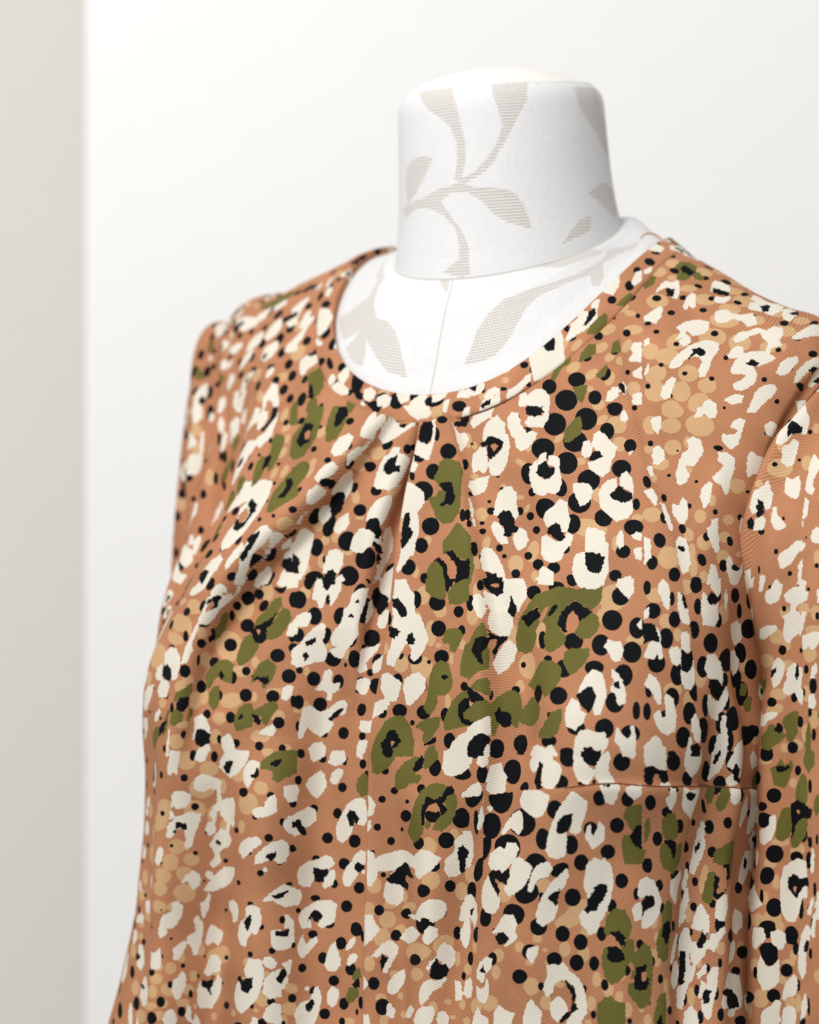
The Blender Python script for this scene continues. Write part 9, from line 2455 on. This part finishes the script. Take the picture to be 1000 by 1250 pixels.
t 0 622 699 -0.1 -0.2 2.5 1.8 91.6
o 0 630 691 -6.9,3.2 -6.2,-2.3 -2.7,-5.1 0,-5.8 2.1,-3.9 4.9,-2.6 6.2,1.4 6.9,7.5 -6.2,7.9
t 0 631 705 0.1 0.2 3.5 2.2 91.1
d 0 635 677 0 -0.1 1.7 1.2 91.7
t 0 627 676 -0.3 0.1 3.6 2.2 91
d 0 639 706 0.3 0 1.3 1.1 90.8
t 0 639 722 -0.1 -0.3 2.8 1.8 94.3
t 0 632 717 -0 -0.2 1 1 -174.8
t 0 580 765 0.2 -0.2 2.9 1.5 104.7
"""
# leaf motifs woven into the cover of the form: outline over the grid (row,column)
LEAVES = """
neck_cover 0,173 0,213 20,220 36,223 51,226 68,226 84,222 84,216 69,219 52,219 38,214 30,206 21,193 9,181
neck_cover 0,249 0,262 0,281 19,276 36,267 52,259 64,252 72,248 81,239 89,223 85,218 79,233 67,244 54,252 40,256 22,252 9,249
neck_cover 91,221 93,239 97,256 102,263 114,269 125,272 135,274 133,268 127,258 121,250 114,244 105,238 96,227
neck_cover 106,160 98,186 90,204 87,223 91,231 96,229 95,214 101,203 120,216 133,224 145,227 157,227 167,228 169,222 164,206 159,213 153,219 142,220 126,216 115,207 108,194 108,177 119,157 110,152
neck_cover 72,162 64,172 62,186 63,197 78,188 93,177 105,163 90,158
neck_cover 8,323 6,360 26,356 52,367 93,373 74,354 59,345 45,333 32,325 19,322
neck_cover 116,325 110,347 125,368 151,369 154,358 134,341
neck_cover 147,304 139,314 139,325 153,322 155,308 157,295 153,299
neck_cap 54,213 54,248 54,279 59,323 48,327 37,308 27,248 27,174
shoulder_cover 0,233 0,251 0,269 24,281 30,278 22,265 16,252 5,240
shoulder_cover 31,284 37,290 54,303 58,300 48,286 45,276 52,272 60,270 66,264 61,262 50,265 44,258 37,248 32,236 35,229 42,224 51,218 56,211 57,202 56,195 48,198 36,201 27,207 20,216 21,228 23,236 30,249 37,259 40,268 39,278
shoulder_cover 48,123 42,124 33,140 36,150 45,157 55,163 63,167 62,155 56,144 52,132 61,138 68,140 71,132 71,124 58,125
shoulder_cover 75,104 52,108 36,112 24,107 29,77 26,75 14,108 26,115 34,123 36,131 47,126 59,123 71,119
shoulder_cover 0,170 0,178 9,178 5,173
"""
TACK = [(293, 501), (297, 510)]
# ============================================================ material helpers
def new_mat(name):
    m = bpy.data.materials.new(name); m.use_nodes = True
    nt = m.node_tree; nt.nodes.clear()
    out = nt.nodes.new('ShaderNodeOutputMaterial'); b = nt.nodes.new('ShaderNodeBsdfPrincipled')
    nt.links.new(b.outputs[0], out.inputs[0])
    return m, nt, b

class NB:
    """short-hand for building node trees"""
    def __init__(s, nt): s.nt = nt
    def put(s, sock, v):
        if v is None: return
        if hasattr(v, 'is_linked') or hasattr(v, 'links'): s.nt.links.new(v, sock)
        elif isinstance(v, (tuple, list)) and len(v) == 3 and sock.type == 'RGBA': sock.default_value = (*v, 1)
        else: sock.default_value = v
    def math(s, op, a, b=None, c=None, clamp=False):
        n = s.nt.nodes.new('ShaderNodeMath'); n.operation = op; n.use_clamp = clamp
        s.put(n.inputs[0], a); s.put(n.inputs[1], b)
        if c is not None: s.put(n.inputs[2], c)
        return n.outputs[0]
    def attr(s, name, vec=False):
        n = s.nt.nodes.new('ShaderNodeAttribute'); n.attribute_name = name
        return n.outputs['Vector' if vec else 'Fac']
    def noise(s, vec, scale, detail=2.0, rough=.5):
        n = s.nt.nodes.new('ShaderNodeTexNoise'); s.put(n.inputs['Vector'], vec)
        n.inputs['Scale'].default_value = scale; n.inputs['Detail'].default_value = detail
        n.inputs['Roughness'].default_value = rough
        return n.outputs[0]
    def mix(s, f, a, b):
        n = s.nt.nodes.new('ShaderNodeMix'); n.data_type = 'RGBA'
        s.put(n.inputs[0], f); s.put(n.inputs[6], a); s.put(n.inputs[7], b)
        return n.outputs[2]
    def sep(s, v):
        n = s.nt.nodes.new('ShaderNodeSeparateXYZ'); s.put(n.inputs[0], v); return n.outputs
    def comb(s, x, y, z):
        n = s.nt.nodes.new('ShaderNodeCombineXYZ')
        for i, v in enumerate((x, y, z)): s.put(n.inputs[i], v)
        return n.outputs[0]
    def bump(s, h, strength, dist, normal=None):
        n = s.nt.nodes.new('ShaderNodeBump'); n.inputs['Strength'].default_value = strength
        n.inputs['Distance'].default_value = dist; s.put(n.inputs['Height'], h)
        if normal is not None: s.put(n.inputs['Normal'], normal)
        return n.outputs[0]

def srgb(r, g, b):
    f = lambda c: (c/255/12.92) if c/255 <= .04045 else ((c/255+.055)/1.055)**2.4
    return (f(r), f(g), f(b))

def fabric_material():
    m, nt, b = new_mat('printed_twill'); n = NB(nt)
    cloth = n.attr('cloth', True)                       # mm on the cloth
    x, y, _ = n.sep(cloth)
    # twill: raised diagonal ribs
    wob = n.math('MULTIPLY', n.math('SUBTRACT', n.noise(cloth, .06, 2), .5), 1.6)
    ph = n.math('ADD', n.math('ADD', n.math('MULTIPLY', x, -.50), n.math('MULTIPLY', y, .87)), wob)
    rib = n.math('ADD', n.math('MULTIPLY', n.math('SINE', n.math('MULTIPLY', ph, 2*math.pi/1.18)), .5), .5)
    fib = n.noise(n.comb(n.math('MULTIPLY', x, 1.0), n.math('MULTIPLY', y, 1.0), 0.0), 2.6, 2, .7)
    rib2 = n.math('ADD', n.math('MULTIPLY', rib, .8), n.math('MULTIPLY', fib, .35))
    # ragged print edges
    jag = n.math('SUBTRACT', n.noise(n.comb(n.math('MULTIPLY', x, 1.0), n.math('MULTIPLY', y, .8), 3.3), .62, 1.6, .55), .5)
    fine = n.math('SUBTRACT', n.noise(cloth, 2.2, 1), .5)
    def mask(name, amp, fa=.25):
        d = n.attr(name)
        d = n.math('ADD', d, n.math('ADD', n.math('MULTIPLY', jag, amp), n.math('MULTIPLY', fine, fa)))
        return n.math('MULTIPLY_ADD', d, -4.5, .5+4.5*.22, clamp=True)   # the ink spreads a little
    v = n.math('SUBTRACT', n.noise(cloth, .03, 3), .5)
    def tone(c, k):
        c = tuple(q*.77 for q in c)
        lo = tuple(q*(1-k) for q in c); hi = tuple(min(1, q*(1+k)) for q in c)
        return n.mix(n.math('ADD', n.math('MULTIPLY', rib2, .8), v), lo, hi)
    col = tone(srgb(196, 136, 99), .30)
    col = n.mix(mask('p_tan', .9, .12), col, tone(srgb(217, 175, 129), .14))
    col = n.mix(mask('p_dot', .5, .15), col, tone(srgb(12, 14, 18), .3))
    col = n.mix(mask('p_cream', 2.0, .12), col, tone(srgb(240, 232, 216), .08))
    col = n.mix(mask('p_olive', 2.0, .12), col, tone(srgb(112, 107, 52), .27))
    col = n.mix(mask('p_core', 2.7, .15), col, tone(srgb(12, 14, 18), .3))
    col = n.mix(mask('p_gap', .8, .2), col, tone(srgb(196, 136, 99), .2))
    nt.links.new(col, b.inputs['Base Color'])
    b.inputs['Roughness'].default_value = .72
    b.inputs['Specular IOR Level'].default_value = .10
    b.inputs['Sheen Weight'].default_value = .0; b.inputs['Sheen Roughness'].default_value = .4
    h = n.math('ADD', rib2, n.math('MULTIPLY', n.noise(cloth, .22, 3), 1.2))
    nt.links.new(n.bump(h, .28, .0004), b.inputs['Normal'])
    return m

def cover_material():
    m, nt, b = new_mat('woven_cover'); n = NB(nt)
    cloth = n.attr('cloth', True); x, y, _ = n.sep(cloth)
    # plain weave ground with slubs
    wx = n.math('SINE', n.math('MULTIPLY', x, 2*math.pi/.75)); wy = n.math('SINE', n.math('MULTIPLY', y, 2*math.pi/.75))
    slub = n.noise(n.comb(n.math('MULTIPLY', x, .10), n.math('MULTIPLY', y, 2.2), 0.0), 1.0, 3, .6)
    slub2 = n.noise(n.comb(n.math('MULTIPLY', x, 2.0), n.math('MULTIPLY', y, .09), 5.0), 1.0, 3, .6)
    # open basket weave of the leaves: rows of short slanted floats
    row = n.math('MULTIPLY', y, 1/1.75)
    ri = n.math('FLOOR', row); rf = n.math('FRACT', row)
    sx = n.math('ADD', n.math('MULTIPLY', x, 1/2.15), n.math('ADD', n.math('MULTIPLY', ri, .37), n.math('MULTIPLY', rf, .35)))
    sf = n.math('FRACT', sx)
    a1 = n.math('SINE', n.math('MULTIPLY', rf, math.pi))
    a2 = n.math('SINE', n.math('MULTIPLY', sf, math.pi))
    gap = n.math('SUBTRACT', 1.0, n.math('MULTIPLY', n.math('POWER', a1, .8), n.math('MULTIPLY_ADD', a2, .45, .55)), clamp=True)
    d = n.math('ADD', n.attr('p_leaf'), n.math('MULTIPLY', n.math('SUBTRACT', n.noise(cloth, .9, 2), .5), 1.0))
    leaf = n.math('MULTIPLY_ADD', d, -1.6, .5, clamp=True)
    wht = n.mix(slub, srgb(217, 217, 217), srgb(233, 233, 233))
    lf = n.mix(n.math('POWER', gap, 1.1), srgb(233, 231, 228), srgb(178, 168, 159))
    speck = n.math('GREATER_THAN', n.noise(cloth, .42, 0), .83)
    wht = n.mix(n.math('MULTIPLY', speck, .5), wht, srgb(200, 180, 165))
    nt.links.new(n.mix(leaf, wht, lf), b.inputs['Base Color'])
    b.inputs['Roughness'].default_value = .9; b.inputs['Specular IOR Level'].default_value = .15
    weave = n.math('ADD', n.math('MULTIPLY', n.math('ADD', wx, wy), .22), n.math('ADD', slub, slub2))
    h = n.math('ADD', weave, n.math('MULTIPLY', leaf, n.math('MULTIPLY', gap, -2.5)))
    nt.links.new(n.bump(h, .6, .0005), b.inputs['Normal'])
    return m

def plain(name, col, rough=.8, bump=None):
    m, nt, b = new_mat(name); n = NB(nt)
    tc = nt.nodes.new('ShaderNodeTexCoord').outputs['Object']
    s, k = bump or (60, .06)
    f = n.noise(tc, s, 4)
    nt.links.new(n.mix(f, tuple(c*(1-k) for c in col), tuple(min(1, c*(1+k)) for c in col)), b.inputs['Base Color'])
    b.inputs['Roughness'].default_value = rough; b.inputs['Specular IOR Level'].default_value = .2
    nt.links.new(n.bump(f, .15, .001), b.inputs['Normal'])
    return m

M_FAB = fabric_material(); M_COV = cover_material()
M_SEAM = plain('seam_thread', srgb(196, 193, 188), .9)
M_FAR = plain('cream_plaster', srgb(230, 226, 221), .9, (35, .012))
M_BROWN = plain('thread_and_shade_brown', srgb(112, 70, 46), .9)  # thread of band and waist, also the shade lines round the armholes
M_WHITE = plain('white_thread', srgb(240, 238, 232), .8)
M_LOOP = plain('loop_thread', srgb(205, 165, 130), .8)
M_WALL = plain('painted_plaster', srgb(238, 238, 237), .9, (35, .012))

# ============================================================ mesh helpers
def link(o, parent=None):
    COL.objects.link(o)
    if parent is not None: o.parent = parent
    return o
def grid_object(name, P, mat, parent, attrs, cloth, flip=False):
    ny, nx = P.shape[:2]; nv = nx*ny
    me = bpy.data.meshes.new(name)
    i = np.arange(nv).reshape(ny, nx)
    q = np.stack([i[:-1, :-1], i[1:, :-1], i[1:, 1:], i[:-1, 1:]], -1)
    if flip: q = q[..., ::-1]
    q = q.reshape(-1, 4).astype(np.int32); nf = len(q)
    me.vertices.add(nv); me.vertices.foreach_set('co', P.reshape(-1).astype(np.float32))
    me.loops.add(nf*4); me.loops.foreach_set('vertex_index', q.reshape(-1))
    me.polygons.add(nf); me.polygons.foreach_set('loop_start', np.arange(0, nf*4, 4, dtype=np.int32))
    me.polygons.foreach_set('loop_total', np.full(nf, 4, np.int32))
    me.update(calc_edges=True)
    me.polygons.foreach_set('use_smooth', np.ones(nf, bool))
    for k, v in attrs.items():
        a = me.attributes.new(k, 'FLOAT', 'POINT'); a.data.foreach_set('value', v.reshape(-1).astype(np.float32))
    a = me.attributes.new('cloth', 'FLOAT_VECTOR', 'POINT'); a.data.foreach_set('vector', cloth.reshape(-1).astype(np.float32))
    me.materials.append(mat)
    return link(bpy.data.objects.new(name, me), parent)

def tube_object(name, pts, r, mat, parent, sides=8):
    pts = np.asarray(pts, float); n = len(pts)
    T = np.gradient(pts, axis=0); T /= np.linalg.norm(T, axis=1, keepdims=True)
    ref = np.array([.31, .2, .93]); A = np.cross(T, ref); A /= np.linalg.norm(A, axis=1, keepdims=True); B = np.cross(T, A)
    rr = np.broadcast_to(np.asarray(r, float), (n,))
    V = [pts[i] + rr[i]*(A[i]*math.cos(k) + B[i]*math.sin(k)) for i in range(n) for k in np.arange(sides)*2*math.pi/sides]
    Fc = [(i*sides+k, i*sides+(k+1) % sides, (i+1)*sides+(k+1) % sides, (i+1)*sides+k) for i in range(n-1) for k in range(sides)]
    Fc += [tuple(range(sides))[::-1], tuple((n-1)*sides+k for k in range(sides))]
    me = bpy.data.meshes.new(name); me.from_pydata([tuple(v) for v in V], [], Fc)
    me.polygons.foreach_set('use_smooth', np.ones(len(Fc), bool)); me.materials.append(mat)
    return link(bpy.data.objects.new(name, me), parent)

def box_object(name, lo, hi, mat, parent=None):
    import bmesh
    bm = bmesh.new(); bmesh.ops.create_cube(bm, size=1)
    for v in bm.verts: v.co = [lo[i] + (v.co[i]+.5)*(hi[i]-lo[i]) for i in range(3)]
    bmesh.ops.bevel(bm, geom=bm.edges[:], offset=.003, segments=2, affect='EDGES')
    me = bpy.data.meshes.new(name); bm.to_mesh(me); bm.free(); me.materials.append(mat)
    return link(bpy.data.objects.new(name, me), parent)

def arc_cloth(p, planar=False):
    """cloth coordinates in mm"""
    P = p['P0']
    if planar:
        w = P - np.array([CX, CY, 0]); a = w[..., 0]*math.cos(TH) - w[..., 1]*math.sin(TH)
        f = -w[..., 0]*math.sin(TH) - w[..., 1]*math.cos(TH)
        ang = np.arctan2(a, f+.06)
        return np.stack([ang*205, P[..., 2]*1000 - 110*np.abs(ang)*0, np.zeros_like(a)], -1)
    du = np.linalg.norm(np.diff(P, axis=1), axis=-1); dv = np.linalg.norm(np.diff(P, axis=0), axis=-1)
    u = np.concatenate([np.zeros((P.shape[0], 1)), np.cumsum(du, 1)], 1); u -= u[:, P.shape[1]//2][:, None]
    v = np.concatenate([np.zeros((1, P.shape[1])), np.cumsum(dv, 0)], 0)
    return np.stack([u*1000, -v*1000, np.zeros_like(u)], -1)

# ============================================================ the print
FAR = 4.0
def sd_polygon(x, y, pts):
    d = np.full(x.shape, 1e9); s = np.ones(x.shape); n = len(pts); j = n-1
    for i in range(n):
        ex, ey = pts[j][0]-pts[i][0], pts[j][1]-pts[i][1]
        wx, wy = x-pts[i][0], y-pts[i][1]
        t = np.clip((wx*ex+wy*ey)/max(ex*ex+ey*ey, 1e-9), 0, 1)
        d = np.minimum(d, (wx-ex*t)**2+(wy-ey*t)**2)
        c1 = y >= pts[i][1]; c2 = y < pts[j][1]; c3 = ex*wy > ey*wx
        s = np.where((c1 & c2 & c3) | (~c1 & ~c2 & ~c3), -s, s); j = i
    return s*np.sqrt(d)
def sd_ellipse(x, y, v):
    cx, cy, rx, ry, an = v; ca, sa = math.cos(R(an)), math.sin(R(an))
    X, Y = (x-cx)*ca+(y-cy)*sa, -(x-cx)*sa+(y-cy)*ca
    k0 = np.sqrt((X/rx)**2+(Y/ry)**2); k1 = np.sqrt((X/rx**2)**2+(Y/ry**2)**2)
    return k0*(k0-1)/np.maximum(k1, 1e-6)

LAYER = {'t': 'p_tan', 'd': 'p_dot', 'c': 'p_cream', 'o': 'p_olive', 'k': 'p_core', 'h': 'p_gap'}
PANELS = ['bodice', 'neck_band', 'sleeve', 'sleeve_far']
CLIP = {'center_pleat', 'right_pleat', 'left_pleat', 'roll_pleat', 'chest_dart', 'waist_seam'}

def stamp(panel, layer, r, c, shape):
    """lay one shape of the print on the cloth round grid point (r, c)"""
    P0, U, V = panel['P0'], panel['U'], panel['V']; ny, nx = U.shape
    cg, sg = frame_angle(P0, r, c)
    if isinstance(shape[0], tuple): ext = max(math.hypot(*q) for q in shape)
    else: ext = math.hypot(shape[0], shape[1])+max(shape[2], shape[3])
    ext += 2.0
    hu = (U[r, min(c+4, nx-1)]-U[r, max(c-4, 0)])/8; hv = (V[min(r+4, ny-1), c]-V[max(r-4, 0), c])/8
    wr, wc = int(1.8*ext/max(hv, .2))+2, int(1.8*ext/max(hu, .2))+2
    r0, r1, c0, c1 = max(r-wr, 0), min(r+wr+1, ny), max(c-wc, 0), min(c+wc+1, nx)
    a = U[r0:r1, c0:c1]-U[r0:r1, c:c+1]; b = V[r0:r1, c0:c1]-V[r:r+1, c0:c1]
    x, y = a+b*cg, b*sg
    d = sd_polygon(x, y, shape) if isinstance(shape[0], tuple) else sd_ellipse(x, y, shape)
    for nm, S in zip(panel.get('fold_names', []), panel['sides']):
        if nm in CLIP:
            s0 = S[r, c]; q = S[r0:r1, c0:c1]
            if abs(s0) < .05: d = np.where(np.abs(q) < .05, np.maximum(d, -q*(1000 if s0 >= 0 else -1000)), d)
    A = panel['layers'][LAYER[layer]]
    A[r0:r1, c0:c1] = np.minimum(A[r0:r1, c0:c1], np.maximum(d, -FAR))

def lay_print(panels):
    centres = {k: [] for k in PANELS}
    for nm in PANELS: panels[nm]['U'], panels[nm]['V'] = cloth_lengths(panels[nm]['P'])
    for nm in PANELS: panels[nm]['layers'] = {v: np.full(panels[nm]['P'].shape[:2], FAR) for v in LAYER.values()}
    for line in PRINT.strip().split('\n'):
        t = line.split(); nm = PANELS[int(t[1])]; r, c = int(t[2]), int(t[3])
        shape = [float(q) for q in t[4:]] if t[0] in 'dt' else [tuple(float(z) for z in q.split(',')) for q in t[4:]]
        centres[nm].append(panels[nm]['P0'][r, c])
        stamp(panels[nm], t[0], r, c, shape)
    # the same kind of motifs where the cloth runs on out of sight
    rng = np.random.RandomState(11)
    for nm in PANELS:
        p = panels[nm]; P0 = p['P0']; ny, nx = P0.shape[:2]
        known = np.array(centres[nm]) if centres[nm] else np.zeros((1, 3))+9
        made = []
        for _ in range(9000):
            r, c = rng.randint(2, ny-2), rng.randint(2, nx-2); q = P0[r, c]
            if np.min(((known-q)**2).sum(1)) < .0125**2: continue
            if made and np.min(((np.array(made)-q)**2).sum(1)) < .008**2: continue
            made.append(q); k = rng.rand()
            if k < .45:
                s = rng.uniform(3, 6); an = rng.uniform(0, 6.28)
                pts = [(s*(1.25 if i % 2 else .85)*rng.uniform(.8, 1.1)*math.cos(g), 1.35*s*rng.uniform(.75, 1.1)*math.sin(g)) for i, g in enumerate(np.arange(9)*.698)]
                lay = 'o' if k < .06 else 'c'
                stamp(p, lay, r, c, pts)
                if rng.rand() < .65: stamp(p, 'k', r, c, [(.42*a+.6, .4*b-.4) for a, b in pts])
                stamp(p, 'd', r, c, [s*1.2, s*1.1, 2.2, 2.6, 20])
            elif k < .8: stamp(p, 'd', r, c, [0, 0, rng.uniform(1.2, 3), rng.uniform(1.2, 3.2), rng.uniform(0, 180)])
            else: stamp(p, 't', r, c, [0, 0, rng.uniform(2, 4.5), rng.uniform(2, 4), rng.uniform(0, 180)])

# ============================================================ build
panels = make_panels(FOLDS)
lay_print(panels)

# the setting
w = box_object('wall', (-.281, .75, -1.3), (2.6, .95, 1.6), M_WALL); w['kind'] = 'structure'
w = box_object('far_wall', (-3.2, 1.35, -1.6), (2.6, 1.45, 2.0), M_FAR); w['kind'] = 'structure'

# the dress form
form = link(bpy.data.objects.new('dress_form', None)); form.location = (CX, CY, -.40)
form['label'] = 'white dress form neck and shoulders with woven leaf pattern, wearing the blouse'
form['category'] = 'dress form'
def child(o, parent, root_loc):
    o.parent = parent; o.matrix_parent_inverse.identity(); o.location = tuple(-x for x in root_loc); return o
def leaf_layer(p, nm, cloth):
    A = np.full(p['P'].shape[:2], FAR)
    for line in LEAVES.strip().split('\n'):
        t = line.split()
        if t[0] != nm: continue
        pts = [tuple(cloth[int(q.split(',')[0]), int(q.split(',')[1]), :2]) for q in t[1:]]
        A = np.minimum(A, sd_polygon(cloth[..., 0], cloth[..., 1], pts))
    return np.maximum(A, -FAR)
for nm in ('neck_cover', 'shoulder_cover', 'neck_cap'):
    p = panels[nm]
    c = arc_cloth(p)
    if nm == 'neck_cap':
        c = np.stack([np.full(p['P'].shape[:2], .5), np.full(p['P'].shape[:2], .45), np.zeros(p['P'].shape[:2])], -1)
        a = np.where((p['P'][..., 0] > .020) & (p['P'][..., 0] < .095), -1.0, 1.0)*np.ones(p['P'].shape[:2])
    else: a = leaf_layer(p, nm, c)
    child(grid_object(nm, p['P'], M_COV, None, {'p_leaf': a}, c), form, form.location)
b = panels['neck_cover']['P'][-1]
child(tube_object('neck_seam', b + np.array([0, 0, -.0002]), .0004, M_SEAM, None), form, form.location)
sc = panels['shoulder_cover']; ci = int(np.argmin(np.abs(PHI_S)))
child(tube_object('center_seam', sc['P'][:, ci] - sc['N'][:, ci]*.00015, .00045, M_SEAM, None), form, form.location)
rm = panels['neck_cap']['P'][-1]
child(tube_object('cap_seam', rm + np.array([0, 0, -.0003]), .0003, M_WHITE, None), form, form.location)

# the blouse
top = link(bpy.data.objects.new('blouse', None)); top.location = (CX, CY, -.40)
top['label'] = 'rust blouse with cream, black and olive animal print and pleated round neckline'
top['category'] = 'blouse'
for nm in PANELS:
    p = panels[nm]
    cl = arc_cloth(p, planar=(nm == 'bodice'))
    o = grid_object('sleeve' if nm.startswith('sleeve') else nm, p['P'], M_FAB, None, p['layers'], cl, flip=(nm == 'sleeve'))
    child(o, top, top.location)
    if nm == 'sleeve': o['label'] = 'near sleeve hanging at the right edge of the photo'
    if nm == 'sleeve_far': o['label'] = 'far sleeve behind the bodice on the left'

# tacking stitches left in the centre pleat and the thread loop at the shoulder
bo = panels['bodice']; (ra_, ca_), (rb_, cb_) = TACK
for k in range(7):
    f0, f1 = (k+.15)/7, (k+.65)/7
    pts = []
    for f in (f0, (f0+f1)/2, f1):
        rr, cc = int(round(ra_+(rb_-ra_)*f)), int(round(ca_+(cb_-ca_)*f))
        pts.append(bo['P'][rr, cc] + bo['N'][rr, cc]*.0004)
    if np.linalg.norm(pts[2]-pts[0]) > 1e-5 and np.linalg.norm(pts[1]-pts[0]) > 1e-6 and np.linalg.norm(pts[2]-pts[1]) > 1e-6:
        child(tube_object('tack_stitch', pts, .00022, M_WHITE, None, 5), top, top.location)
lp = [(.1300, .052, .1535), (.1325, .055, .1562), (.1370, .060, .1570), (.1415, .062, .1553), (.1445, .060, .1520), (.1455, .056, .1480)]
lp = spline(np.arange(6.0), np.array(lp), np.linspace(0, 5, 30))
child(tube_object('thread_loop', lp + np.array([.0008, 0, .0012]), .0006, M_LOOP, None, 6), top, top.location)

# seam lines of the blouse: thread in the band and waist joins, dark cord at the armholes
for nm in ('sleeve', 'sleeve_far'):
    sm_ = panels[nm]['seam'].copy()
    child(tube_object('armhole_shade_line', np.vstack([sm_[:-1:3], sm_[:1]]), .0007, M_BROWN, None, 6), top, top.location)  # dark cord standing in for the thin shadow line of the armhole
child(tube_object('band_seam', panels['neck_band']['P'][-1, ::2] - panels['neck_band']['N'][-1, ::2]*.0001, .00042, M_BROWN, None, 6), top, top.location)
ws = [f for f in FOLDS if f[0] == 'waist_seam'][0][5]
rc = spline(np.arange(float(len(ws))), np.array([(q[0], q[1]) for q in ws], float), np.linspace(.3, len(ws)-1, 160))
ws = np.array([bo['P'][int(round(r_)), int(round(c_))] for r_, c_ in rc])
for _ in range(6): ws[1:-1] = (ws[:-2]+ws[1:-1]*2+ws[2:])/4
child(tube_object('waist_seam', ws, .0004, M_BROWN, None, 6), top, top.location)
